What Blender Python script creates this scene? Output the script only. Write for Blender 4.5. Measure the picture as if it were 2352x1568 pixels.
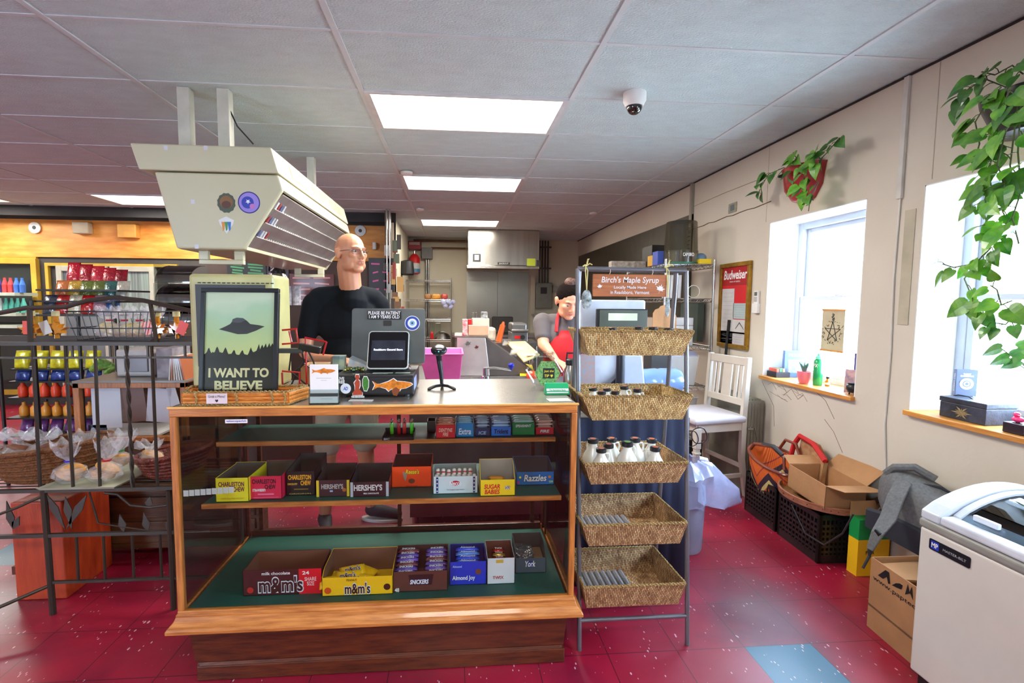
import bpy, bmesh, math, random
from mathutils import Vector, Matrix
R = random.Random(7)
PI = math.pi
sc = bpy.context.scene
COL = sc.collection
for o in list(bpy.data.objects): bpy.data.objects.remove(o)

# ---------------------------------------------------------------- camera
FPX, PITCH, YAW, ROLL, PPX, PPY, CH = 1117.3, .0777, .0794, .0070, 1133.1, 782.5, 1.45
fw = Vector((math.sin(YAW)*math.cos(PITCH), math.cos(YAW)*math.cos(PITCH), -math.sin(PITCH)))
rt = Vector((math.cos(YAW), -math.sin(YAW), 0)); up = rt.cross(fw)
R2 = rt*math.cos(ROLL)+up*math.sin(ROLL); U2 = up*math.cos(ROLL)-rt*math.sin(ROLL)
cd = bpy.data.cameras.new('camera'); cam = bpy.data.objects.new('camera', cd); COL.objects.link(cam)
cd.sensor_width = 36; cd.lens = FPX/2352*36
cd.shift_x = (1176-PPX)/2352; cd.shift_y = (PPY-784)/2352
cd.clip_start = .02; cd.clip_end = 200
m = Matrix((R2, U2, -fw)).transposed().to_4x4(); m.translation = Vector((0, 0, CH)); cam.matrix_world = m
sc.camera = cam
def P(px, py, Y=None, X=None, Z=None):
    """world point where the sight line of a photo pixel meets a plane of the room"""
    r = fw+R2*((px-PPX)/FPX)-U2*((py-PPY)/FPX)
    t = Y/r.y if Y is not None else (X/r.x if X is not None else (Z-CH)/r.z)
    return Vector((0, 0, CH))+r*t

# ---------------------------------------------------------------- world, exposure
w = bpy.data.worlds.new('World'); sc.world = w; w.use_nodes = True
bg = w.node_tree.nodes['Background']
sky = w.node_tree.nodes.new('ShaderNodeTexSky')
try:
    sky.sky_type = 'HOSEK_WILKIE'; sky.turbidity = 6; sky.sun_direction = Vector((.5, -.3, .8)).normalized()
except Exception: pass
mx = w.node_tree.nodes.new('ShaderNodeMix'); mx.data_type = 'RGBA'; mx.inputs['Factor'].default_value = .75
w.node_tree.links.new(sky.outputs['Color'], mx.inputs['A'])
mx.inputs['B'].default_value = (.62, .78, 1, 1)
w.node_tree.links.new(mx.outputs['Result'], bg.inputs['Color'])
bg.inputs['Strength'].default_value = 44
vs = sc.view_settings
vs.view_transform = 'Standard'; vs.look = 'None'; vs.gamma = 1; vs.use_curve_mapping = False; vs.exposure = 0.2
def arealight(name, loc, sx, sy, power, col, rot=(0, 0, 0)):
    l = bpy.data.lights.new(name, 'AREA'); l.shape = 'RECTANGLE'; l.size = sx; l.size_y = sy; l.energy = power; l.color = col
    o = bpy.data.objects.new(name, l); COL.objects.link(o); o.location = loc; o.rotation_euler = rot
    return o
XW0 = 2.37
# daylight entering at the two side windows and at the shop front behind the camera
def portal(name, loc, sx, sy, rot):
    o = arealight(name, loc, sx, sy, 1, (1, 1, 1), rot); o.data.cycles.is_portal = True
for yc in (3.115, 1.9, .64, -.9): portal('window_portal', (XW0+.33, yc, 1.49), 1.2, .9, (0, PI/2, 0))
portal('shop_door_portal', (-4.6, -2.98, 1.3), 1.0, 2.1, (PI/2, 0, 0))

# ---------------------------------------------------------------- materials
MATS = {}
def lin(c):
    c = [v/255 for v in c[:3]]
    return tuple((v/12.92 if v <= .04045 else ((v+.055)/1.055)**2.4) for v in c)+(1,)
def M(name, col, rough=.5, metal=0, var=.12, scale=8, bump=0, bscale=60, emit=0, alpha=None, trans=0, coat=0, stretch=None, island=0, col2=None, sss=0):
    if name in MATS: return MATS[name]
    mt = bpy.data.materials.new(name); mt.use_nodes = True; nt = mt.node_tree; N = nt.nodes; L = nt.links
    b = N['Principled BSDF']
    c = lin(col)
    tc = N.new('ShaderNodeTexCoord'); mp = N.new('ShaderNodeMapping'); L.new(tc.outputs['Object'], mp.inputs['Vector'])
    if stretch: mp.inputs['Scale'].default_value = stretch
    nz = N.new('ShaderNodeTexNoise'); nz.inputs['Scale'].default_value = scale; nz.inputs['Detail'].default_value = 5
    L.new(mp.outputs['Vector'], nz.inputs['Vector'])
    rp = N.new('ShaderNodeValToRGB'); rp.color_ramp.elements[0].position = .3; rp.color_ramp.elements[1].position = .7
    c2 = lin(col2) if col2 else tuple(min(1, v*(1+var)) for v in c[:3])+(1,)
    c1 = c if col2 else tuple(v*(1-var) for v in c[:3])+(1,)
    rp.color_ramp.elements[0].color = c1; rp.color_ramp.elements[1].color = c2
    L.new(nz.outputs['Fac'], rp.inputs['Fac'])
    out = rp.outputs['Color']
    if island:
        g = N.new('ShaderNodeNewGeometry'); hs = N.new('ShaderNodeHueSaturation')
        mr = N.new('ShaderNodeMapRange'); mr.inputs['To Min'].default_value = 1-island; mr.inputs['To Max'].default_value = 1+island
        L.new(g.outputs['Random Per Island'], mr.inputs['Value']); L.new(mr.outputs['Result'], hs.inputs['Value'])
        L.new(out, hs.inputs['Color']); out = hs.outputs['Color']
    L.new(out, b.inputs['Base Color'])
    b.inputs['Roughness'].default_value = rough; b.inputs['Metallic'].default_value = metal
    if coat: b.inputs['Coat Weight'].default_value = coat; b.inputs['Coat Roughness'].default_value = .08
    if sss: b.inputs['Subsurface Weight'].default_value = sss; b.inputs['Subsurface Radius'].default_value = (.012, .005, .003)
    if emit:
        L.new(out, b.inputs['Emission Color']); b.inputs['Emission Strength'].default_value = emit
    if trans: b.inputs['Transmission Weight'].default_value = trans
    if alpha is not None: b.inputs['Alpha'].default_value = alpha
    if bump:
        n2 = N.new('ShaderNodeTexNoise'); n2.inputs['Scale'].default_value = bscale; L.new(mp.outputs['Vector'], n2.inputs['Vector'])
        bp = N.new('ShaderNodeBump'); bp.inputs['Strength'].default_value = bump; bp.inputs['Distance'].default_value = .01
        L.new(n2.outputs['Fac'], bp.inputs['Height']); L.new(bp.outputs['Normal'], b.inputs['Normal'])
    MATS[name] = mt; return mt
def glassmat(name, tint=(240, 248, 246), refl=.09, rough=.02):
    if name in MATS: return MATS[name]
    mt = bpy.data.materials.new(name); mt.use_nodes = True; nt = mt.node_tree; N = nt.nodes; L = nt.links
    N.remove(N['Principled BSDF']); o = N['Material Output']
    t = N.new('ShaderNodeBsdfTransparent'); t.inputs['Color'].default_value = lin(tint)
    g = N.new('ShaderNodeBsdfGlossy'); g.inputs['Roughness'].default_value = rough
    fr = N.new('ShaderNodeLayerWeight'); fr.inputs['Blend'].default_value = .25
    mr = N.new('ShaderNodeMapRange'); mr.inputs['To Min'].default_value = refl*.4; mr.inputs['To Max'].default_value = min(1, refl*5)
    L.new(fr.outputs['Fresnel'], mr.inputs['Value'])
    x = N.new('ShaderNodeMixShader'); L.new(mr.outputs['Result'], x.inputs['Fac']); L.new(t.outputs[0], x.inputs[1]); L.new(g.outputs[0], x.inputs[2])
    L.new(x.outputs[0], o.inputs['Surface']); MATS[name] = mt; return mt
def wood(name, c1, c2, rough=.35, stretch=(1, 8, 8), scale=6, coat=0):
    return M(name, c1, rough, col2=c2, scale=scale, stretch=stretch, bump=.15, bscale=30, coat=coat)

# ---------------------------------------------------------------- mesh builder
class MB:
    def __init__(s): s.bm = bmesh.new(); s.uv = None
    def quad(s, *pts):
        vs_ = [s.bm.verts.new(p) for p in pts]; s.bm.faces.new(vs_); return s
    def boxb(s, x0, x1, y0, y1, z0, z1, mtx=None):
        v = [Vector((x, y, z)) for x in (x0, x1) for y in (y0, y1) for z in (z0, z1)]
        if mtx: v = [mtx @ p for p in v]
        v = [s.bm.verts.new(p) for p in v]
        for f in ((0, 1, 3, 2), (4, 6, 7, 5), (0, 4, 5, 1), (2, 3, 7, 6), (0, 2, 6, 4), (1, 5, 7, 3)): s.bm.faces.new([v[i] for i in f])
        return s
    def box(s, c, d, rot=None):
        mt = Matrix.Translation(c)
        if rot: mt = mt @ Matrix.Rotation(rot[2], 4, 'Z') @ Matrix.Rotation(rot[1], 4, 'Y') @ Matrix.Rotation(rot[0], 4, 'X')
        return s.boxb(-d[0]/2, d[0]/2, -d[1]/2, d[1]/2, -d[2]/2, d[2]/2, mt)
    def hexa(s, b, t):   # bottom 4 and top 4 corners, both counter-clockwise
        v = [s.bm.verts.new(p) for p in list(b)+list(t)]
        for f in ((3, 2, 1, 0), (4, 5, 6, 7), (0, 1, 5, 4), (1, 2, 6, 5), (2, 3, 7, 6), (3, 0, 4, 7)): s.bm.faces.new([v[i] for i in f])
        return s
    def rings(s, rings, cap=True, close=True):
        vr = [[s.bm.verts.new(p) for p in r] for r in rings]
        n = len(vr[0])
        for a, b in zip(vr, vr[1:]):
            for i in range(n if close else n-1):
                j = (i+1) % n
                s.bm.faces.new((a[i], a[j], b[j], b[i]))
        if cap and close:
            if len(vr[0]) > 2: s.bm.faces.new(vr[0][::-1]); s.bm.faces.new(vr[-1])
        return s
    def tube(s, pts, r, n=8, cap=True, closed=False):
        pts = [Vector(p) for p in pts]; N = len(pts)
        rr = r if isinstance(r, (list, tuple)) else [r]*N
        rg = []; prev = None
        for i, p in enumerate(pts):
            if closed: d = pts[(i+1) % N]-pts[i-1]
            else: d = pts[min(i+1, N-1)]-pts[max(i-1, 0)]
            d.normalize()
            if prev is None:
                a = d.orthogonal().normalized()
            else:
                a = prev-d*prev.dot(d)
                a = a.normalized() if a.length > 1e-6 else d.orthogonal().normalized()
            prev = a; b = d.cross(a)
            rg.append([p+(a*math.cos(t)+b*math.sin(t))*rr[i] for t in [2*PI*k/n for k in range(n)]])
        if closed: rg.append(rg[0])
        return s.rings(rg, cap and not closed)
    def cyl(s, p0, p1, r0, r1=None, n=16):
        return s.tube([p0, p1], [r0, r0 if r1 is None else r1], n)
    def lathe(s, prof, c=(0, 0, 0), n=20, mtx=None, cap=True):
        rg = [[Vector((c[0]+r*math.cos(2*PI*k/n), c[1]+r*math.sin(2*PI*k/n), c[2]+z)) for k in range(n)] for r, z in prof]
        if mtx: rg = [[mtx @ p for p in r] for r in rg]
        return s.rings(rg, cap)
    def ell(s, c, r, rot=None, n=14, m=9):
        mt = Matrix.Translation(c)
        if rot: mt = mt @ Matrix.Rotation(rot[2], 4, 'Z') @ Matrix.Rotation(rot[1], 4, 'Y') @ Matrix.Rotation(rot[0], 4, 'X')
        rg = []
        for i in range(1, m):
            a = PI*i/m
            rg.append([mt @ Vector((r[0]*math.sin(a)*math.cos(2*PI*k/n), r[1]*math.sin(a)*math.sin(2*PI*k/n), -r[2]*math.cos(a))) for k in range(n)])
        return s.rings(rg)
    def prism(s, poly, o, u, v, d):   # outline in (u, v), extruded along d
        o, u, v, d = map(Vector, (o, u, v, d))
        a = [s.bm.verts.new(o+u*p[0]+v*p[1]) for p in poly]; b = [s.bm.verts.new(q.co+d) for q in a]
        n = len(a)
        s.bm.faces.new(a); s.bm.faces.new(b[::-1])
        for i in range(n): s.bm.faces.new((a[i], b[i], b[(i+1) % n], a[(i+1) % n]))
        return s
    def build(s, name, mat, parent=None, bevel=0, smooth=False, seg=2):
        bmesh.ops.recalc_face_normals(s.bm, faces=s.bm.faces)
        me = bpy.data.meshes.new(name); s.bm.to_mesh(me); s.bm.free()
        return obj(name, me, mat, parent, bevel, smooth, seg)
def obj(name, me, mat, parent=None, bevel=0, smooth=False, seg=2):
    o = bpy.data.objects.new(name, me); COL.objects.link(o)
    for q in (mat if isinstance(mat, (list, tuple)) else [mat]): me.materials.append(q)
    if smooth:
        for p in me.polygons: p.use_smooth = True
        if smooth != 'all':
            try: me.set_sharp_from_angle(angle=math.radians(40))
            except Exception: pass
    if bevel:
        b = o.modifiers.new('bevel', 'BEVEL'); b.width = bevel; b.segments = seg; b.limit_method = 'ANGLE'; b.angle_limit = math.radians(35)
    if parent:
        o.parent = parent; o.matrix_parent_inverse = parent.matrix_basis.inverted()
    return o
def thing(name, label, cat, loc=(0, 0, 0), group=None, rz=0):
    o = bpy.data.objects.new(name, None); COL.objects.link(o); o.empty_display_size = .05
    o.location = loc; o.rotation_euler = (0, 0, rz)
    o['label'] = label; o['category'] = cat
    if group: o['group'] = group
    return o
def tag(o, label, cat, group=None):
    o['label'] = label; o['category'] = cat
    if group: o['group'] = group
    return o
def struct(o): o['kind'] = 'structure'; return o
def copy_thing(o, loc, rz, label, group=None):
    r = o.copy(); COL.objects.link(r); r.location = loc; r.rotation_euler = (0, 0, rz); r['label'] = label
    if group: r['group'] = group
    for ch in list(o.children):
        c = ch.copy(); COL.objects.link(c); c.parent = r
        for g in ch.children:
            d = g.copy(); COL.objects.link(d); d.parent = c
    return r
_fc = {}
def text(body, c, u, v, w, h, mat, parent, name='lettering', bold=0, outline=None, shear=0, depth=.0004, fit=True):
    """real lettering: centre c, reading direction u, up v, fitted to w x h"""
    u = Vector(u).normalized(); v = Vector(v).normalized(); nrm = u.cross(v)
    def one(off, mt, lift, nm):
        key = (body, off, shear)
        if key not in _fc:
            cu = bpy.data.curves.new('t', 'FONT'); cu.body = body; cu.size = 1; cu.offset = off; cu.shear = shear
            cu.align_x = 'CENTER'; cu.space_line = .85; cu.resolution_u = 3
            to = bpy.data.objects.new('t', cu); COL.objects.link(to)
            me = bpy.data.meshes.new_from_object(to)
            bpy.data.objects.remove(to)
            _fc[key] = [[tuple(q.co) for q in me.vertices], [tuple(p.vertices) for p in me.polygons]]
            bpy.data.meshes.remove(me)
        vv, ff = _fc[key]
        if not vv: return None
        x0 = min(p[0] for p in vv); x1 = max(p[0] for p in vv); y0 = min(p[1] for p in vv); y1 = max(p[1] for p in vv)
        pad = off*2 if mt is outline else 0
        sx = w/max(x1-x0-pad, 1e-6); sy = h/max(y1-y0-pad, 1e-6)
        if not fit: sx = sy = min(sx, sy)
        me = bpy.data.meshes.new(nm)
        me.from_pydata([Vector(c)+u*((p[0]-(x0+x1)/2)*sx)+v*((p[1]-(y0+y1)/2)*sy)+nrm*lift for p in vv], [], ff)
        return obj(nm, me, mt, parent)
    if any(q.islower() or q.isdigit() for q in body): bold = min(bold, .022)
    if outline: one(bold+.035, outline, depth, name+'_outline')
    return one(bold, mat, depth*(2.5 if outline else 1), name)
def poly(pts, c, u, v, mat, parent, name='print', lift=.0005, thick=0):
    u = Vector(u); v = Vector(v); n = u.cross(v).normalized()
    b = MB()
    if thick: b.prism(pts, Vector(c)+n*lift, u, v, n*thick)
    else: b.quad(*[Vector(c)+n*lift+u*p[0]+v*p[1] for p in pts])
    return b.build(name, mat, parent)
def disc(r, n=24, rx=1): return [(r*rx*math.cos(2*PI*k/n), r*math.sin(2*PI*k/n)) for k in range(n)]
def rect(w_, h_): return [(-w_/2, -h_/2), (w_/2, -h_/2), (w_/2, h_/2), (-w_/2, h_/2)]
X3, Y3, Z3 = Vector((1, 0, 0)), Vector((0, 1, 0)), Vector((0, 0, 1))

# common materials
white = M('white_paint', (226, 224, 220), .5, var=.04)
black = M('black_plastic', (22, 22, 24), .4, var=.1)
dkgrey = M('dark_grey', (58, 60, 62), .5)
steel = M('stainless_steel', (172, 172, 172), .27, 1, var=.1, scale=3, stretch=(8, 1, 1))
chrome = M('chrome_wire', (190, 190, 188), .22, 1)
paper = M('paper_white', (228, 226, 224), .7, var=.03)
kraft = M('cardboard', (170, 124, 82), .8, var=.1, bump=.1)
kraftd = M('cardboard_inner', (140, 108, 78), .85, var=.08)
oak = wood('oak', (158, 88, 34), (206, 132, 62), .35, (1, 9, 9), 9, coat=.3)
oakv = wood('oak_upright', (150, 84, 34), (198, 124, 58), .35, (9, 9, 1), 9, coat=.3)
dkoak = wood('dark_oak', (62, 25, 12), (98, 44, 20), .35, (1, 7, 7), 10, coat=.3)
iron = M('brown_iron', (62, 54, 46), .45, .4)
red = M('red_paint', (190, 18, 22), .4)
yellow = M('yellow_card', (238, 205, 20), .5, var=.05)
navy = M('navy', (24, 32, 72), .6)
ink = M('black_ink', (18, 18, 20), .6)
clear = glassmat('clear_acrylic', (238, 244, 244), .08)
cello = glassmat('cellophane', (248, 248, 250), .3, .12)

# ---------------------------------------------------------------- room shell
CZ = 2.657; XW = 2.37; YB = 9.35; YC = 7.15
def floor_mat():
    mt = bpy.data.materials.new('vinyl_tile_floor'); mt.use_nodes = True; nt = mt.node_tree; N = nt.nodes; L = nt.links; b = N['Principled BSDF']
    tc = N.new('ShaderNodeTexCoord'); sx = N.new('ShaderNodeSeparateXYZ'); L.new(tc.outputs['Object'], sx.inputs[0])
    def mth(op, a, b_=None, c=None):
        n = N.new('ShaderNodeMath'); n.operation = op
        for i, q in enumerate((a, b_, c)):
            if q is None: continue
            if isinstance(q, (int, float)): n.inputs[i].default_value = q
            else: L.new(q, n.inputs[i])
        return n.outputs[0]
    T = .297
    ux = mth('DIVIDE', mth('SUBTRACT', sx.outputs[0], 1.228), T); uy = mth('DIVIDE', mth('SUBTRACT', sx.outputs[1], 1.87-T), T)
    ix = mth('FLOOR', ux); iy = mth('FLOOR', uy); fx = mth('FRACT', ux); fy = mth('FRACT', uy)
    # teal accent tile every tenth tile across and every fourth in depth
    tx = mth('LESS_THAN', mth('FLOORED_MODULO', ix, 13), .5); ty = mth('LESS_THAN', mth('FLOORED_MODULO', iy, 4), .5)
    teal = mth('MULTIPLY', tx, ty)
    def edge(f): return mth('MINIMUM', f, mth('SUBTRACT', 1, f))
    e = mth('MINIMUM', edge(fx), edge(fy)); seam = mth('LESS_THAN', e, .006)
    nz = N.new('ShaderNodeTexNoise'); nz.inputs['Scale'].default_value = 1.7; nz.inputs['Detail'].default_value = 6; L.new(tc.outputs['Object'], nz.inputs['Vector'])
    rp = N.new('ShaderNodeValToRGB'); rp.color_ramp.elements[0].position = .34; rp.color_ramp.elements[1].position = .5
    rp.color_ramp.elements[0].color = lin((104, 8, 42)); rp.color_ramp.elements[1].color = lin((148, 12, 46)); L.new(nz.outputs['Fac'], rp.inputs['Fac'])
    def mix(f, a, b2):
        n = N.new('ShaderNodeMix'); n.data_type = 'RGBA'
        L.new(f, n.inputs['Factor']) if not isinstance(f, float) else setattr(n.inputs['Factor'], 'default_value', f)
        for s_, q in (('A', a), ('B', b2)):
            if isinstance(q, tuple): n.inputs[s_].default_value = q
            else: L.new(q, n.inputs[s_])
        return n.outputs['Result']
    c = mix(teal, rp.outputs['Color'], lin((34, 92, 118)))
    wn = N.new('ShaderNodeTexWhiteNoise'); wn.noise_dimensions = '2D'; cb = N.new('ShaderNodeCombineXYZ'); L.new(ix, cb.inputs[0]); L.new(iy, cb.inputs[1]); L.new(cb.outputs[0], wn.inputs['Vector'])
    hv = N.new('ShaderNodeHueSaturation'); L.new(mth('ADD', mth('MULTIPLY', wn.outputs['Value'], .16), .92), hv.inputs['Value']); L.new(c, hv.inputs['Color']); c = hv.outputs['Color']
    # white flecks running with the tile
    mp = N.new('ShaderNodeMapping'); mp.inputs['Scale'].default_value = (55, 24, 1); mp.inputs['Rotation'].default_value = (0, 0, .2); L.new(tc.outputs['Object'], mp.inputs['Vector'])
    vo = N.new('ShaderNodeTexVoronoi'); vo.inputs['Scale'].default_value = 1; L.new(mp.outputs[0], vo.inputs['Vector'])
    n3 = N.new('ShaderNodeTexNoise'); n3.inputs['Scale'].default_value = 9; L.new(tc.outputs['Object'], n3.inputs['Vector'])
    fl = mth('LESS_THAN', vo.outputs['Distance'], mth('MULTIPLY', mth('MAXIMUM', mth('SUBTRACT', n3.outputs['Fac'], .38), 0), .75))
    c = mix(mth('MULTIPLY', fl, .7), c, lin((226, 190, 200)))
    # black scuffs
    n4 = N.new('ShaderNodeTexNoise'); n4.inputs['Scale'].default_value = 6.5; n4.inputs['Detail'].default_value = 4; L.new(tc.outputs['Object'], n4.inputs['Vector'])
    sc_ = N.new('ShaderNodeMapRange'); sc_.inputs['From Min'].default_value = .66; sc_.inputs['From Max'].default_value = .8; L.new(n4.outputs['Fac'], sc_.inputs['Value'])
    c = mix(mth('MULTIPLY', sc_.outputs[0], .5), c, lin((52, 12, 34)))
    c = mix(mth('MULTIPLY', seam, .8), c, lin((40, 10, 20)))
    L.new(c, b.inputs['Base Color'])
    n6 = N.new('ShaderNodeTexNoise'); n6.inputs['Scale'].default_value = 1.3; n6.inputs['Detail'].default_value = 2; L.new(tc.outputs['Object'], n6.inputs['Vector'])
    m6 = N.new('ShaderNodeMapRange'); m6.inputs['From Min'].default_value = .4; m6.inputs['From Max'].default_value = .6; m6.inputs['To Min'].default_value = .1; L.new(n6.outputs['Fac'], m6.inputs['Value']); L.new(m6.outputs[0], b.inputs['Coat Weight']); b.inputs['Coat Roughness'].default_value = .3; b.inputs['Specular IOR Level'].default_value = .6
    mr = N.new('ShaderNodeMapRange'); mr.inputs['To Min'].default_value = .3; mr.inputs['To Max'].default_value = .55; L.new(nz.outputs['Fac'], mr.inputs['Value']); L.new(mr.outputs[0], b.inputs['Roughness'])
    n5 = N.new('ShaderNodeTexNoise'); n5.inputs['Scale'].default_value = 14; L.new(tc.outputs['Object'], n5.inputs['Vector'])
    bp = N.new('ShaderNodeBump'); bp.inputs['Strength'].default_value = .12; bp.inputs['Distance'].default_value = .01
    L.new(n5.outputs['Fac'], bp.inputs['Height']); L.new(bp.outputs[0], b.inputs['Normal'])
    return mt
XL, YF = -8.2, -2.8
struct(MB().boxb(XL, XW+.3, YF-.2, YB+.2, -.1, 0).build('floor', floor_mat()))
ceilm = M('ceiling_tile', (198, 212, 214), .9, var=.05, bump=.9, bscale=90, stretch=(1, 2.2, 1))
struct(MB().boxb(XL, XW+.3, YF-.2, YB+.2, CZ, CZ+.1).build('ceiling', ceilm))
gm = M('ceiling_grid', (200, 206, 208), .6, var=.04)
g = MB(); GX0, GY0 = -.5327, 2.3154
for k in range(-7, 3): g.boxb(GX0+k*1.2192-.014, GX0+k*1.2192+.014, YF, YB, CZ-.006, CZ)
for k in range(-9, 12): g.boxb(XL, XW, GY0+k*.6096-.009, GY0+k*.6096+.009, CZ-.004, CZ)
struct(g.build('trim_1', gm))
# walls
wallm = M('painted_wall', (204, 194, 178), .8, var=.05, scale=1.6, bump=.12, bscale=25)
kitm = M('kitchen_wall', (198, 192, 170), .7, var=.05, scale=2)
def wall_with_holes(name, x, th, holes, y0, y1, mat):
    b = MB(); ys = y0
    for (a, c_, z0, z1) in holes:
        b.boxb(x, x+th, ys, a, 0, CZ); b.boxb(x, x+th, a, c_, 0, z0); b.boxb(x, x+th, a, c_, z1, CZ); ys = c_
    b.boxb(x, x+th, ys, y1, 0, CZ)
    return struct(b.build(name, mat))
W1 = (2.68, 3.552, .905, 2.066); W2 = (1.46, 2.333, .905, 2.058); W3 = (.2, 1.07, .905, 2.06); W4 = (-1.35, -.48, .905, 2.06)
wall_with_holes('wall_right', XW, .3, [W4, W3, W2, W1], YF, YB, wallm)
struct(MB().boxb(-1.0, XW, YB, YB+.15, 0, CZ).build('wall_back', kitm))
struct(MB().boxb(-1.0, -.86, YC, YB, 0, CZ).build('wall_kitchen_side', kitm))
pine = wood('knotty_pine', (206, 120, 40), (238, 168, 78), .45, (1, 5, 5), 3)
# cooler wall: dark soffit, pine boards
struct(MB().boxb(XL, -.86, YC, YC+.15, 0, CZ).build('wall_cooler', M('cooler_wall', (60, 56, 52), .7)))
struct(MB().boxb(XL, XL+.1, YF, YC, 0, CZ).build('wall_left', wallm))
b = MB(); 
b.boxb(XL, -5.1, YF-.15, YF, 0, CZ); b.boxb(-5.1, -4.1, YF-.15, YF, 0, .2); b.boxb(-5.1, -4.1, YF-.15, YF, 2.3, CZ); b.boxb(-4.1, XW+.3, YF-.15, YF, 0, CZ)
struct(b.build('wall_front', wallm))
# window frames, panes, sills
vinyl = M('window_vinyl', (196, 200, 208), .4, var=.03)
pane = glassmat('window_glass', (250, 253, 255), .05)
sillm = wood('pine_sill', (186, 116, 44), (222, 156, 74), .4, (8, 1, 8), 6)
revm = M('window_reveal', (236, 238, 240), .6, var=.02)
for i, (y0, y1, z0, z1) in enumerate((W1, W2, W3, W4)):
    t = bpy.data.objects.new('window_%d' % (i+1), None); COL.objects.link(t); t.location = (XW, (y0+y1)/2, z0); t['kind'] = 'structure'
    fx = XW+.23; b = MB()
    def fr(a0, a1, b0, b1, x0, x1): b.boxb(x0, x1, a0, a1, b0, b1)
    fr(y0, y0+.05, z0, z1, fx, fx+.07); fr(y1-.05, y1, z0, z1, fx, fx+.07); fr(y0+.05, y1-.05, z1-.05, z1, fx, fx+.07); fr(y0+.05, y1-.05, z0, z0+.04, fx, fx+.07)
    b.build('window_frame', vinyl, t, .004)
    zm = (z0+z1)/2
    for nm, za, zb, xo in (('upper_sash', zm, z1-.05, .035), ('lower_sash', z0+.04, zm+.03, .005)):
        b = MB(); x0, x1 = fx+xo, fx+xo+.028
        b.boxb(x0, x1, y0+.05, y0+.085, za, zb); b.boxb(x0, x1, y1-.085, y1-.05, za, zb); b.boxb(x0, x1, y0+.085, y1-.085, zb-.03, zb); b.boxb(x0, x1, y0+.085, y1-.085, za, za+.03)
        s_ = b.build(nm, vinyl, t, .003)
        MB().boxb(x0+.012, x0+.016, y0+.085, y1-.085, za+.03, zb-.03).build('pane', pane, s_)
    MB().box((fx+.003, (y0+y1)/2, zm+.035), (.02, .07, .012)).build('latch', vinyl, t, .002)
    b = MB(); e = .006   # plastered reveal
    b.boxb(XW+.001, fx, y0, y0+e, z0, z1); b.boxb(XW+.001, fx, y1-e, y1, z0, z1); b.boxb(XW+.001, fx, y0, y1, z1-e, z1)
    b.build('window_reveal', revm, t)
    MB().boxb(XW-.03, fx, y0-.005, y1+.005, z0-.022, z0+.003).build('window_sill', sillm, t, .003)
# storefront glass behind the viewpoint
b = MB()
for q_ in ((-5.1, -5.03, .2, 2.3), (-4.17, -4.1, .2, 2.3), (-5.03, -4.17, .2, .35), (-5.03, -4.17, 2.22, 2.3)): b.boxb(q_[0], q_[1], YF-.1, YF-.05, q_[2], q_[3])
t = struct(b.build('door_1', vinyl)); MB().boxb(-5.03, -4.17, YF-.08, YF-.075, .35, 2.22).build('door_glass', pane, t)
# dark gap under the ceiling edge on the right wall, seams and crack on the wall
struct(MB().boxb(XW-.012, XW, YF, YB, CZ-.012, CZ-.004).build('trim_2', M('dark_gap', (44, 40, 38), .8)))
struct(MB().boxb(XL, -.8, YC-.35, YC-.33, 2.53, CZ).build('trim_3', M('soffit_edge', (48, 46, 46), .8)))

# ceiling light panels
lampm = M('lamp_diffuser', (255, 252, 244), .5, var=0, emit=3.2)
lampf = M('lamp_frame', (206, 206, 206), .4)
def lamp(x0, y0, label, watts, col=(1, .96, .88)):
    x1, y1 = x0+1.2192, y0+.6096
    t = thing('ceiling_light', label, 'ceiling light', ((x0+x1)/2, (y0+y1)/2, CZ-.01))
    b = MB(); e = .03
    for q in ((x0+.014, x1-.014, y0+.01, y0+e), (x0+.014, x1-.014, y1-e, y1-.01), (x0+.014, x0+.014+e, y0+e, y1-e), (x1-.014-e, x1-.014, y0+e, y1-e)): b.boxb(q[0], q[1], q[2], q[3], CZ-.012, CZ-.001)
    b.build('frame', lampf, t)
    MB().boxb(x0+.044, x1-.044, y0+e, y1-e, CZ-.009, CZ-.002).build('diffuser', lampm, t)
    arealight('ceiling_lamp_light', ((x0+x1)/2, (y0+y1)/2, CZ-.02), 1.1, .54, watts*1.5, col)
r_ = lambda k: GY0+k*.6096
lamp(GX0, r_(1), 'large bright ceiling light panel nearest the viewer, above the register', 42)
lamp(GX0, r_(4), 'middle ceiling light panel, second of three in a line, with yellowed ends', 25, (1, .95, .87))
lamp(GX0, r_(8), 'small farthest ceiling light panel in front of the steel hood', 25, (1, .94, .84))
lamp(GX0-3*1.2192, r_(6), 'ceiling light panel partly hidden behind the hanging cream display case', 30)
lamp(GX0-5*1.2192, r_(6), 'ceiling light panel cut by the left edge of the picture', 26)
for (kx, ky) in ((0, -5), (-4, -5), (-4, 0)):  # unseen panels, added to fill the room with light from the front
    lamp(GX0+kx*1.2192, r_(ky), 'unseen ceiling light panel added for front fill, behind the viewer, '+{(0, -5): 'nearest the windows', (-4, -5): 'nearest the shop door', (-4, 0): 'beside the iron rack'}[(kx, ky)], 30)
# ================================================================ glass showcase
CX0, CX1, CY0, CY1, CT, CD = -1.02, .468, 1.80, 2.41, 1.07, .305
case = thing('glass_showcase', 'old oak and glass shop display case full of candy boxes, moulded wooden base', 'display case', (-.28, 2.1, 0))

MB().boxb(-1.0+.02, .445, 1.835, 2.38, .0, .06).build('plinth', dkoak, case, .004)
MB().boxb(-.965, .43, 1.855, 2.37, .06, .125).build('plinth_recess', dkoak, case, .006)
MB().boxb(-.985, .44, 1.838, 2.38, .0, .075).build('plinth_board', dkoak, case, .015)
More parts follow.
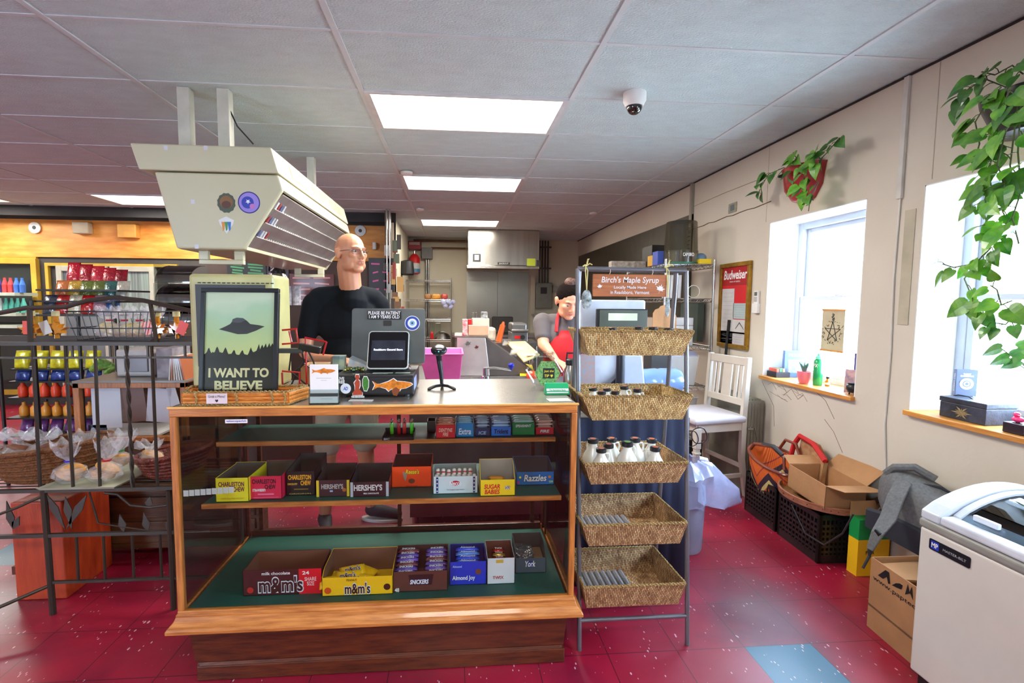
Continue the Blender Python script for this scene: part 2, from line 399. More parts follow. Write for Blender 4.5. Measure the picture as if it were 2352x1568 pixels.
# moulded ledge
prof = [(-.032, .0), (-.032, .012), (-.027, .02), (-.022, .024), (-.012, .036), (-.006, .052), (-.006, .06), (-.001, .063), (-.001, .073), (.02, .073), (.02, 0)]
z0 = .233
b = MB()
rg = []
for (o_, z) in prof:
    rg.append([Vector((CX0+o_, CY0+o_, z0+z)), Vector((CX1-o_, CY0+o_, z0+z)), Vector((CX1-o_, CY1+.02, z0+z)), Vector((CX0+o_, CY1+.02, z0+z))])
b.rings(rg); b.build('base_moulding', oak, case, .003)
MB().hexa([Vector((-.985, 1.84, .075)), Vector((.44, 1.84, .075)), Vector((.44, 2.38, .075)), Vector((-.985, 2.38, .075))],
          [Vector((-1.0, 1.825, .234)), Vector((.45, 1.825, .234)), Vector((.45, 2.39, .234)), Vector((-1.0, 2.39, .234))]).build('base_panel', dkoak, case)
greenm = M('green_shelf_felt', (16, 78, 66), .55, var=.2, scale=4)
MB().boxb(CX0+.03, CX1-.03, CY0+.022, CY1-.03, .27, CD).build('deck', greenm, case)
# frame
b = MB(); 
b.boxb(CX0, CX1, CY0, CY0+.03, CT-.036, CT-.002); b.boxb(CX0, CX1, CY1-.03, CY1, CT-.036, CT-.002)
b.boxb(CX0, CX0+.03, CY0+.03, CY1-.03, CT-.036, CT-.002); b.boxb(CX1-.03, CX1, CY0+.03, CY1-.03, CT-.036, CT-.002)
b.build('top_rail', oak, case, .003)
for (x, y) in ((CX0, CY0), (CX1-.022, CY0), (CX0, CY1-.03), (CX1-.022, CY1-.03)):
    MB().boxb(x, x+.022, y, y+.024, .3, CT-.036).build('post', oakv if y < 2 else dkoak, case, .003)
MB().boxb(CX0+.004, CX1-.004, CY0+.004, CY1+.0, CT-.004, CT).build('counter_top', M('worn_steel_top', (164, 158, 150), .26, .6, var=.14, scale=5, bump=.03, bscale=8), case)
b = MB(); b.boxb(CX0-.004, CX1+.004, CY0-.006, CY0+.006, CT-.006, CT+.002); b.build('top_edging', wood('light_oak', (206, 140, 66), (232, 176, 96), .35, (1, 9, 9), 9), case, .002)
cg = glassmat('case_glass', (244, 246, 245), .03)
MB().boxb(CX0+.022, CX1-.022, CY0+.008, CY0+.013, .306, CT-.036).build('front_glass', cg, case)
sideg = glassmat('side_glass', (205, 205, 198), .06)
MB().boxb(CX0+.008, CX0+.013, CY0+.03, CY1-.03, .306, CT-.036).build('side_glass', sideg, case)
MB().boxb(CX1-.013, CX1-.008, CY0+.03, CY1-.03, .306, CT-.036).build('side_glass', sideg, case)
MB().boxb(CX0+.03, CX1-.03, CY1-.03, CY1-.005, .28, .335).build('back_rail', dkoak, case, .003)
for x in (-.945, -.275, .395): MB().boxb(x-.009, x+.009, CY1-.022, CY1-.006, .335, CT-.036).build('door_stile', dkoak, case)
S1 = (2.08, 2.37, .862); S2 = (1.945, 2.37, .652)
for (ya, yb, z), nm in ((S1, 'shelf'), (S2, 'shelf')):
    t = MB().boxb(-.99, .442, ya+.004, yb, z-.016, z).build(nm, greenm, case)
    MB().boxb(-.992, .443, ya-.008, ya+.004, z-.018, z+.001).build('shelf_edge', oak, t, .002)
b = MB()
for (ya, yb, z) in (S1, S2):
    for x in (-1.0, .445):
        b.boxb(x-.004, x+.004, ya+.02, yb-.02, z-.03, z-.018)
b.boxb(-1.004, -.998, 2.3, 2.32, .31, 1.03); b.boxb(.446, .452, 2.3, 2.32, .31, 1.03)
b.build('shelf_bracket', iron, case)
t = poly(rect(.078, .014), P(543, 967, Y=CY0+.006), X3, Z3, paper, case, 'sticker', .0005, .0006)
text('telescopeclub', P(543, 967, Y=CY0+.0045), X3, Z3, .07, .009, M('purple_ink', (72, 52, 160), .5), case, bold=.02)
t = MB()
for k in range(9):
    q0 = P(424+k*13, 1138-k, Y=CY0+.006); q1 = P(435+k*13, 1124-k, Y=CY0+.006); t.boxb(q0.x, q1.x, CY0-.0014, CY0-.0004, q0.z, q1.z)
t.build('tape_strip', M('old_tape', (150, 154, 148), .6), case)

# ---------------------------------------------------------------- candy cartons
def cm(c): return M('card_%02x%02x%02x' % tuple(c), c, .45, var=.05, coat=.2)
def carton(label, x0, x1, yb, yt, Z, depth, hb, outer, inner=(98, 78, 62), cut=.35, group='candy boxes in the showcase', name='candy_box', skew=0, fill=None):
    """open display carton; front face corners read at photo pixels on its shelf"""
    a = P(x0, yb, Z=Z+.001); c_ = P(x1, yb, Z=Z+.001); y = (a.y+c_.y)/2; X0, X1 = P(x0, yb, Y=y).x, P(x1, yb, Y=y).x
    hf = max(.012, P((x0+x1)/2, yt, Y=y).z-Z); z = Z+.001
    t = thing(name, label, 'candy box', ((X0+X1)/2, y, z), group)
    e = .0016; hb = max(hb, hf); om, im = cm(outer), cm(inner)
    b = MB(); y1 = y+depth
    b.boxb(X0, X1, y, y+e, z, z+hf)
    for (xa, xb) in ((X0, X0+e), (X1-e, X1)):
        ym = y+depth*cut
        b.prism([(y, z), (y1, z), (y1, z+hb), (ym, z+hb*.96), (y, z+hf)], (xa, 0, 0), (0, 1, 0), (0, 0, 1), (xb-xa, 0, 0))
    b.boxb(X0, X1, y1-e, y1, z, z+hb); b.boxb(X0, X1, y, y1, z, z+e)
    b.build('carton', om, t)
    b = MB(); q = .0006   # inside lining
    b.boxb(X0+e, X1-e, y1-e-q, y1-e, z+e, z+hb-.001); b.boxb(X0+e, X1-e, y+e, y+e+q, z+e, z+hf-.001)
    for xa in (X0+e, X1-e-q):
        ym = y+depth*cut
        b.prism([(y+e, z+e), (y1-e, z+e), (y1-e, z+hb-.001), (ym, z+hb*.95), (y+e, z+hf-.002)], (xa, 0, 0), (0, 1, 0), (0, 0, 1), (q, 0, 0))
    b.build('lining', im, t)
    fc = Vector(((X0+X1)/2, y-.0004, z+hf/2)); W = X1-X0
    return t, fc, W, hf, (X0, X1, y, y1, z)
def T(body, info, u, v, w, h, col, bold=.01, outline=None, shear=0, name='lettering'):
    """lettering at fractions of the carton front"""
    t, fc, W, H, _ = info
    rise = 0
    return text(body, fc+X3*(u*W)+Z3*(v*H), X3, Z3, w*W, h*H, cm(col), t, name, bold, cm(outline) if outline else None, shear)
def prt(info, pts, u, v, col, name='print', lift=.0002): return poly(pts, info[1]+X3*(u*info[2])+Z3*(v*info[3]), X3, Z3, cm(col), info[0], name, lift)
def bars(info, n, cols, size, label, name='candy_bar', gr='', lay=None, wmark=None, wcol=(240, 240, 240), rows=1, z0=0, jitter=.12, yoff=.0, foil=False):
    """wrapped bars lying inside a carton; every bar is its own thing"""
    (X0, X1, y, y1, z) = info[4]; out = []
    lx, ly, lz = size
    for r in range(rows):
        for k in range(n):
            c_ = Vector((0, 0, 0)); per = (X1-X0-.006)
            px_ = X0+.003+lx/2+(per-lx)*((k % (lay or 1))/max(1, (lay or 1)-1) if (lay or 1) > 1 else .5)
            py_ = y+.006+ly/2+yoff+(k//(lay or 1))*(ly*1.02)
            pz_ = z+.003+z0+r*lz+lz/2
            pz_ += (k//(lay or 1))*lz*.25
            t = MB(); a = lx/2
            prof = [(-a, .12), (-a+.008, .45), (-a+.012, .95), (0, 1), (a-.012, .95), (a-.008, .45), (a, .12)]
            rg = []
            an = R.uniform(-jitter, jitter)
            for (q, s_) in prof:
                ring = []
                for j in range(8):
                    th = 2*PI*j/8+PI/8
                    wy = (1 if s_ < .6 else 1)*ly*.48*math.copysign(abs(math.cos(th))**.6, math.cos(th)); wz = lz*.47*s_*math.sin(th)
                    ring.append(Vector((px_+q*math.cos(an)-wy*math.sin(an), py_+q*math.sin(an)+wy*math.cos(an), pz_+wz)))
                rg.append(ring)
            t.rings(rg)
            mt = M('wrap_%02x%02x%02x' % tuple(cols[k % len(cols)]), cols[k % len(cols)], .25, .5 if foil else 0, var=.1, bump=.3, bscale=90, coat=.4)
            o = t.build(name, mt, None, smooth='all'); tag(o, label, 'candy bar', gr)
            out.append(o)
            if wmark:
                cc = Vector((px_, py_, pz_+lz*.47)); u = Vector((math.cos(an), math.sin(an), 0)); v = Vector((-math.sin(an), math.cos(an), .0)).normalized()
                text(wmark, cc, u, v, lx*.62, ly*.6, cm(wcol), o, bold=.03, depth=.0012)
    return out
BR, RD, WH, YL, BK = (74, 24, 24), (222, 22, 34), (240, 238, 236), (244, 190, 14), (20, 16, 16)
gb = 'candy boxes on the bottom deck of the showcase'
i = carton("brown chocolate candy carton lettered m&m's, leftmost box on the bottom deck", 559, 739, 1365, 1308, CD, .15, .085, BR, (120, 74, 52), .25, gb)
prt(i, rect(i[2]*.29, i[3]*1.0), .355, 0, RD)
T("m&m's", i, -.02, -.08, .56, .6, (70, 26, 22), .03, (226, 232, 240)); T('milk chocolate', i, -.08, .36, .36, .12, WH, .02)
T('24', i, .3, .34, .09, .14, WH, .04); T('SHARE\nSIZE', i, .36, -.0, .15, .34, (250, 220, 220), .01)
prt(i, disc(i[3]*.12), -.41, -.28, (190, 40, 30))
bars(i, 2, [(150, 30, 36)], (.1, .05, .02), 'dark red candy packet lying in the brown candy box', 'candy_packet', 'packets in the brown candy box', lay=2, rows=2)
i = carton("yellow peanut candy carton lettered m&m's with loose yellow packets piled in it", 740, 902, 1366, 1325, CD, .18, .1, YL, (118, 78, 56), .2, gb)
T("m&m's", i, .0, -.12, .36, .6, (60, 24, 20), .03, (226, 232, 240)); T('PEANUT', i, -.08, .34, .15, .12, (90, 50, 10)); prt(i, disc(i[3]*.18), -.42, -.2, (216, 80, 20)); prt(i, disc(i[3]*.18), .42, -.1, (74, 30, 22))
(X0, X1, y, y1, z) = i[4]
for k, (dx, dy, dz, az, ax) in enumerate(((.035, .03, .04, .2, .5), (.09, .045, .05, .1, .55), (.14, .035, .04, -.25, .6), (.07, .1, .035, .8, .2), (.15, .1, .04, -.6, .3), (.1, .08, .055, .3, .35))):
    b = MB(); nx, ny = 8, 5; rg = []
    mt = Matrix.Translation((X0+dx, y+dy, z+dz)) @ Matrix.Rotation(az, 4, 'Z') @ Matrix.Rotation(ax, 4, 'X')
    for q in range(nx+1):
        u = -1+2*q/nx; s_ = max(.08, (1-u**6))
        rg.append([mt @ Vector((u*.05, .026*math.cos(2*PI*j/10), .011*s_*math.sin(2*PI*j/10))) for j in range(10)])
    b.rings(rg); o = b.build('candy_packet', M('yellow_packet', (246, 186, 12), .25, bump=.4, bscale=70, coat=.4), None, smooth='all')
    tag(o, 'yellow peanut candy packet in the yellow carton'+(', tilted up on top' if k == 1 else ''), 'candy packet', None if k == 1 else 'yellow packets in the yellow candy carton')
    if k in (0, 1, 2, 5):
        text("m&m's", mt @ Vector((0, 0, .0115)), mt.to_3x3() @ X3, mt.to_3x3() @ Y3, .06, .022, cm((60, 24, 20)), o, bold=.03, outline=cm((226, 232, 240)))
i = carton('brown carton marked 48 holding two stacks of purple and brown candy bars', 903, 1028, 1357, 1312, CD, .17, .105, (96, 52, 42), (70, 40, 34), .5, gb)
prt(i, [(-.04, -.015), (.045, -.015), (.052, .028), (-.047, .028)], 0, 0, (50, 18, 20)); T('SNICKERS', i, -.02, -.02, .34, .22, WH, .03, (40, 50, 150), .2); T('48', i, -.43, -.4, .08, .2, WH, .03)
bars(i, 12, [(104, 74, 170), (112, 54, 62), (90, 66, 150)], (.088, .026, .02), 'purple and brown wrapped candy bar stacked in the brown 48-count carton', gr='bars in the brown 48-count carton', lay=2, wmark='SNICKERS', rows=2, z0=.03, jitter=.05)
i = carton('bright blue carton of almond candy bars beside the brown 48-count carton', 1033, 1117, 1342, 1290, CD, .15, .09, (24, 52, 190), (30, 40, 110), .4, gb)
T('Almond Joy', i, -.12, -.22, .62, .24, WH, .02); prt(i, disc(.012), .28, .05, (120, 70, 40)); T('Almond', i, -.3, .3, .25, .1, (170, 200, 240))
bars(i, 5, [(40, 80, 220), (90, 140, 230)], (.1, .026, .02), 'blue wrapped almond candy bar in the bright blue carton', gr='bars in the blue almond carton', wmark='Almond', rows=2, z0=.03, jitter=.05)
i = carton('white carton of red and gold striped chocolate sticks on the bottom deck', 1119, 1182, 1340, 1282, CD, .15, .11, (214, 214, 216), (110, 66, 50), .4, gb)
T('TWIX', i, -.1, -.25, .4, .12, (180, 40, 40), .02); prt(i, rect(.03, .014), -.05, .38, (200, 160, 60))
bars(i, 5, [(196, 40, 30), (210, 170, 70)], (.052, .026, .018), 'red and gold wrapped chocolate stick in the white carton', gr='chocolate sticks in the white carton', wmark='TWIX', rows=3, z0=.01, foil=True)
i = carton('grey carton of silver foil peppermint patties, rightmost on the bottom deck', 1184, 1254, 1315, 1282, CD, .14, .11, (70, 82, 92), (70, 66, 62), .4, gb)
prt(i, disc(.014), -.02, .1, (40, 46, 130)); T('York', i, -.02, .12, .34, .4, WH, .02, None, .2)
(X0, X1, y, y1, z) = i[4]
for k in range(12):
    o = MB().lathe([(.004, -.005), (.019, -.004), (.021, 0), (.019, .004), (.004, .005)], n=12, mtx=Matrix.Translation((X0+.022+(k % 3)*.022, y+.03+(k//3)*.026, z+.05+.006*(k % 2)+.002*(k//3))) @ Matrix.Rotation(R.uniform(-.6, .6), 4, 'X') @ Matrix.Rotation(R.uniform(-.6, .6), 4, 'Y')).build('peppermint_patty', M('silver_foil', (190, 192, 196), .25, .9, bump=.5, bscale=80))
    tag(o, 'small silver foil wrapped patty in the grey carton', 'candy', 'silver patties in the grey carton')
    if k % 4 == 0:
        pass
MB().boxb(X0+.004, X1-.004, y+.004, y1-.004, z+.002, z+.042).build('packing_insert', kraftd, i[0])
# middle shelf
g2 = 'candy boxes on the middle shelf of the showcase'; z2 = S2[2]
CCW = 'CHARLESTON\nCHEW'
i = carton('bright yellow-green chewy candy carton, leftmost on the middle shelf', 496, 572, 1152, 1098, z2, .19, .1, (226, 214, 26), (92, 84, 76), .95, g2)
T('CHARLESTON', i, -.02, .24, .78, .2, (110, 30, 60), .03); T('CHEW', i, .2, .02, .36, .2, (110, 30, 60), .03); T('CHEWY FLAVORED NOUGAT', i, 0, -.36, .7, .07, (190, 150, 20))
i = carton('pink-red strawberry chewy candy carton beside the yellow one', 574, 648, 1146, 1094, z2, .19, .1, (216, 32, 70), (92, 84, 76), .95, g2)
T('CHARLESTON', i, -.05, .28, .74, .2, (60, 14, 30), .03); T('CHEW', i, .14, .04, .34, .2, (60, 14, 30), .03); T('STRAWBERRY', i, -.2, -.1, .42, .12, WH, .03); prt(i, rect(i[2]*.5, .006), 0, -.28, (238, 120, 150)); prt(i, rect(i[2]*.8, .002), 0, -.42, (238, 120, 150))
i = carton('black chocolate chewy candy carton with orange lettering', 658, 724, 1137, 1083, z2, .19, .12, (26, 20, 20), (70, 62, 54), .95, g2)
T('CHARLESTON', i, -.03, .26, .8, .2, (240, 170, 30), .03); T('CHEW', i, .18, .02, .36, .2, (240, 170, 30), .03); T('CHOCOLATEY', i, -.28, -.02, .34, .08, (240, 200, 60), .02); prt(i, rect(i[2]*.5, .005), .02, -.24, (120, 100, 30)); T('ORIGINAL', i, 0, -.43, .8, .05, (180, 160, 60))
i = carton('almond chocolate bar carton with yellow sides, nearly empty', 727, 803, 1140, 1103, z2, .17, .085, (64, 34, 36), (62, 52, 44), .9, g2)
T("HERSHEY'S", i, -.02, .12, .66, .3, (176, 168, 164), .03); prt(i, rect(i[2]*.08, i[3]), -.46, 0, (220, 190, 40)); prt(i, rect(i[2]*.08, i[3]), .46, 0, (220, 190, 40)); prt(i, disc(.008), .34, -.1, (160, 90, 40)); prt(i, rect(.012, .007), -.05, -.16, (150, 170, 210))
i = carton("dark brown chocolate bar carton lettered HERSHEY'S with silver sides", 805, 893, 1140, 1107, z2, .17, .085, (58, 24, 28), (56, 48, 44), .9, g2)
T("HERSHEY'S", i, -.04, .12, .74, .42, (214, 208, 206), .03); T('MILK CHOCOLATE', i, .04, -.28, .4, .1, WH, .02); prt(i, rect(i[2]*.07, i[3]), -.465, 0, (176, 180, 186)); prt(i, rect(i[2]*.07, i[3]), .465, 0, (176, 180, 186))
i = carton('bright orange peanut butter cup carton with a torn flap', 900, 991, 1118, 1072, z2, .15, .1, (246, 74, 14), (84, 48, 38), .6, g2)
T("Reese's", i, .02, .26, .34, .24, (250, 210, 30), .02, (96, 44, 14), .2); prt(i, disc(.011, 20, 1.3), .0, -.2, (120, 60, 30)); prt(i, [(-.012, .024), (.008, .018), (.006, -.002), (0, -.02), (-.008, 0)], -.16, 0, (160, 140, 124)); prt(i, rect(i[2]*.3, .004), .0, -.45, (190, 50, 10))
i = carton('pale blue-white carton full of upright white candy wafer rolls', 995, 1097, 1133, 1094, z2, .13, .085, (206, 218, 222), (150, 160, 158), .7, g2)
prt(i, disc(.011, 24, 1.7), .0, .1, (196, 24, 46)); T('Necco', i, 0, .1, .26, .26, WH, .03); T('The Original Candy Wafers', i, 0, -.28, .4, .08, (90, 100, 110)); 
for u in (-.41, .42):
    prt(i, rect(.009, i[3]*.92), u, 0, (30, 50, 110))
    for k in range(4): prt(i, rect(.005, .005), u, -.34+k*.22, (220, 226, 232), lift=.0006)
(X0, X1, y, y1, z) = i[4]
for k in range(15):
    row, c_ = divmod(k, 8)
    x = X0+.012+c_*(X1-X0-.024)/7+(.006 if row else 0); yy = y+.016+row*.022; an = .35+row*.08
    tp = Vector((x, yy+.03, z+.068+row*.018-.004*(c_ in (2,)))); bt = Vector((x, yy, z+.004))
    o = MB().tube([bt, bt.lerp(tp, .9), bt.lerp(tp, .97), tp], [.0085, .0085, .007, .002], 10).build('wafer_roll', M('waxed_paper', (226, 220, 208), .3, var=.1, coat=.5, bump=.3, bscale=90), None, smooth=True)
    MB().cyl(bt.lerp(tp, .78), bt.lerp(tp, .86), .0088, n=10).build('red_band', cm((200, 60, 70)), o)
    tag(o, 'white waxed-paper candy wafer roll standing in the pale carton', 'candy roll', 'wafer rolls in the pale carton')
i = carton('yellow caramel candy carton with a tall curved cardboard back', 1103, 1183, 1138, 1102, z2, .1, .125, (248, 212, 28), (160, 150, 138), .7, g2)
T('SUGAR\nBABIES', i, -.16, -.08, .46, .62, (214, 34, 40), .03, None, .15); prt(i, rect(.02, .014), .28, .0, (26, 26, 26)); T('BIG &\nCHEWY', i, .28, 0, .18, .24, WH, .02)
bars(i, 4, [(246, 200, 20), (240, 150, 30)], (.07, .02, .014), 'yellow candy packet lying in the yellow caramel carton', 'candy_packet', 'packets in the yellow caramel carton', rows=3)
i = carton('blue carton lettered Razzles, rightmost on the middle shelf', 1186, 1272, 1113, 1084, z2, .14, .085, (26, 110, 190), (84, 78, 80), .8, g2)
T('Razzles', i, 0, .04, .6, .52, WH, .04, (20, 40, 110), .15); prt(i, disc(.005), -.4, .1, (240, 210, 40)); prt(i, disc(.006), .38, .1, (240, 130, 30)); prt(i, disc(.006), -.45, -.3, (200, 40, 120)); T('GUM', i, .42, -.26, .1, .16, (230, 240, 80), .02)
# top shelf
g1 = 'gum boxes on the top shelf of the showcase'; z1 = S1[2]
def gum(label, x0, x1, yb, yt, outer, txt, tcol, tv=-.1, lid=None, th=.3, tw=.7, hb=.07):
    i = carton(label, x0, x1, yb, yt, z1, .1, hb, outer, (190, 200, 200), .6, g1)
    T(txt, i, 0, tv, tw, th, tcol, .03, None, .15)
    bars(i, 3, [lid or WH], (i[2]*.92, .026, .015), 'gum packet inside the '+label.split(' gum box')[0].split(' at the')[0]+' gum box', 'gum_packet', 'packets in the '+label.split(' gum box')[0]+' gum box', rows=4, z0=.004, jitter=.02)
    return i
i = gum('red cinnamon gum box with orange fading corner', 1001, 1046, 1006, 976, (214, 34, 40), 'DENTYNE\nFIRE', (250, 190, 160), -.05, (246, 150, 110), .6)
gum('sky blue peppermint gum box', 1047, 1088, 1003, 972, (22, 140, 200), 'Extra', WH, -.1, (160, 214, 236), .45)
gum('dark navy and silver gum box in the middle of the gum row', 1090, 1126, 1001, 983, (30, 48, 92), 'ICE', (170, 190, 220), -.1, (176, 190, 206), .4, .5)
gum('light blue gum box with white top', 1128, 1174, 1001, 980, (40, 120, 210), 'Trident', (16, 24, 50), 0, (190, 214, 240), .5)
gum('green spearmint gum box with orange round badge', 1176, 1228, 999, 971, (14, 140, 70), 'SPEARMINT', WH, .25, (210, 240, 220), .22)
gum('red and white gum box at the right end of the top shelf', 1230, 1272, 998, 982, (216, 36, 40), 'FIRE', WH, 0, (250, 200, 180), .4, .5, .075)
i = carton('low black tray printed BIC holding four lighters', 878, 950, 1011, 1005, z1, .1, .02, (18, 20, 24), (30, 32, 34), .1, 'trays on the top shelf', 'lighter_tray')
T('BIC', i, -.36, 0, .2, .7, (170, 176, 186), .03, None, .2)
MB().boxb(i[4][0], i[4][1], i[4][3]-.004, i[4][3], i[4][4], i[4][4]+.03).build('tray_back', black, i[0])
for k, (px_, c_, nm) in enumerate(((900, (110, 220, 40), 'light green lighter, leftmost in the black tray'), (916, (200, 24, 30), 'dark red lighter, second in the black tray'), (929, (226, 52, 36), 'orange-red lighter, third in the black tray'), (946, (80, 230, 20), 'vivid green lighter, rightmost in the black tray'))):
    q = P(px_, 1000, Y=2.155); q.z = z1+.004
    t = thing('lighter', nm, 'lighter', q, 'lighters in the black tray')
    MB().lathe([(.0062, 0), (.0072, .002), (.0072, .05), (.0062, .052)], q, 14, Matrix.Translation(q) @ Matrix.Diagonal((1.15, .8, 1, 1)) @ Matrix.Translation(-q)).build('fuel_body', M('lighter_%d' % k, c_, .25, coat=.5), t, smooth=True)
    MB().boxb(q.x-.006, q.x+.006, q.y-.004, q.y+.004, q.z+.052, q.z+.066).build('metal_hood', chrome, t, .002)
    MB().cyl((q.x-.003, q.y, q.z+.067), (q.x+.003, q.y, q.z+.067), .004, n=12).build('spark_wheel', steel, t)
    MB().boxb(q.x-.003, q.x+.003, q.y-.006, q.y-.003, q.z+.05, q.z+.056).build('thumb_lever', red if k % 2 else black, t)
# small items seen behind
o = carton('dark carton lying on the top shelf left of the red gum box', 981, 1000, 992, 968, z1, .07, .05, (70, 70, 64), (50, 50, 46), .9, 'trays on the top shelf')
# ================================================================ on the showcase
TZ = CT+.001
# poster in its black frame, standing in a bamboo tray
t = thing('framed_poster', 'framed green flying saucer poster reading I WANT TO BELIEVE, standing in a bamboo tray', 'poster', (-.835, 1.9, TZ+.005))
pa, pb, pc_, pd_ = P(462, 656, Y=1.93), P(642, 661, Y=1.93), P(472, 915, Y=1.875), P(644, 912, Y=1.875)
o_ = Vector((-.9595, 1.875, TZ+.006)); 
x0, x1 = -.957, -.672; zt = P(550, 660, Y=1.93).z; H = zt-TZ-.006; tilt = .055
u = X3; v = Vector((0, tilt, H)).normalized(); n = u.cross(v)
cx = (x0+x1)/2; W = x1-x0; c0 = Vector((cx, 1.875+tilt/2, TZ+.006+H/2))
fr_ = M('poster_frame', (16, 22, 24), .35)
b = MB(); e = .016
for (a0, a1, b0, b1) in ((-W/2, W/2, H/2-e, H/2), (-W/2, W/2, -H/2, -H/2+e), (-W/2, -W/2+e, -H/2+e, H/2-e), (W/2-e, W/2, -H/2+e, H/2-e)):
    b.prism([(a0, b0), (a1, b0), (a1, b1), (a0, b1)], c0, u, v, -n*.02)
b.build('frame', fr_, t, .002)
pm = bpy.data.materials.new('poster_print'); pm.use_nodes = True; nt = pm.node_tree
tcn = nt.nodes.new('ShaderNodeTexCoord'); sp = nt.nodes.new('ShaderNodeSeparateXYZ'); nt.links.new(tcn.outputs['Generated'], sp.inputs[0])
rp = nt.nodes.new('ShaderNodeValToRGB'); cr = rp.color_ramp; cr.elements[0].position = .0; cr.elements[0].color = lin((196, 208, 140)); cr.elements[1].position = 1; cr.elements[1].color = lin((206, 222, 196))
for ps, c_ in ((.35, (204, 214, 150)), (.6, (186, 208, 160)), (.8, (186, 216, 190)), (.9, (214, 228, 206))):
    q = cr.elements.new(ps); q.color = lin(c_)
nn = nt.nodes.new('ShaderNodeTexNoise'); nn.inputs['Scale'].default_value = 2; nt.links.new(tcn.outputs['Generated'], nn.inputs['Vector'])
ma = nt.nodes.new('ShaderNodeMath'); ma.operation = 'MULTIPLY_ADD'; ma.inputs[1].default_value = .35; nt.links.new(nn.outputs['Fac'], ma.inputs[0]); 
m2 = nt.nodes.new('ShaderNodeMath'); m2.operation = 'SUBTRACT'; m2.inputs[1].default_value = .17; nt.links.new(sp.outputs[2], m2.inputs[0]); nt.links.new(m2.outputs[0], ma.inputs[2])
nt.links.new(ma.outputs[0], rp.inputs[0]); nt.links.new(rp.outputs[0], nt.nodes['Principled BSDF'].inputs['Base Color']); nt.nodes['Principled BSDF'].inputs['Roughness'].default_value = .18
Wi, Hi = W-2*e, H-2*e
art = MB().prism(rect(Wi+.004, Hi+.004), c0-n*.008, u, v, -n*.004).build('print', pm, t)
cp = c0-n*.0078
dk = M('forest_print', (22, 34, 32), .25)
pts = [(-Wi/2, -Hi/2)]
rr = random.Random(3); N_ = 60
hts = []
for k in range(N_+1):
    q = k/N_; base = .315+.05*max(0, q-.6)*2.2+.012*math.sin(q*9)
    spike = max(0, 1-abs((q*8.3) % 1-.5)*3.4)*.045 if q < .8 else .03*(k % 3)/2
    hts.append(base+spike+rr.uniform(-.004, .006))
prof_ = [(Wi/2, -Hi/2)]+[(Wi/2-k/N_*Wi, -Hi/2+hts[N_-k]*Hi/.78) for k in range(N_+1)]
poly([(-Wi/2, -Hi/2)]+prof_, cp, u, v, dk, art, 'treeline')
uf = [(-.072, -.006), (-.05, .004), (-.035, .012), (-.028, .022), (-.012, .03), (.01, .029), (.02, .022), (.03, .012), (.06, .008), (.078, .004), (.05, -.01), (.02, -.021), (-.01, -.022), (-.04, -.014)]
poly([(p[0]*1.12+.004, p[1]*1.15+.062) for p in uf], cp, u, v, M('saucer_print', (58, 64, 68), .25), art, 'saucer')
poly([(-.03, .082), (-.027, .094), (-.012, .1), (.012, .098), (.022, .09), (.0, .08)], cp+n*.0004, u, v, M('saucer_dome', (84, 90, 98), .25), art, 'saucer_dome')
cream = M('cream_print', (214, 206, 158), .3)
vy = lambda py: cp+v*((P(555, py, Y=cp.y).z-cp.z))
text('I WANT TO', vy(855), u, v, Wi*.87, .036, cream, art, bold=.04, depth=.0009)
text('BELIEVE', vy(883), u, v, Wi*.69, .034, cream, art, bold=.04, depth=.0009)
MB().prism(rect(Wi, Hi), c0-n*.004, u, v, -n*.001).build('glazing', glassmat('poster_glass', (250, 252, 250), .06), t)
# bamboo tray
bam = wood('bamboo', (176, 92, 26), (224, 150, 66), .4, (6, 30, 30), 6)
rope = M('seagrass_rope', (196, 164, 104), .8, bump=1, bscale=220, col2=(136, 104, 56), scale=150)
t = thing('bamboo_tray', 'shallow bamboo tray bound with straw rope, holding the flying saucer poster', 'tray', (-.82, 1.87, TZ))
def rop(path, r=.004, closed=False):
    b = MB(); pts = []
    path = [Vector(p) for p in path]
    if closed: path = path+[path[0]]
    for a, c_ in zip(path, path[1:]):
        k = max(2, int((c_-a).length/.006)); pts += [a.lerp(c_, j/k) for j in range(k)]
    pts.append(path[-1])
    for ph in (0, PI):
        q = [p+Vector((0, math.cos(j*1.3+ph), math.sin(j*1.3+ph)))*r*.55+Vector((math.cos(j*1.3+ph), 0, 0))*r*.3 for j, p in enumerate(pts)]
        b.tube(q, r*.62, 5)
    return b
ta = [Vector((-.975, 1.818, TZ)), Vector((-.61, 1.815, TZ)), Vector((-.575, 1.94, TZ)), Vector((-1.01, 1.94, TZ))]
b = MB(); b.hexa([p+Z3*.003 for p in ta], [p+Z3*.009 for p in ta]); b.build('tray_base', bam, t)
for i in range(4):
    a, c_ = ta[i], ta[(i+1) % 4]; d = (c_-a).normalized(); nn_ = Vector((-d.y, d.x, 0))
    b = MB()
    for zz in (.008, .022, .036):
        b.tube([a+Z3*(zz+.004), c_+Z3*(zz+.004)], .008, 8)
    b.build('bamboo_side', bam, t, smooth=True)
rop([p+Z3*.05 for p in ta], .0055, True).build('rope_rim', rope, t, smooth=True)
rop([p+Z3*.006-Vector((0, .008 if k < 2 else 0, 0)) for k, p in enumerate(ta)], .005, True).build('rope_foot', rope, t, smooth=True)
for x in (-.93, -.79, -.665, -.62):
    rop([(x, 1.806, TZ+.006), (x+.006, 1.804, TZ+.028), (x-.002, 1.806, TZ+.05)], .004).build('rope_tie', rope, t, smooth=True)
t = tag(MB().box((0, 0, 0), (.072, .0015, .037)).build('handwritten_card', M('pink_card', (212, 196, 200), .7)), 'small pale card reading Grab a Menu with a heart, on the bamboo tray', 'card')
q = P(498, 915, Y=1.797); t.location = q
text('Grab a Menu!', q+Vector((0, -.0012, .008)), X3, Z3, .058, .009, ink, t); 
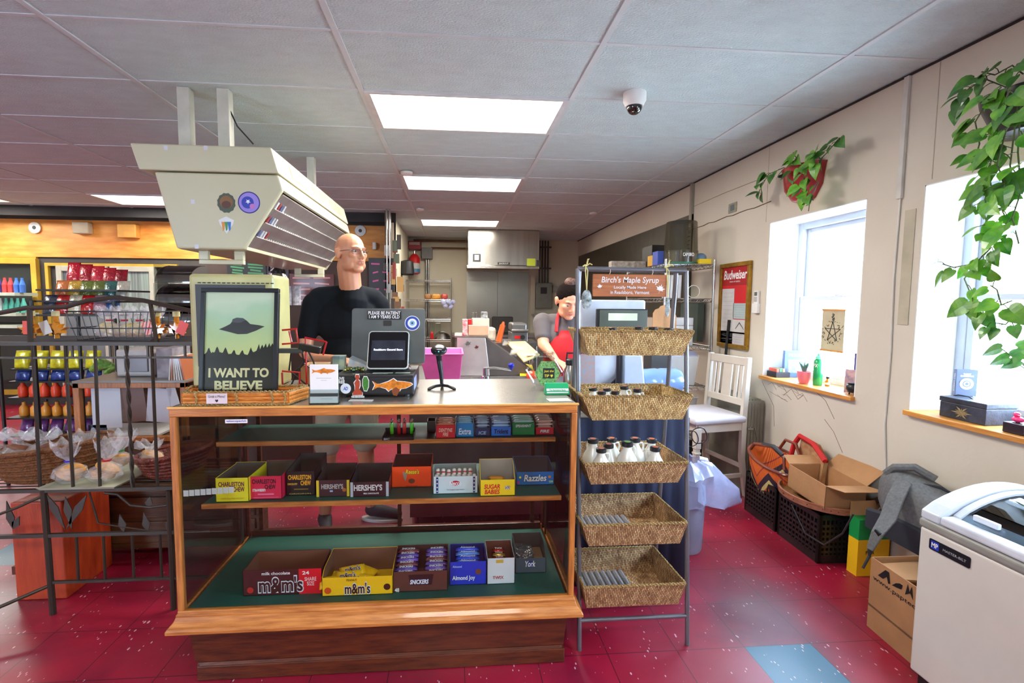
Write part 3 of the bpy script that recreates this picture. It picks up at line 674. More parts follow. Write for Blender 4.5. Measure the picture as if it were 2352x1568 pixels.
hp = [(.0, -.006), (.005, .0), (.0052, .003), (.003, .005), (0, .003), (-.003, .005), (-.0052, .003), (-.005, 0)]
poly(hp, q+Vector((0, -.0012, -.008)), X3, Z3, ink, t, 'heart')
# acrylic card holder
h = thing('card_holder', 'clear acrylic stand holding cards printed with an orange fish', 'card holder', (-.49, 1.825, TZ))
yq = 1.825; xa, xb = P(708, 880, Y=yq).x, P(777, 880, Y=yq).x
b = MB(); zt = P(740, 818, Y=yq).z
b.boxb(xa, xb, yq+.02, yq+.022, TZ, zt); b.boxb(xa, xb, yq, yq+.002, TZ, TZ+.055); b.boxb(xa, xa+.002, yq, yq+.02, TZ, TZ+.055); b.boxb(xb-.002, xb, yq, yq+.02, TZ, TZ+.055); b.boxb(xa, xb, yq, yq+.03, TZ, TZ+.002)
b.build('acrylic_body', clear, h)
xm = (xa+xb)/2; W = xb-xa
c_ = tag(MB().boxb(xa+.004, xb-.004, yq+.008, yq+.018, TZ+.004, P(740, 838, Y=yq).z).build('business_card', paper), 'white cards printed with an orange fish in the clear holder', 'card')
cc = Vector((xm, yq+.0078, P(740, 853, Y=yq).z))
fish = [(-.5, .16), (-.44, .02), (-.5, -.16), (-.38, -.06), (-.3, -.06), (-.16, -.11), (-.1, -.2), (-.04, -.12), (.1, -.12), (.16, -.2), (.2, -.12), (.32, -.1), (.44, -.02), (.5, .04), (.44, .1), (.28, .14), (.1, .15), (.02, .24), (-.1, .14), (-.3, .06), (-.38, .06)]
fm = M('orange_fish_print', (210, 120, 30), .4, var=.45, scale=60)
poly([(p[0]*W*.8, p[1]*W*.5) for p in fish], cc, X3, Z3, fm, c_, 'fish_print')
poly(rect(W*.5, .0018), cc-Z3*.026, X3, Z3, M('grey_print', (170, 172, 176), .6), c_); poly(rect(W*.2, .0015), cc-Z3*.034, X3, Z3, M('grey_print', (0, 0, 0)), c_)
c_ = tag(MB().boxb(xa+.004, xb-.004, yq+.0032, yq+.0062, TZ+.004, TZ+.028).build('business_card', paper), 'low white card in front pocket of the clear holder', 'card')
poly(rect(W*.4, .0016), Vector((xm+.01, yq+.003, TZ+.02)), X3, Z3, M('grey_print', (0, 0, 0)), c_)
b = MB().boxb(xa+.003, xb-.003, yq+.0066, yq+.0076, TZ+.004, TZ+.04).build('backing_strip', dkgrey, h)
# cash drawer with stickers
cdm = M('drawer_black', (30, 30, 32), .45, bump=.05)
q0 = P(768, 914, Z=TZ); q1 = P(950, 916, Z=TZ); yd = 1.94; x0, x1 = P(769, 900, Y=yd).x, P(950, 900, Y=yd).x; zt = P(860, 861, Y=yd).z
reg = thing('cash_drawer', 'black cash drawer with stickers of a big orange fish and a red figure', 'cash drawer', ((x0+x1)/2, yd+.12, TZ))
MB().boxb(x0, x1, yd, yd+.3, TZ+.012, zt).build('drawer_body', cdm, reg, .003)
MB().boxb(x0+.004, x1-.004, yd-.004, yd, TZ+.018, zt-.012).build('drawer_front', cdm, reg, .002)
for x in (x0+.03, x1-.03):
    for y in (yd+.03, yd+.27): MB().cyl((x, y, TZ), (x, y, TZ+.013), .012).build('foot', black, reg)
def on(px_, py_): return P(px_, py_, Y=yd-.0045)
def sticker(pts, c_, s_, colr, nm='sticker', sh=(1, 1)):
    big = [(p[0]*s_*sh[0], p[1]*s_*sh[1]) for p in pts]
    cxx = sum(p[0] for p in big)/len(big); cyy = sum(p[1] for p in big)/len(big)
    out = []
    for p in big:
        d = Vector((p[0]-cxx, p[1]-cyy)); d = d*(1+.0035/max(d.length, .002)); out.append((d.x+cxx, d.y+cyy))
    o = poly(out, c_, X3, Z3, paper, reg, nm, .0003)
    o.name = nm; b2 = poly(big, c_, X3, Z3, colr, o, 'sticker_print', .0008); return o, b2
sticker(fish, on(902, 885), .155, fm, 'fish_sticker', (1, .72))
poly([(p[0]*.03, p[1]*.03) for p in [(-.5, .2), (-.6, 0), (-.4, -.6), (.1, -.7), (.5, .1), (.0, .5)]], on(910, 897), X3, Z3, M('fin_print', (120, 60, 30), .4), reg, 'fin_print', .0012)
lady = [(-.1, .5), (.1, .5), (.14, .34), (.06, .26), (.16, .2), (.16, .0), (.1, -.14), (.3, -.3), (.32, -.44), (-.3, -.46), (-.3, -.32), (-.16, -.2), (-.14, -.02), (-.2, .12), (-.06, .26), (-.14, .36)]
sticker(lady, on(821, 885), .085, M('red_figure_print', (176, 70, 46), .4), 'figure_sticker', (.72, 1))
pick = [(-.12, .5), (.1, .48), (.2, .2), (.18, -.2), (.08, -.5), (-.12, -.48), (-.2, -.1), (-.2, .25)]
sticker(pick, on(840, 881), .055, M('pickle_print', (66, 130, 50), .5, var=.3, scale=200), 'pickle_sticker')
so, _ = sticker(disc(.5), on(794, 892), .034, M('sticker_white', (214, 220, 232), .4), 'round_sticker'); text('AD', on(794, 892)-Y3*.001, X3, Z3, .018, .014, M('blue_ink', (30, 60, 170), .5), so, shear=.2, bold=.02)
text('LIVE\nFREE', on(783, 873)-Y3*.0008, X3, Z3, .03, .026, paper, reg, bold=.04)
text('THE BERKSHIRES', on(822, 911)-Y3*.0008, X3, Z3, .052, .007, paper, reg, bold=.05)
poly(rect(.05, .009), on(822, 911), X3, Z3, M('teal_strip', (70, 120, 116), .5), reg, 'sticker')
text('GREAT OUTDOORS', Vector(((x0+x1)/2-.02, yd+.03, zt+.0005)), X3, Y3, .14, .012, paper, reg, bold=.04)
for (xa_, xb_) in ((x0+.14, x0+.22), (x0+.23, x0+.29)): poly(rect(xb_-xa_, .03), Vector(((xa_+xb_)/2, yd+.055, zt)), X3, Y3, M('mint_card', (190, 210, 196), .5), reg, 'flat_sticker')
poly(rect(.13, .05), Vector((x1, yd+.08, TZ+.05)), Y3, Z3, M('side_sticker', (150, 160, 210), .5), reg, 'side_sticker')
o = tag(MB().boxb(0, .09, 0, .03, 0, .0012).build('paper_slip', paper), 'white paper slip lying in front of the black cash drawer', 'paper'); o.location = P(800, 921, Z=TZ); o.rotation_euler = (0, 0, -.08)
# touch monitor (seen from behind)
mon = thing('pos_monitor', 'grey back of a touch monitor with an eye sticker and PLEASE BE PATIENT sticker', 'monitor', (-.3, 2.16, zt))
a_, b_, c3, d_ = P(806, 710, Y=2.16), P(974, 712, Y=2.16), P(975, 812, Y=2.13), P(812, 806, Y=2.13)
gmn = M('monitor_grey', (86, 92, 92), .35, .3)
W = b_.x-a_.x; H = a_.z-c3.z; cc = (a_+b_+c3+d_)/4; v = Vector((0, .03, H)).normalized(); n = X3.cross(v)
def rrect(w_, h_, r, n_=5):
    out = []
    for (sx_, sy_, a0) in ((1, -1, -PI/2), (1, 1, 0), (-1, 1, PI/2), (-1, -1, PI)):
        for k in range(n_+1):
            a = a0+k/n_*PI/2; out.append((sx_*(w_/2-r)+r*math.cos(a), sy_*(h_/2-r)+r*math.sin(a)))
    return out
MB().prism(rrect(W, H+.05, .012), cc-v*.022, X3, v, -n*.018).build('back_shell', gmn, mon, .003)
MB().box(cc-n*.03-v*.02, (W*.3, .03, H*.5)).build('stand_neck', black, mon, .004)
MB().box((cc.x, 2.17, zt+.006), (.17, .12, .012)).build('stand_foot', black, mon, .004)
MB().prism(rect(W*.98, H), cc-v*.022-n*.018, X3, v, -n*.002).build('screen', black, mon)
st = MB().prism(rect(.145, .036), P(883, 723, Y=2.148), X3, v, n*.001).build('slogan_sticker', ink, mon)
text('PLEASE BE PATIENT\nI AM 9 YEARS OLD', P(883, 723, Y=2.148)+n*.0012, X3, v, .138, .032, paper, st, bold=.06)
ec = P(947, 742, Y=2.15)
for k, (r, c_) in enumerate(((.033, (226, 230, 236)), (.03, (20, 60, 160)), (.02, (226, 230, 236)), (.011, (120, 170, 210)), (.004, (20, 30, 50)))):
    o = poly(disc(r, 32), ec+n*(.0006*k), X3, v, cm(c_), mon if k == 0 else o, 'eye_sticker' if k == 0 else 'eye_ring') if k < 2 else poly(disc(r, 32), ec+n*(.0006*k), X3, v, cm(c_), o.parent, 'eye_ring')
poly(rrect(.036, .024, .004), P(890, 742, Y=2.149), X3, v, black, mon, 'badge', .0008)
# customer tablet
tb = thing('customer_tablet', 'white tilted tablet showing Readsboro General Store on a dark screen', 'tablet', (-.27, 2.0, zt))
a_, c3 = P(846, 760, Y=2.06), P(940, 847, Y=1.99); lo, hi = P(843, 847, Y=1.99), P(938, 760, Y=2.06)
W = (c3.x-lo.x+hi.x-a_.x)/2; cc = (a_+c3+lo+hi)/4; v = (a_-lo).normalized(); v.x = 0; v.normalize(); H = (a_-lo).length; n = X3.cross(v)
MB().prism(rrect(W, H, .014), cc, X3, v, -n*.01).build('tablet_shell', M('tablet_white', (196, 200, 196), .3), tb, .002)
MB().prism(rrect(W-.008, H-.008, .012), cc+n*.0006, X3, v, -n*.001).build('tablet_bezel', M('tablet_black', (14, 16, 18), .12), tb)
scm = M('tablet_screen', (34, 38, 48), .2, emit=.5, var=.3, scale=20)
s_ = poly(rect(W*.82, H*.52), cc-v*.002, X3, v, scm, tb, 'screen', .0008)
text('Readsboro General Store', cc+n*.0012, X3, v, W*.7, .009, M('screen_text', (220, 224, 240), .4, emit=1.5), s_, bold=.02)
MB().hexa([lo-n*.0+Vector((.02, .01, -.002)), c3+Vector((-.02, .01, -.002)), c3+Vector((-.02, .11, 0)), lo+Vector((.02, .11, 0))], [cc-X3*W*.35-n*.01, cc+X3*W*.35-n*.01, cc+X3*W*.35-n*.014+v*.02, cc-X3*W*.35-n*.014+v*.02]).build('tablet_stand', M('tablet_white', (0, 0, 0)), tb)
# things on the cash drawer left of the tablet
o = thing('leaflet_box', 'small clear box of sky-blue leaflets behind the fish cards', 'leaflet box', P(800, 858, Z=zt))
q = P(790, 858, Y=2.1); zz = zt
MB().boxb(q.x-.05, q.x+.01, 2.08, 2.14, zz, zz+.055).build('box_body', clear, o)
MB().hexa([(q.x-.045, 2.085, zz+.002), (q.x+.005, 2.085, zz+.002), (q.x+.005, 2.12, zz+.002), (q.x-.045, 2.12, zz+.002)], [(q.x-.045, 2.1, zz+.06), (q.x+.005, 2.1, zz+.06), (q.x+.005, 2.13, zz+.06), (q.x-.045, 2.13, zz+.06)]).build('leaflets', M('leaflet_blue', (96, 130, 150), .4, col2=(190, 190, 150), scale=30), o)
o = tag(MB().hexa([(q.x+.02, 2.07, zz), (q.x+.1, 2.07, zz), (q.x+.1, 2.13, zz), (q.x+.02, 2.13, zz)], [(q.x+.025, 2.08, zz+.05), (q.x+.105, 2.075, zz+.02), (q.x+.105, 2.125, zz+.025), (q.x+.03, 2.13, zz+.058)]).build('folded_leaflet', M('leaflet_sky', (110, 150, 190), .35, col2=(214, 196, 160), scale=25), None, .002), 'folded glossy sky-blue leaflet slanting left of the tablet', 'leaflet')
b = MB()
for k in range(14): b.ell((q.x+.02+(k % 7)*.012, 2.03+(k//7)*.014, zz+.008+.003*(k % 3)), (.008, .007, .008), (k, k*.5, 0), 8, 5)
o = tag(b.build('gold_ribbon_bow', M('gold_foil', (196, 170, 60), .2, .9, col2=(90, 150, 130), scale=40), None, smooth=True), 'crumpled gold and green foil bow on the cash drawer', 'bow')
b = MB(); 
for k in range(7): b.ell((x1-.03-.012*k, yd+.16+.01*(k % 2), zt+.008), (.009, .008, .008), None, 8, 5)
tag(b.build('beaded_bracelet', M('bracelet_beads', (110, 40, 36), .4, col2=(220, 210, 200), scale=90, island=.3), None, smooth=True), 'small heap of maroon and white beads right of the tablet', 'bracelet')
# barcode scanner
q = P(1015, 893, Z=TZ)
s_ = thing('barcode_scanner', 'black barcode scanner on a curved tripod stand', 'barcode scanner', q)
b = MB()
for a in (-.4, PI+.4, PI/2):
    b.tube([q+Vector((0, 0, .018)), q+Vector((math.cos(a)*.03, math.sin(a)*.03, .016)), q+Vector((math.cos(a)*.06, math.sin(a)*.06, .004)), q+Vector((math.cos(a)*.066, math.sin(a)*.066, .003))], [.008, .008, .007, .004], 8)
b.build('tripod_foot', black, s_, smooth=True)
hd = P(1008, 806, Y=q.y-.01)
MB().tube([q+Z3*.014, q+Vector((-.002, -.006, .06)), hd+Vector((.002, .012, -.045))], [.007, .009, .012], 10).build('stand_stem', black, s_, smooth=True)
MB().tube([hd+Vector((.002, .014, -.05)), hd+Vector((.0, .006, -.02)), hd+Vector((0, 0, .0))], [.011, .014, .018], 12).build('handle', M('scanner_black', (28, 30, 32), .3), s_, smooth=True)
MB().ell(hd+Vector((0, .005, .004)), (.036, .04, .02), (.35, 0, 0)).build('scan_head', M('scanner_black', (0, 0, 0)), s_, smooth=True)
MB().ell(hd+Vector((0, -.026, .0)), (.022, .01, .011), (.35, 0, 0)).build('scan_window', M('scan_window', (10, 20, 26), .08), s_, smooth=True)
MB().ell(hd+Vector((0, -.034, .001)), (.006, .002, .004)).build('scan_led', M('cyan_led', (60, 190, 200), .3, emit=2), s_)
# tip jar
q = P(1268, 884, Z=TZ); q = Vector((.405, 2.17, TZ))
jar = thing('tip_jar', 'hexagonal glass tip jar with a green leafy label reading Just the TIP', 'tip jar', q)
hx = []
jw = P(1310, 840, Y=2.13).x-P(1228, 840, Y=2.13).x; jz = P(1265, 815, Y=2.13).z-TZ
def hexring(s_, y, z0_=0):
    return [Vector((q.x+s_*jw/2*math.cos(a), q.y+y, TZ+.004+jz*.46+s_*jz*.5*math.sin(a))) for a in [PI/3*k for k in range(6)]]
b = MB().rings([hexring(.86, -.048), hexring(1, -.035), hexring(1, .035), hexring(.86, .048)]); b.build('glass_body', clear, jar, .003)
MB().lathe([(.045, 0), (.043, .012), (.046, .016), (.046, .024), (.04, .026), (.038, .01)], (q.x, q.y, TZ+jz*.9), 20, cap=False).build('glass_rim', clear, jar, smooth=True)
lc = Vector((q.x+.006, q.y-.0485, TZ+jz*.46))
lab = poly([(p[0]*jw*.36, p[1]*jz*.4) for p in [(1, 0), (.5, .9), (-.5, .9), (-1, 0), (-.5, -.9), (.5, -.9)]], lc, X3, Z3, M('leaf_label', (46, 120, 66), .5, col2=(150, 190, 110), scale=90), jar, 'leaf_label', .001)
for k in range(16):
    a = 2*PI*k/16; poly(disc(.0018, 8), lc+Vector((math.cos(a)*jw*.29, -.001, math.sin(a)*jz*.33)), X3, Z3, ink, lab, 'label_dot')
sl = poly(rect(.052, .046), lc+Vector((.006, -.001, 0)), X3, Z3, M('chalk_label', (26, 34, 40), .7), jar, 'chalk_label', .001)
text('Just the', lc+Vector((.006, -.003, .009)), X3, Z3, .044, .013, M('yellow_ink', (226, 200, 40), .6), sl, shear=.1, bold=.02)
text('TIP', lc+Vector((-.003, -.003, -.011)), X3, Z3, .022, .012, M('yellow_ink', (0, 0, 0)), sl, shear=.1, bold=.02)
poly([(p[0]*1.1, p[1]*1.3) for p in hp], lc+Vector((.019, -.003, -.011)), X3, Z3, M('yellow_ink', (0, 0, 0)), sl, 'heart')
b = MB()
for k in range(10): b.box((q.x-.012+R.uniform(-.01, .01), q.y+R.uniform(-.004, .004), TZ+.03+k*.006), (.034, .02, .001), (R.uniform(-.7, .7), R.uniform(-.7, .7), k))
tag(b.build('banknotes', M('banknote', (150, 160, 130), .7, col2=(214, 120, 80), scale=30)), 'crumpled banknotes inside the tip jar', 'money')
# green card reader holder and loose card
qa = P(1250, 905, Z=TZ)
g_ = thing('green_card_stand', 'bright green counter card stand with white print, in front of the tip jar', 'card stand', (.41, 2.0, TZ))
gr = M('bright_green', (20, 170, 104), .35)
a0, a1 = P(1252, 904, Y=1.98), P(1309, 903, Y=1.98); t0 = P(1255, 878, Y=2.02).z
b0 = [(a0.x, 1.975, TZ), (a1.x, 1.975, TZ), (a1.x, 2.02, TZ), (a0.x, 2.02, TZ)]; t_ = [(a0.x+.004, 2.0, t0), (a1.x-.004, 2.0, t0), (a1.x-.004, 2.02, t0), (a0.x+.004, 2.02, t0)]
MB().hexa([Vector(p) for p in b0], [Vector(p) for p in t_]).build('stand_body', gr, g_, .003)
vv = (Vector((0, 2.0, t0))-Vector((0, 1.975, TZ))).normalized(); cc = Vector(((a0.x+a1.x)/2, 1.985, (TZ+t0)/2-.004))
s_ = poly(rect(a1.x-a0.x-.012, .011), cc-Vector((0, .0, 0)), X3, vv, paper, g_, 'white_band', .003)
text('The Berkshire Bank', cc+Vector((0, -.004, 0)), X3, vv, .07, .007, gr, s_, bold=.02)
poly(rect(a1.x-a0.x-.014, .005), cc-vv*.012, X3, vv, paper, g_, 'white_band', .003)
o = tag(MB().boxb(0, .09, 0, .055, 0, .001).build('loose_card', M('cream_card', (206, 204, 186), .6)), 'cream card lying on the case top right of the green stand', 'card'); o.location = P(1262, 922, Z=TZ); o.rotation_euler = (0, 0, .06)

# ================================================================ syrup stand
tubem = M('grey_tube', (118, 118, 124), .35, .6)
st = thing('ladder_stand', 'grey metal A-frame stand carrying five woven baskets', 'display stand', (.76, 2.0, 0))
fl0, fl1 = Vector((.523, 1.9, 0)), Vector((.992, 1.9, 0)); ft0, ft1 = Vector((P(1327, 617, Y=2.02).x, 2.02, P(1327, 617, Y=2.02).z)), Vector((P(1576, 622, Y=2.02).x, 2.02, P(1576, 622, Y=2.02).z))
rl0, rl1 = Vector((.53, 2.24, 0)), Vector((.98, 2.24, 0)); rt0, rt1 = ft0+Vector((.012, .02, -.004)), ft1+Vector((-.035, .02, -.004))
for a, c_ in ((fl0, ft0), (fl1, ft1)): MB().cyl(a, c_, .0095, n=12).build('front_leg', tubem, st, smooth=True)
for a, c_ in ((rl0, rt0), (rl1, rt1)): MB().cyl(a, c_, .0095, n=12).build('rear_leg', tubem, st, smooth=True)
MB().cyl(ft0, ft1, .0105, n=12).build('top_bar', tubem, st, smooth=True)
zb = .125; MB().cyl(fl0.lerp(ft0, zb/1.6), fl1.lerp(ft1, zb/1.6), .0085, n=12).build('lower_bar', tubem, st, smooth=True)
MB().cyl(rl0.lerp(rt0, .1), rl1.lerp(rt1, .1), .008, n=12).build('rear_bar', tubem, st, smooth=True)
def weave(name, c1, c2):
    mt = bpy.data.materials.new(name); mt.use_nodes = True; nt = mt.node_tree; N = nt.nodes; L = nt.links; bs = N['Principled BSDF']
    uv = N.new('ShaderNodeUVMap'); mp = N.new('ShaderNodeMapping'); mp.inputs['Rotation'].default_value = (0, 0, PI/2+.12); L.new(uv.outputs[0], mp.inputs[0])
    br = N.new('ShaderNodeTexBrick'); br.offset = .5; br.inputs['Scale'].default_value = 1; br.inputs['Brick Width'].default_value = .019; br.inputs['Row Height'].default_value = .0075; br.inputs['Mortar Size'].default_value = .0013; br.inputs['Mortar Smooth'].default_value = 1
    br.inputs['Color1'].default_value = lin(c1); br.inputs['Color2'].default_value = lin(c2); br.inputs['Mortar'].default_value = lin(tuple(v*.32 for v in c2)); L.new(mp.outputs[0], br.inputs['Vector'])
    nz = N.new('ShaderNodeTexNoise'); nz.inputs['Scale'].default_value = 26; L.new(uv.outputs[0], nz.inputs['Vector'])
    mx = N.new('ShaderNodeMix'); mx.data_type = 'RGBA'; mx.blend_type = 'MULTIPLY'; mx.inputs['Factor'].default_value = .55
    rp = N.new('ShaderNodeValToRGB'); rp.color_ramp.elements[0].position = .3; rp.color_ramp.elements[1].position = .65; rp.color_ramp.elements[0].color = lin((150, 104, 64)); rp.color_ramp.elements[1].color = (1, 1, 1, 1); L.new(nz.outputs['Fac'], rp.inputs[0])
    L.new(br.outputs['Color'], mx.inputs['A']); L.new(rp.outputs[0], mx.inputs['B']); L.new(mx.outputs['Result'], bs.inputs['Base Color']); bs.inputs['Roughness'].default_value = .6
    iv = N.new('ShaderNodeMath'); iv.operation = 'SUBTRACT'; iv.inputs[0].default_value = 1; L.new(br.outputs['Fac'], iv.inputs[1])
    bp = N.new('ShaderNodeBump'); bp.inputs['Strength'].default_value = 1; bp.inputs['Distance'].default_value = .004; L.new(iv.outputs[0], bp.inputs['Height']); L.new(bp.outputs[0], bs.inputs['Normal'])
    MATS[name] = mt; return mt
wv1 = weave('woven_seagrass', (240, 212, 146), (196, 152, 88)); wv2 = weave('woven_seagrass_brown', (222, 184, 132), (170, 122, 76))
def woven_box(label, bot, top, mat, thick=.008, name='woven_basket', group=None, rimm=rope, cat='basket', wavy=0):
    """flared rectangular basket: bot/top = corner lists (front-left, front-right, back-right, back-left)"""
    t = thing(name, label, cat, sum((Vector(p) for p in bot), Vector())/4, group)
    bot = [Vector(p) for p in bot]; top = [Vector(p) for p in top]
    def loop(a, f): return [a[i].lerp(a[(i+1) % 4], j/10) for i in range(4) for j in range(10)]
    def lev(f, inset):
        cs = [bot[i].lerp(top[i], f) for i in range(4)]; ce = sum(cs, Vector())/4
        cs = [p+(ce-p).normalized()*inset*1.4 for p in cs]
        L_ = loop(cs, f); return [p+Z3*(wavy*math.sin(k*1.1)*f) for k, p in enumerate(L_)]
    bm = bmesh.new(); uvl = bm.loops.layers.uv.new('UVMap'); H = (top[0]-bot[0]).length
    def wall(inset):
        rows = [lev(j/5, inset) for j in range(6)]; vr = [[bm.verts.new(p) for p in r] for r in rows]; per = [0]
        for k in range(40): per.append(per[-1]+(rows[3][(k+1) % 40]-rows[3][k]).length)
        for j in range(5):
            for k in range(40):
                f = bm.faces.new((vr[j][k], vr[j][(k+1) % 40], vr[j+1][(k+1) % 40], vr[j+1][k]))
                for lp, (uu, ww) in zip(f.loops, ((per[k], j), (per[k+1], j), (per[k+1], j+1), (per[k], j+1))): lp[uvl].uv = (uu, ww/5*H)
        return vr
    A = wall(0); B_ = wall(thick)
    for k in range(40): bm.faces.new((A[5][k], A[5][(k+1) % 40], B_[5][(k+1) % 40], B_[5][k])); bm.faces.new((A[0][k], A[0][(k+1) % 40], B_[0][(k+1) % 40], B_[0][k]))
    fz = bm.faces.new([v_ for v_ in A[0]]); fi = bm.faces.new([bm.verts.new(v_.co+Z3*.006) for v_ in B_[0]])
    for f in (fz, fi):
        for lp in f.loops: lp[uvl].uv = (lp.vert.co.x, lp.vert.co.y)
    bmesh.ops.recalc_face_normals(bm, faces=bm.faces)
    me = bpy.data.meshes.new('woven_body'); bm.to_mesh(me); bm.free()
    obj('woven_body', me, mat, t)
    rp_ = lev(1, thick*.4); rop(rp_, .0062, True).build('rope_rim', rimm, t, smooth=True)
    return t
bk = []
spec = [  # front rim px (left,right), rim y, bottom px (left,right), bottom y, back rim y(px) , front Y, depth, mat
    ('topmost woven basket on the ladder stand, golden straw, under the maple syrup sign', 1338, 1597, 759, 1352, 1568, 818, 1.93, .26, wv1),
    ('second woven basket from the top, golden, only black caps showing over the rim', 1338, 1594, 908, 1360, 1568, 966, 1.88, .28, wv1),
    ('third woven basket, in the middle of the stand, full of white jugs', 1342, 1583, 1062, 1357, 1557, 1112, 1.86, .30, wv2),
    ('fourth woven basket from the top, empty, lighter rim', 1338, 1580, 1202, 1352, 1562, 1253, 1.85, .31, wv2),
    ('bottom woven basket on the stand, empty, reddish brown', 1340, 1577, 1343, 1347, 1558, 1393, 1.84, .31, wv2)]
for (lb, l, r, yt, bl, br, yb, Yf, dp, mt) in spec:
    tl, tr = P(l, yt+4, Y=Yf), P(r, yt, Y=Yf); b0, b1 = P(bl, yb, Y=Yf+.03), P(br, yb-4, Y=Yf+.03)
    zt_ = (tl.z+tr.z)/2; zb_ = (b0.z+b1.z)/2
    bot = [(b0.x, Yf+.03, zb_), (b1.x, Yf+.03, zb_), (b1.x-.0, Yf+dp-.03, zb_), (b0.x, Yf+dp-.03, zb_)]
    top = [(tl.x, Yf, zt_), (tr.x, Yf, zt_), (tr.x-.01, Yf+dp, zt_), (tl.x, Yf+dp, zt_)]
    t = woven_box(lb, bot, top, mt); bk.append((bot, top, zb_, zt_, t, Yf, dp))
# syrup jugs
jugm = M('jug_white', (222, 218, 206), .3, var=.03, coat=.3); capm = M('jug_cap', (26, 24, 26), .4); capo = M('cap_label', (200, 110, 60), .5)
def jug(x, y, z, label, s=1, cap=(200, 110, 60), rz=0, gr=None):
    t = thing('syrup_jug', label, 'syrup jug', (x, y, z), gr)
    MB().lathe([(.02, 0), (.035, .003), (.04, .012), (.041, .04), (.034, .062), (.022, .082), (.016, .094), (.015, .104), (.017, .106)], (x, y, z), 20, Matrix.Translation((x, y, z)) @ Matrix.Scale(s, 4) @ Matrix.Translation((-x, -y, -z))).build('jug_body', jugm, t, smooth=True)
    MB().lathe([(.018, .104), (.0205, .106), (.0205, .119), (.018, .121)], (x, y, z), 18, Matrix.Translation((x, y, z)) @ Matrix.Scale(s, 4) @ Matrix.Translation((-x, -y, -z))).build('cap', capm, t, smooth=True)
    MB().cyl((x, y, z+.121*s), (x, y, z+.1216*s), .012*s).build('cap_label', cm(cap), t)
    dx, dy = math.cos(rz), math.sin(rz)
    MB().tube([(x+dx*.014*s, y+dy*.014*s, z+.1*s), (x+dx*.03*s, y+dy*.03*s, z+.1*s), (x+dx*.034*s, y+dy*.034*s, z+.086*s), (x+dx*.03*s, y+dy*.03*s, z+.068*s)], .004*s, 8).build('handle', jugm, t, smooth=True)
    MB().lathe([(.0412, .012), (.0413, .03)], (x, y, z), 20, cap=False).build('teal_band', M('jug_label', (60, 140, 150), .5), t)
    return t
bot, top, zb_, zt_, t, Yf, dp = bk[2]
for k, (px_, py_, yy, lb, rz) in enumerate(((1362, 1010, 2.04, 'white syrup jug, back left corner of the middle basket', 2), (1381, 1032, 1.94, 'white syrup jug with orange-labelled cap, front left in the middle basket', 0), (1398, 1022, 2.0, 'white syrup jug behind the front left one, handle hidden', 3),
        (1405, 1008, 2.08, 'white syrup jug, second from the left in the back row', 0), (1441, 1017, 1.97, 'largest looking white syrup jug with green cap label, centre of the middle basket', .4), (1459, 1008, 2.06, 'white syrup jug with teal band, back row right of the centre jug', 0), (1497, 1010, 2.06, 'white syrup jug at the right of the back row', 3), (1505, 1029, 1.94, 'white syrup jug standing alone, front right in the middle basket', 2.8))):
    q = P(px_, py_, Y=yy); jug(q.x, yy, zb_+.009, lb, (q.z+.006-zb_-.009)/.121, (120, 170, 60) if k == 4 else (200, 100, 50), rz)
bot, top, zb_, zt_, t, Yf, dp = bk[1]
for k, (px_, py_, yy, lb) in enumerate(((1362, 892, 2.05, 'white jug with black cap at the left in the second basket'), (1382, 900, 1.96, 'white jug, black cap low at front, second from left in the second basket'), (1394, 893, 2.06, 'white jug with orange-marked cap peeping between two others in the second basket'), (1413, 900, 1.96, 'white jug, black cap in front centre of the second basket'), (1434, 888, 2.05, 'tallest white jug in the second basket, neck and handle showing'), (1464, 895, 2.0, 'white jug at the right of the jugs in the second basket'))):
    q = P(px_, py_, Y=yy); jug(q.x, yy, zb_+.009, lb, min(1.3, (q.z+.004-zb_-.009)/.121), (190, 100, 50), 0)
bot, top, zb_, zt_, t, Yf, dp = bk[0]
for k, (px_, py_, yy, lb) in enumerate(((1408, 753, 2.03, 'small jug with black cap, leftmost in the top basket'), (1468, 751, 2.05, 'small jug, black cap with orange mark, middle of the top basket'), (1500, 752, 2.03, 'small jug with black cap next to the middle one in the top basket'), (1535, 754, 2.02, 'small jug with black cap, rightmost in the top basket'))):
    q = P(px_, py_, Y=yy); jug(q.x, yy, zb_+.009, lb, (q.z+.003-zb_-.009)/.121, (200, 90, 40), 0)
# liners rolled in the two empty baskets
for k, nm in ((3, 'fourth'), (4, 'bottom')):
    bot, top, zb_, zt_, t, Yf, dp = bk[k]; b = MB()
    for j in range(8):
        x = bot[0][0]+.02+j*.028; b.tube([(x, Yf+.05, zb_+.018), (x, Yf+dp-.06, zb_+.018)], .0135, 8)
    tag(b.build('ribbed_liner', M('grey_liner', (116, 112, 112), .8, bump=.5), None, smooth=True), 'ribbed grey liner mat lying in the '+nm+' basket', 'liner')
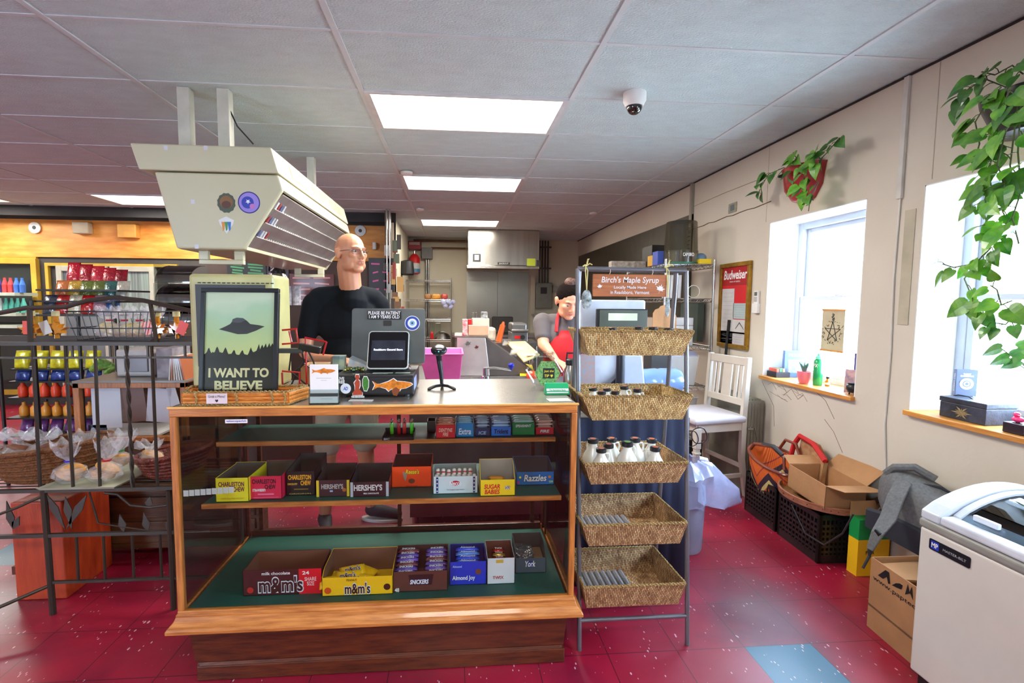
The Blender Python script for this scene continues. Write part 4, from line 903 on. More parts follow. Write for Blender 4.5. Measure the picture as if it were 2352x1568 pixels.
# sign, charms
ws = thing('hanging_sign', "wooden sign reading Birch's Maple Syrup hanging from the stand's top bar", 'sign', P(1448, 655, Y=2.0))
sa, sb_, sc2 = P(1363, 629, Y=2.0), P(1532, 631, Y=2.0), P(1448, 681, Y=2.0)
W = sb_.x-sa.x; H = sa.z-sc2.z; cc = Vector(((sa.x+sb_.x)/2, 2.0, sa.z-H/2))
b = MB().boxb(cc.x-W/2, cc.x+W/2, 2.0, 2.012, cc.z-H/2, cc.z+H/2).build('board', wood('sign_wood', (146, 80, 40), (184, 112, 62), .5, (1, 8, 14), 8), ws, .0015)
cf = cc-Y3*.0005
text("Birch's Maple Syrup", cf+Z3*H*.22, X3, Z3, W*.78, H*.36, paper, b, shear=.12, bold=.012); text('Locally Made Here', cf-Z3*H*.1, X3, Z3, W*.44, H*.17, paper, b, bold=.012); text('in Readsboro, Vermont', cf-Z3*H*.32, X3, Z3, W*.53, H*.18, paper, b, bold=.012)
maple = []
for a, r in ((90, 1), (75, .5), (55, .78), (45, .42), (20, .95), (5, .5), (-20, .62), (-40, .3), (-75, .35), (-86, .12), (-88, .7), (-92, .7), (-94, .12), (-105, .35), (-140, .3), (-160, .62), (175, .5), (160, .95), (135, .42), (125, .78), (105, .5)):
    maple.append((r*math.cos(math.radians(a)), r*math.sin(math.radians(a))))
def rotp(pts, s_, a): return [((p[0]*math.cos(a)-p[1]*math.sin(a))*s_, (p[0]*math.sin(a)+p[1]*math.cos(a))*s_) for p in pts]
poly(rotp(maple, .014, .2), cf+Vector((-W*.41, 0, -H*.07)), X3, Z3, paper, b, 'maple_leaf_mark'); poly(rotp(maple, .024, -.3), cf+Vector((W*.41, 0, -H*.16)), X3, Z3, paper, b, 'maple_leaf_mark')
for xx in (-W*.28, W*.3):
    MB().tube([(cc.x+xx, 2.006, cc.z+H/2-.002), (cc.x+xx+.004, 2.004, cc.z+H/2+.01), (cc.x+xx+.006, 2.02, ft0.z+.012)], .0014, 6).build('string', M('twine', (206, 196, 170), .8), ws)
raff = M('raffia', (206, 196, 128), .7)
for (px_, py_, sx_, lb) in ((1347, 688, .022, 'round patterned disc charm hanging on raffia at the left of the sign'), (1533, 706, .011, 'narrow disc charm turned edge-on, hanging right of the sign')):
    q = P(px_, py_, Y=1.995); t = thing('hanging_charm', lb, 'ornament', q)
    zr = ft0.z+.012; b = MB()
    b.tube([q+Z3*.04, Vector((q.x+.004, 2.0, zr-.02)), Vector((q.x, 2.02, zr))], .0022, 6); b.tube([q+Z3*.04, Vector((q.x-.006, 2.0, zr-.02)), Vector((q.x, 2.02, zr))], .0022, 6)
    for dx, dz in ((-.018, -.004), (.022, .003), (.008, .026)): b.tube([(q.x, 2.005, zr), (q.x+dx*.5, 1.998, zr+dz*.8+.006), (q.x+dx, 1.996, zr+dz)], .003, 6)
    b.build('raffia_bow', raff, t, smooth=True)
    MB().ell(q, (sx_, .003, .042)).build('disc', M('charm_disc', (196, 206, 206), .5, col2=(60, 74, 70), scale=60), t, smooth=True)
# ================================================================ right wall
SZ = .909
def sillY(px_, py_, X=None): return P(px_, py_, Z=SZ)
gold = M('gilt_frame', (160, 120, 40), .35, .6, var=.3, scale=20)
# framed poster with papers
t = thing('framed_notice_board', 'gold framed red beer poster with papers and licences tucked into it, on the wall', 'picture frame', (XW-.012, 3.95, 1.44))
y0, y1, z0, z1 = 3.735, 4.182, 1.082, 1.803
b = MB(); e = .035; xx0, xx1 = XW-.028, XW-.002
b.boxb(xx0, xx1, y0, y1, z1-e, z1); b.boxb(xx0, xx1, y0, y1, z0, z0+e); b.boxb(xx0, xx1, y0, y0+e, z0+e, z1-e); b.boxb(xx0, xx1, y1-e, y1, z0+e, z1-e)
b.build('frame', gold, t, .004)
U, V = Vector((0, -1, 0)), Z3; yc, zc = (y0+y1)/2, (z0+z1)/2; Wf, Hf = y1-y0-2*e, z1-z0-2*e
pr = MB().boxb(XW-.012, XW-.004, y0+e, y1-e, z0+e, z1-e).build('red_print', M('poster_red', (206, 24, 34), .4, var=.05), t)
fc = Vector((XW-.0125, yc, zc))
poly(rect(Wf, Hf*.24), fc+V*Hf*.38, U, V, M('poster_dark_red', (164, 16, 28), .4), pr, 'top_band')
text('Budweiser', fc+V*Hf*.4+Vector((-.001, 0, 0)), U, V, Wf*.9, Hf*.12, paper, pr, shear=.18, bold=.03); text('KING OF BEERS', fc+V*Hf*.31+Vector((-.001, 0, 0)), U, V, Wf*.4, Hf*.018, paper, pr)
pg = M('paper_grey', (196, 192, 190), .7)
def sheet(u0, u1, v0, v1, mt, nm='pinned_paper', lines=6):
    s_ = MB().prism([(u0*Wf, v0*Hf), (u1*Wf, v0*Hf), (u1*Wf, v1*Hf), (u0*Wf, v1*Hf)], fc, U, V, Vector((-.0015, 0, 0))).build(nm, mt, t)
    for k in range(lines): poly(rect((u1-u0)*Wf*.8, .0016), fc+U*((u0+u1)/2*Wf)+V*((v1-(v1-v0)*(k+1)/(lines+1))*Hf)+Vector((-.0016, 0, 0)), U, V, M('faint_print', (140, 140, 144), .7), s_, 'text_line')
    return s_
sheet(-.49, .0, -.5, .22, pg, lines=12); sheet(-.02, .48, -.17, .03, M('certificate', (166, 180, 180), .6), 'certificate'); sheet(.0, .5, -.36, -.18, pg, 'drawing_sheet', 0)
q = fc+U*.25*Wf-V*.27*Hf+Vector((-.0018, 0, 0)); poly([(-.06, -.02), (-.052, -.02), (0, .028), (.06, -.02), (.068, -.02), (0, .04)], q, U, V, dkgrey, t, 'roof_drawing')
sheet(-.49, .5, -.5, -.34, M('paper_grey2', (186, 180, 180), .7), lines=4)
# remote in wall holder
t = thing('remote_control', 'white remote control in a holder on the wall beside the far window', 'remote control', (XW, 3.65, 1.4))
MB().boxb(XW-.022, XW-.002, 3.625, 3.675, 1.40, 1.56).build('remote_body', white, t, .004); MB().boxb(XW-.03, XW-.0, 3.618, 3.682, 1.385, 1.46).build('wall_holder', white, t, .003)
MB().boxb(XW-.0235, XW-.0215, 3.633, 3.667, 1.52, 1.55).build('display', M('lcd_grey', (90, 96, 92), .3), t)
for r in range(4):
    for c_ in range(3): MB().boxb(XW-.0235, XW-.0215, 3.634+c_*.013, 3.641+c_*.013, 1.475+r*.01, 1.48+r*.01).build('button', dkgrey, t)
# conduit / raceway
t = thing('wall_conduit', 'white painted raceway running down the wall between the two windows', 'conduit', (XW, 2.465, 2.0))
MB().boxb(XW-.018, XW-.001, 2.45, 2.478, 2.018, CZ-.012).build('raceway', M('raceway', (196, 192, 184), .5), t, .002)
cw = M('cable_white', (206, 202, 194), .5)
MB().tube([(XW-.006, 2.462, 2.02), (XW-.006, 2.468, 1.6), (XW-.006, 2.455, 1.2), (XW-.006, 2.46, .8), (XW-.006, 2.42, .4), (XW-.006, 2.40, .3)], .0045, 6).build('cable', cw, t, smooth=True)
tag(MB().boxb(XW-.004, XW-.0005, 2.37, 2.43, 1.35, 1.95).build('wall_patch', M('patch_paint', (178, 168, 146), .8)), 'darker beige touch-up patch of paint right of the white raceway', 'paint patch')
t = thing('power_outlet', 'white outlet with plug low on the wall behind the backpack', 'outlet', (XW, 2.4, .38))
MB().boxb(XW-.008, XW-.001, 2.35, 2.42, .33, .44).build('cover_plate', white, t, .002); MB().boxb(XW-.04, XW-.008, 2.37, 2.4, .37, .4).build('plug', white, t, .003)
MB().tube([(XW-.04, 2.385, .385), (XW-.08, 2.39, .34), (XW-.09, 2.38, .2), (XW-.07, 2.36, .06)], .004, 6).build('cord', cw, t, smooth=True)
o = tag(MB().boxb(XW-.006, XW-.001, 4.0, 4.12, 2.235, 2.315).build('taped_photo', M('tape_paper', (176, 160, 120), .6, col2=(120, 130, 124), scale=30)), 'small photo taped on the wall high left of the red planter', 'photo')
poly(rect(.06, .05), Vector((XW-.0065, 4.06, 2.275)), U, V, M('photo_dark', (90, 104, 110), .4), o, 'picture')
b = MB(); rr = random.Random(5)   # scrawls under the far window
def scr(pts, r=.0012): b.tube([Vector((XW-.001, p[0], p[1])) for p in pts], r, 4)
scr([(3.55, .86), (3.4, .7), (3.38, .55)]); scr([(2.98, .88), (2.9, .84), (2.82, .74)]); scr([(2.9, .72), (2.82, .66), (2.74, .55)]); scr([(3.3, .8), (3.22, .86), (3.15, .8), (3.1, .84)])
for k in range(10): 
    y = 3.3+rr.uniform(-.15, .2); z = .83+rr.uniform(-.05, .04); scr([(y, z), (y-.05, z+rr.uniform(-.02, .03)), (y-.1, z-.02)], .0009)
b.build('crayon_scribbles', M('crayon', (120, 70, 66), .8), None); tag(bpy.data.objects['crayon_scribbles'], 'crayon scribbles on the wall under the far window', 'scribbles')
b = MB(); rr = random.Random(9)
pts = [(4.75-k*.1, 2.2+.002*k+rr.uniform(-.006, .006)) for k in range(13)]
scr(pts, .004); o = b.build('wall_crack', M('rust_crack', (92, 70, 44), .9)); tag(o, 'brown crack across the upper wall left of the red planter', 'crack')
b = MB(); scr([(4.75, 2.42), (4.2, 2.43), (3.62, 2.425)], .003); tag(b.build('wall_seam', M('seam_brown', (150, 134, 108), .9)), 'thin seam high on the wall between thick wall corner and planter', 'seam')
MB().boxb(XW-.03, XW-.001, 4.75, 4.79, 2.2, CZ-.012).build('trim_4', M('corner_pipe', (150, 144, 130), .5))['kind'] = 'structure'
b = MB()
for y in (3.6, 2.3): b.boxb(XW-.002, XW, y-.002, y+.002, 2.08, CZ-.012)
struct(b.build('trim_5', M('panel_seam', (180, 170, 154), .8)))
MB().boxb(XW-.02, XW-.001, 4.75, 9.2, 1.3, 2.345).build('wall_panel', M('dark_panel', (74, 70, 58), .4, .3)); tag(bpy.data.objects['wall_panel'], 'dark greenish-grey panel along the kitchen part of the right wall', 'panel')

# ---------------------------------------------------------------- plants
leafm = M('pothos_leaf', (44, 120, 30), .35, col2=(120, 176, 50), scale=22, island=.35, coat=.25)
leafd = M('pothos_leaf_dark', (34, 92, 34), .4, col2=(86, 140, 50), scale=22, island=.3, coat=.2)
stemm = M('vine_stem', (74, 84, 44), .6)
def leaf(b, p, d, up_, s_, curl=.25):
    """heart-shaped leaf from its stalk end p along d"""
    d = Vector(d).normalized(); up_ = Vector(up_); sd = d.cross(up_); sd = sd.normalized() if sd.length > 1e-4 else d.orthogonal().normalized(); nn = sd.cross(d)
    outl = [(0, 0), (-.08, .16), (-.02, .34), (.14, .44), (.34, .43), (.56, .33), (.78, .17), (1, 0)]
    mid = [b.bm.verts.new(Vector(p)+d*(x*s_)-nn*(curl*s_*x*x)) for x in (0, .14, .34, .56, .78, 1)]
    for sg in (1, -1):
        e = [b.bm.verts.new(Vector(p)+d*(x*s_)+sd*(sg*y*s_*.95)-nn*(curl*s_*x*x)+nn*(.12*y*s_)) for x, y in outl[1:-1]]
        b.bm.faces.new((mid[0], e[0], e[1])); b.bm.faces.new((mid[0], e[1], e[2], mid[1])); b.bm.faces.new((mid[1], e[2], e[3], mid[2])); b.bm.faces.new((mid[2], e[3], e[4], mid[3])); b.bm.faces.new((mid[3], e[4], e[5], mid[4])); b.bm.faces.new((mid[4], e[5], mid[5]))
# red half planter with pothos
t = thing('potted_pothos', 'red half-round wall planter with green pothos, above the far window', 'plant', (XW, 3.17, 2.2))
cy, zt_ = 3.18, 2.375
pot = MB(); rg = []
for (r, z) in ((.03, -.235), (.075, -.215), (.12, -.14), (.135, -.02), (.142, 0), (.13, 0), (.12, -.03)):
    rg.append([Vector((XW-.002-abs(r*1.0*math.sin(a)), cy+r*1.25*math.cos(a), zt_+z)) for a in [PI*k/14 for k in range(15)]])
pot.rings(rg, True, True); pot.build('planter_pot', M('red_pot', (150, 24, 32), .35, coat=.4), t, smooth=True)
MB().boxb(XW-.12, XW-.01, cy-.13, cy+.13, zt_-.04, zt_-.025).build('soil', M('soil', (50, 36, 26), .9), t)
def vine(root, path, nleaf, size, seed, lm, seg=None, dark=None, first=0):
    rr = random.Random(seed); b = MB(); b.tube(path, .0028, 5)
    L_ = MB(); path = [Vector(p) for p in path]; N_ = len(path)
    for k in range(nleaf):
        f = (first+(1-first)*(k+.5)/nleaf)*(N_-1); i = min(N_-2, int(f)); p = path[i].lerp(path[i+1], f-i); tg = (path[i+1]-path[i]).normalized()
        dr = Vector((rr.uniform(-1, -.1), rr.uniform(-1, 1), rr.uniform(-.9, .45))).normalized()
        st_ = p+dr*size*.45; b.tube([p, p+dr*size*.2+Z3*.006, st_], .0018, 4)
        ld = (dr+Vector((0, rr.uniform(-.5, .5), -.6))).normalized()
        leaf(L_, st_, ld, Vector((-1, rr.uniform(-.5, .5), .5)), size*rr.uniform(.75, 1.2), rr.uniform(.1, .45))
    v_ = b.build('vine_stem', stemm, root); L_.build('leaves', lm, v_)
def pw(pts, X): return [P(a, c_, X=X) for a, c_ in pts]
vine(t, pw([(1835, 395), (1800, 385), (1765, 400), (1748, 430), (1750, 450)], 2.26), 12, .078, 1, leafd)
vine(t, pw([(1880, 370), (1900, 350), (1925, 320), (1940, 318)], 2.25), 7, .07, 2, leafd, first=.2)
vine(t, pw([(1850, 390), (1845, 420), (1855, 445), (1868, 460)], 2.2), 9, .075, 3, leafm)
vine(t, pw([(1850, 385), (1830, 365), (1822, 350)], 2.24), 8, .075, 4, leafm)
vine(t, pw([(1870, 380), (1885, 365), (1870, 350), (1850, 370)], 2.22), 9, .075, 5, leafm)
vine(t, pw([(1860, 400), (1880, 420), (1862, 450), (1857, 485)], 2.22), 4, .05, 8, leafd)
# big hanging pothos at the right edge
t = thing('hanging_pothos', 'large trailing pothos in a black wall pot hanging in front of the near window', 'plant', (2.25, 1.97, 2.3))
c0 = P(2325, 240, X=2.24)
pot = MB(); rg = []
for (r, z) in ((.08, -.17), (.12, -.16), (.17, -.03), (.175, 0), (.165, 0), (.15, -.03)):
    rg.append([Vector((XW-.002-abs(r*math.sin(a)), c0.y+r*1.1*math.cos(a), c0.z+.06+z)) for a in [PI*k/14 for k in range(15)]])
pot.rings(rg, True, True); pot.build('planter_pot', M('black_pot', (24, 22, 26), .4, coat=.3), t, smooth=True)
big = [([(2310, 200), (2260, 180), (2225, 205), (2215, 240)], 9, .075, 2.2), ([(2300, 200), (2270, 230), (2240, 280), (2250, 330), (2235, 380)], 11, .08, 2.15),
       ([(2320, 200), (2300, 260), (2285, 330), (2270, 400), (2280, 440)], 10, .085, 2.1), ([(2340, 220), (2330, 300), (2320, 380), (2330, 440)], 9, .085, 2.1),
       ([(2290, 210), (2275, 300), (2262, 400), (2268, 440), (2255, 480), (2275, 530), (2275, 570), (2240, 605), (2190, 614), (2165, 606)], 16, .075, 2.12),
       ([(2205+70, 570), (2240, 605), (2215, 640), (2232, 680), (2260, 705), (2300, 700), (2325, 690)], 9, .085, 2.1), ([(2232, 680), (2250, 710), (2262, 738), (2310, 745), (2322, 732)], 6, .07, 2.12),
       ([(2345, 230), (2338, 350), (2345, 440), (2325, 500), (2340, 560)], 10, .085, 2.1), ([(2315, 440), (2300, 480), (2320, 520), (2290, 550)], 7, .075, 2.15), ([(2350, 170), (2325, 150), (2285, 172), (2255, 165)], 6, .075, 2.2),
       ([(2345, 250), (2310, 300), (2290, 380), (2310, 420), (2270, 440), (2262, 475)], 9, .085, 2.05), ([(2300, 700), (2290, 665), (2275, 655)], 3, .06, 2.1)]
for k, (pp, n_, s_, X_) in enumerate(big): vine(t, pw(pp, X_), n_, s_*.95, 40+k, leafm if k % 3 else leafd)

# ---------------------------------------------------------------- far window sill
def booky(name, label, X, Y_, w_, th, h_, rz, cov, z=SZ, lean=0, title=None, spine=None):
    t = thing(name, label, 'book', (X, Y_, z), rz=0)
    mt = Matrix.Translation((X, Y_, z)) @ Matrix.Rotation(rz, 4, 'Z') @ Matrix.Rotation(lean, 4, 'X')
    MB().boxb(-w_/2, w_/2, 0, .0015, 0, h_, mt).boxb(-w_/2, w_/2, th-.0015, th, 0, h_, mt).boxb(-w_/2, -w_/2+.0015, 0, th, 0, h_, mt).build('cover', cov, t)
    MB().boxb(-w_/2+.0015, w_/2-.002, .0015, th-.0015, .002, h_-.002, mt).build('pages', paper, t)
    u = mt.to_3x3() @ X3; v = mt.to_3x3() @ Z3
    if title: text(title, mt @ Vector((0, -.0005, h_*.84)), u, v, w_*.7, h_*.1, paper, t, bold=.02)
    return t, mt, u, v
bluec = M('book_blue', (84, 112, 168), .4)
t, mt, u, v = booky('paperback_book', 'light blue and purple paperback standing on the far window sill', 2.54, 3.43, .15, .03, .2, -.15, bluec, title='THE BOOK')
poly(rect(.1, .1), mt @ Vector((.0, -.001, .085)), u, v, M('cover_art', (150, 200, 190), .5, col2=(90, 110, 170), scale=40), t, 'cover_picture')
t = thing('sill_tray', 'dark box with small colourful packets at the left end of the far window sill', 'box', (2.45, 3.47, SZ))
MB().boxb(2.39, 2.5, 3.42, 3.53, SZ, SZ+.04).build('box_body', M('tray_black', (26, 28, 40), .5), t, .002)
for k in range(4): MB().boxb(2.4+.024*k, 2.42+.024*k, 3.43, 3.52, SZ+.041, SZ+.065).build('packet', M('packet_%d' % k, ((200, 90, 70), (60, 120, 80), (190, 180, 90), (70, 80, 140))[k], .5), t)
q = P(1846, 880, Z=SZ)
t = thing('potted_succulent', 'pink pot with a small spiky plant on the far window sill', 'plant', q)
MB().lathe([(.026, 0), (.032, .01), (.042, .05), (.044, .085), (.04, .085), (.038, .07)], q, 24).build('plant_pot', M('pink_pot', (226, 120, 132), .35), t, smooth=True)
b = MB()
for k in range(9):
    a = k*2.4; d = Vector((math.cos(a)*.5, math.sin(a)*.5, 1)).normalized()*R.uniform(.05, .085)
    b.tube([q+Z3*.075, q+Z3*.085+d*.5, q+Z3*.08+d], [.008, .007, .001], 6)
b.build('succulent_leaves', M('succulent', (70, 110, 96), .5), t, smooth=True)
q = P(1877, 884, Z=SZ)
t = thing('spray_bottle', 'tall green aerosol can lettered FX on the far window sill', 'spray can', q)
gc = M('green_can', (30, 160, 90), .25, .2, coat=.5, var=.2, scale=6)
MB().lathe([(.026, 0), (.028, .003), (.028, .165), (.02, .175), (.012, .18)], q, 24).build('can_body', gc, t, smooth=True)
MB().lathe([(.02, .178), (.018, .195), (.009, .2), (.008, .215)], q, 16).build('spray_cap', M('cap_teal', (120, 220, 180), .4), t, smooth=True)
text('FX', q+Vector((-.0285, -.012, .135)), Vector((.38, -.92, 0)), Z3, .03, .024, paper, t, bold=.03)
q = P(1900, 886, Z=SZ)
t = thing('amber_bottle', 'tiny amber glass bottle on the far window sill', 'bottle', q)
MB().lathe([(.013, 0), (.015, .003), (.015, .03), (.007, .04), (.007, .052)], q, 16).build('glass_body', M('amber_glass', (190, 120, 20), .1, coat=.6), t, smooth=True); MB().lathe([(.009, .05), (.009, .062)], q, 12).build('stopper', ink, t); MB().lathe([(.0155, .01), (.0155, .024)], q, 16, cap=False).build('paper_label', paper, t)
t, mt, u, v = booky('picture_book', 'dark blue book with title GEEK MAGIC leaning at the right end of the far sill', 2.56, 2.79, .17, .012, .24, -1.0, M('book_navy', (30, 56, 92), .4, col2=(90, 70, 130), scale=5), title='GEEK MAG')
o = tag(MB().boxb(-.05, .05, 0, .002, 0, .15, Matrix.Translation((2.46, 2.79, SZ)) @ Matrix.Rotation(-.75, 4, 'Z') @ Matrix.Rotation(-.35, 4, 'X')).build('postcard', M('postcard_pink', (196, 140, 120), .5, col2=(120, 96, 110), scale=40)), 'pinkish postcard leaning against the dark blue book', 'postcard')
q = Vector((2.41, 2.735, SZ))
t = thing('small_cauldron', 'small black cauldron on three feet at the right end of the far window sill', 'cauldron', q)
MB().lathe([(.012, .012), (.03, .018), (.04, .035), (.038, .055), (.03, .064), (.034, .07), (.03, .068), (.026, .05)], q, 20).build('cauldron_body', black, t, smooth=True)
for k in range(3): MB().cyl(q+Vector((.022*math.cos(k*2.1), .022*math.sin(k*2.1), 0)), q+Vector((.02*math.cos(k*2.1), .02*math.sin(k*2.1), .022)), .004, n=8).build('foot', black, t)
MB().tube([q+Vector((0, -.034, .055)), q+Vector((0, -.042, .045)), q+Vector((0, -.04, .032))], .003, 6).build('handle', black, t)
# hanging pentacle banner
t = thing('hanging_banner', 'small cream cloth banner with a black botanical star hanging in the far window', 'banner', (2.48, 3.0, 1.2))
Xb = 2.5; a_, c3 = P(1890, 711, X=Xb), P(1936, 809, X=Xb); yc, zc = (a_.y+c3.y)/2, (a_.z+c3.z)/2; w_, h_ = abs(a_.y-c3.y), a_.z-c3.z
MB().boxb(Xb, Xb+.001, yc-w_/2, yc+w_/2, zc-h_/2, zc+h_/2).build('cloth', M('banner_cloth', (186, 172, 140), .8), t)
for s_ in (1, -1): MB().boxb(Xb-.004, Xb+.005, yc-w_/2-.004, yc+w_/2+.004, zc+s_*h_/2-.006, zc+s_*h_/2+.006).build('wood_batten', sillm, t)
for s_ in (1, -1): MB().tube([(Xb, yc+s_*w_*.35, zc+h_/2+.004), (Xb+.04, yc, zc+h_/2+.055)], .0008, 4).build('hanging_string', ink, t)
cb = Vector((Xb-.0012, yc, zc-.01)); starp = [(math.cos(PI/2+k*4*PI/5)*w_*.36, math.sin(PI/2+k*4*PI/5)*w_*.36) for k in range(5)]
b = MB()
for k in range(5):
    a_, c3 = starp[k], starp[(k+1) % 5]; b.tube([cb+U*a_[0]+V*a_[1], cb+U*c3[0]+V*c3[1]], .0024, 5)
for k in range(60):
    a = R.uniform(0, 2*PI); r = w_*R.uniform(.3, .46); p = cb+U*math.cos(a)*r+V*(math.sin(a)*r); b.tube([p, p+U*R.uniform(-.012, .012)+V*R.uniform(-.012, .012)], .0014, 4)
for k in range(16): p = cb+V*(w_*.36+.003*k)+U*R.uniform(-.008, .008); b.tube([p, p+U*R.uniform(-.01, .01)+V*.01], .0016, 4)
b.build('botanical_star', M('banner_ink', (50, 54, 52), .8), t)

# ---------------------------------------------------------------- near window sill
b0 = P(2125, 940, Z=SZ)
t = thing('painted_tin_chest', 'worn dark painted chest with a flower motif on the near window sill', 'box', (2.47, 2.1, SZ))
chm = M('chest_black', (34, 38, 46), .45, col2=(60, 66, 84), scale=14, bump=.2)
x0, x1, y0, y1 = 2.4, 2.56, 1.99, 2.2
MB().boxb(x0, x1, y0, y1, SZ, SZ+.075).build('chest_body', chm, t, .003); MB().boxb(x0-.003, x1+.003, y0-.003, y1+.003, SZ+.076, SZ+.1).build('chest_lid', chm, t, .003)
MB().tube([(2.46, 2.1, SZ+.1), (2.46, 2.12, SZ+.108), (2.46, 2.17, SZ+.108), (2.46, 2.19, SZ+.1)], .003, 6).build('lid_handle', black, t)
fb = MB(); cc = Vector((x0-.001, (y0+y1)/2, SZ+.036))
for k in range(12):
    a = k*PI/6; r = .026 if k % 2 else .038; fb.prism([(0, 0), (r*.6*math.cos(a-.2), r*.5*math.sin(a-.2)), (r*1.3*math.cos(a), r*.8*math.sin(a)), (r*.6*math.cos(a+.2), r*.5*math.sin(a+.2))], cc, U, V, Vector((-.0006, 0, 0)))
fb.build('flower_motif', M('motif_gold', (150, 130, 90), .6), t)
t, mt, u, v = booky('guide_book', 'grey-blue book reading TAROT GUIDEBOOK standing on the painted chest', 2.5, 2.17, .085, .022, .13, -.35, M('tarot_cover', (74, 84, 112), .4), z=SZ+.102)
text('TAROT\nGUIDEBOOK', mt @ Vector((0, -.001, .103)), u, v, .055, .018, paper, t, bold=.03)
for r, c_ in ((.028, (236, 238, 240)), (.017, (74, 84, 112)), (.012, (236, 238, 240)), (.007, (74, 84, 112))): poly(disc(r), mt @ Vector((0, -.001-(.03-r)*.05, .06)), u, v, cm(c_), t, 'emblem_ring')
text('TAROT GUIDEBOOK', mt @ Vector((-.0433, .011, .065)), -(mt.to_3x3() @ Z3), Vector((0, -.94, -.0))*0+mt.to_3x3() @ Vector((0, -1, 0)), .09, .009, paper, t, 'spine_lettering')
q = Vector((2.41, 1.9, SZ))
o = tag(MB().boxb(2.375, 2.45, 1.82, 1.9, SZ, SZ+.045).build('small_dark_box', M('box_maroon', (40, 26, 36), .4), None, .003), 'small dark maroon box under the pink duck', 'box')
q = Vector((2.412, 1.872, SZ+.046))
t = thing('rubber_duck', 'pink rubber duck sitting on a small dark box', 'rubber duck', q); pk = M('duck_pink', (240, 60, 130), .3, coat=.3)
MB().ell(q+Vector((0, 0, .012)), (.017, .023, .013)).ell(q+Vector((0, .006, .031)), (.012, .012, .012)).build('duck_body', pk, t, smooth='all'); MB().ell(q+Vector((-.008, -.006, .03)), (.007, .005, .003)).build('bill', M('duck_bill', (230, 60, 30), .3), t)
q = Vector((2.49, 1.78, SZ))
t = thing('potted_plant', 'leggy plant with big leaves in a white bucket, right end of the near sill', 'plant', q)
MB().lathe([(.06, 0), (.068, .01), (.085, .13), (.09, .132), (.09, .145), (.083, .145), (.08, .12)], q, 26).build('plant_pot', white, t, smooth=True)
b = MB(); L_ = MB()
for k, (px_, py_) in enumerate(((2300, 800), (2335, 800), (2318, 822), (2350, 780), (2345, 830))):
    e = P(px_, py_, X=2.42); b.tube([q+Z3*.12, (q+Z3*.12).lerp(e, .6)+Vector((-.01, 0, .03)), e], .0025, 5); leaf(L_, e, (-.3, .8 if k % 2 == 0 else -.6, -.3), (-1, 0, .7), .08, .3)
b.build('plant_stem', stemm, t); L_.build('leaves', leafd, t)
# greenery outside the near window
b = MB(); rr = random.Random(12)
for k in range(420):
    p = Vector((rr.uniform(6.5, 8.5), rr.gauss(1.2, 1.1), rr.uniform(.0, 3.2))); leaf(b, p, (rr.uniform(-1, 1), rr.uniform(-1, 1), rr.uniform(-1, .3)), (-1, rr.uniform(-1, 1), rr.uniform(-1, 1)), rr.uniform(.1, .2), .2)
t = thing('garden_bush', 'pale green bush outside the near window', 'bush', (7.5, 1.2, 0)); MB().cyl((7.5, 1.2, 0), (7.5, 1.2, 2), .06).build('bush_stem', stemm, t); b.build('leaves', M('bush_leaf', (120, 170, 110), .6, island=.3), t)
struct(MB().boxb(XW+.3, 14, -8, 14, -.2, -.1).build('floor_outside', M('pale_ground', (190, 190, 180), .9)))

# ================================================================ floor things along the right wall
plast = M('crate_plastic', (20, 21, 23), .4, coat=.2)
def crate(label, c, w_, d_, h_, rz):
    t = thing('milk_crate', label, 'crate', c, None)
    mt = Matrix.Translation(c) @ Matrix.Rotation(rz, 4, 'Z'); T_ = .012
    def side(o_, u_, L_):
        b = MB(); nrm = Vector((-u_.y, u_.x, 0))*T_
        def bar(a0, a1, z0_, z1_):
            p = [o_+u_*a0+Z3*z0_, o_+u_*a1+Z3*z0_, o_+u_*a1+nrm+Z3*z0_, o_+u_*a0+nrm+Z3*z0_]; b.hexa([mt @ q_ for q_ in p], [mt @ (q_+Z3*(z1_-z0_)) for q_ in p])
        bar(0, L_, h_-.03, h_); bar(0, L_, 0, .05); bar(0, .02, 0, h_); bar(L_-.02, L_, 0, h_)
        for k in range(6): bar(0, L_, .06+k*(h_-.1)/6, .06+k*(h_-.1)/6+.014)
        nb = 12
        for k in range(nb): bar((k+.5)*L_/nb-.004, (k+.5)*L_/nb+.006, .03, h_-.03)
        b.build('slatted_side', plast, t)
    a, d2 = w_/2, d_/2
    side(Vector((-a, -d2, 0)), Vector((1, 0, 0)), w_); side(Vector((a, -d2, 0)), Vector((0, 1, 0)), d_); side(Vector((a, d2, 0)), Vector((-1, 0, 0)), w_); side(Vector((-a, d2, 0)), Vector((0, -1, 0)), d_)
    MB().boxb(-a+T_, a-T_, -d2+T_, d2-T_, .004, .014, mt).build('crate_floor', plast, t)
    return t, mt
crate('near black milk crate with a round basket and open carton on top', Vector((2.19, 2.655, 0)), .30, .36, .28, -.03)
crate('far black milk crate holding the orange woven shopping basket', Vector((2.2, 3.03, 0)), .30, .345, .28, -.03)
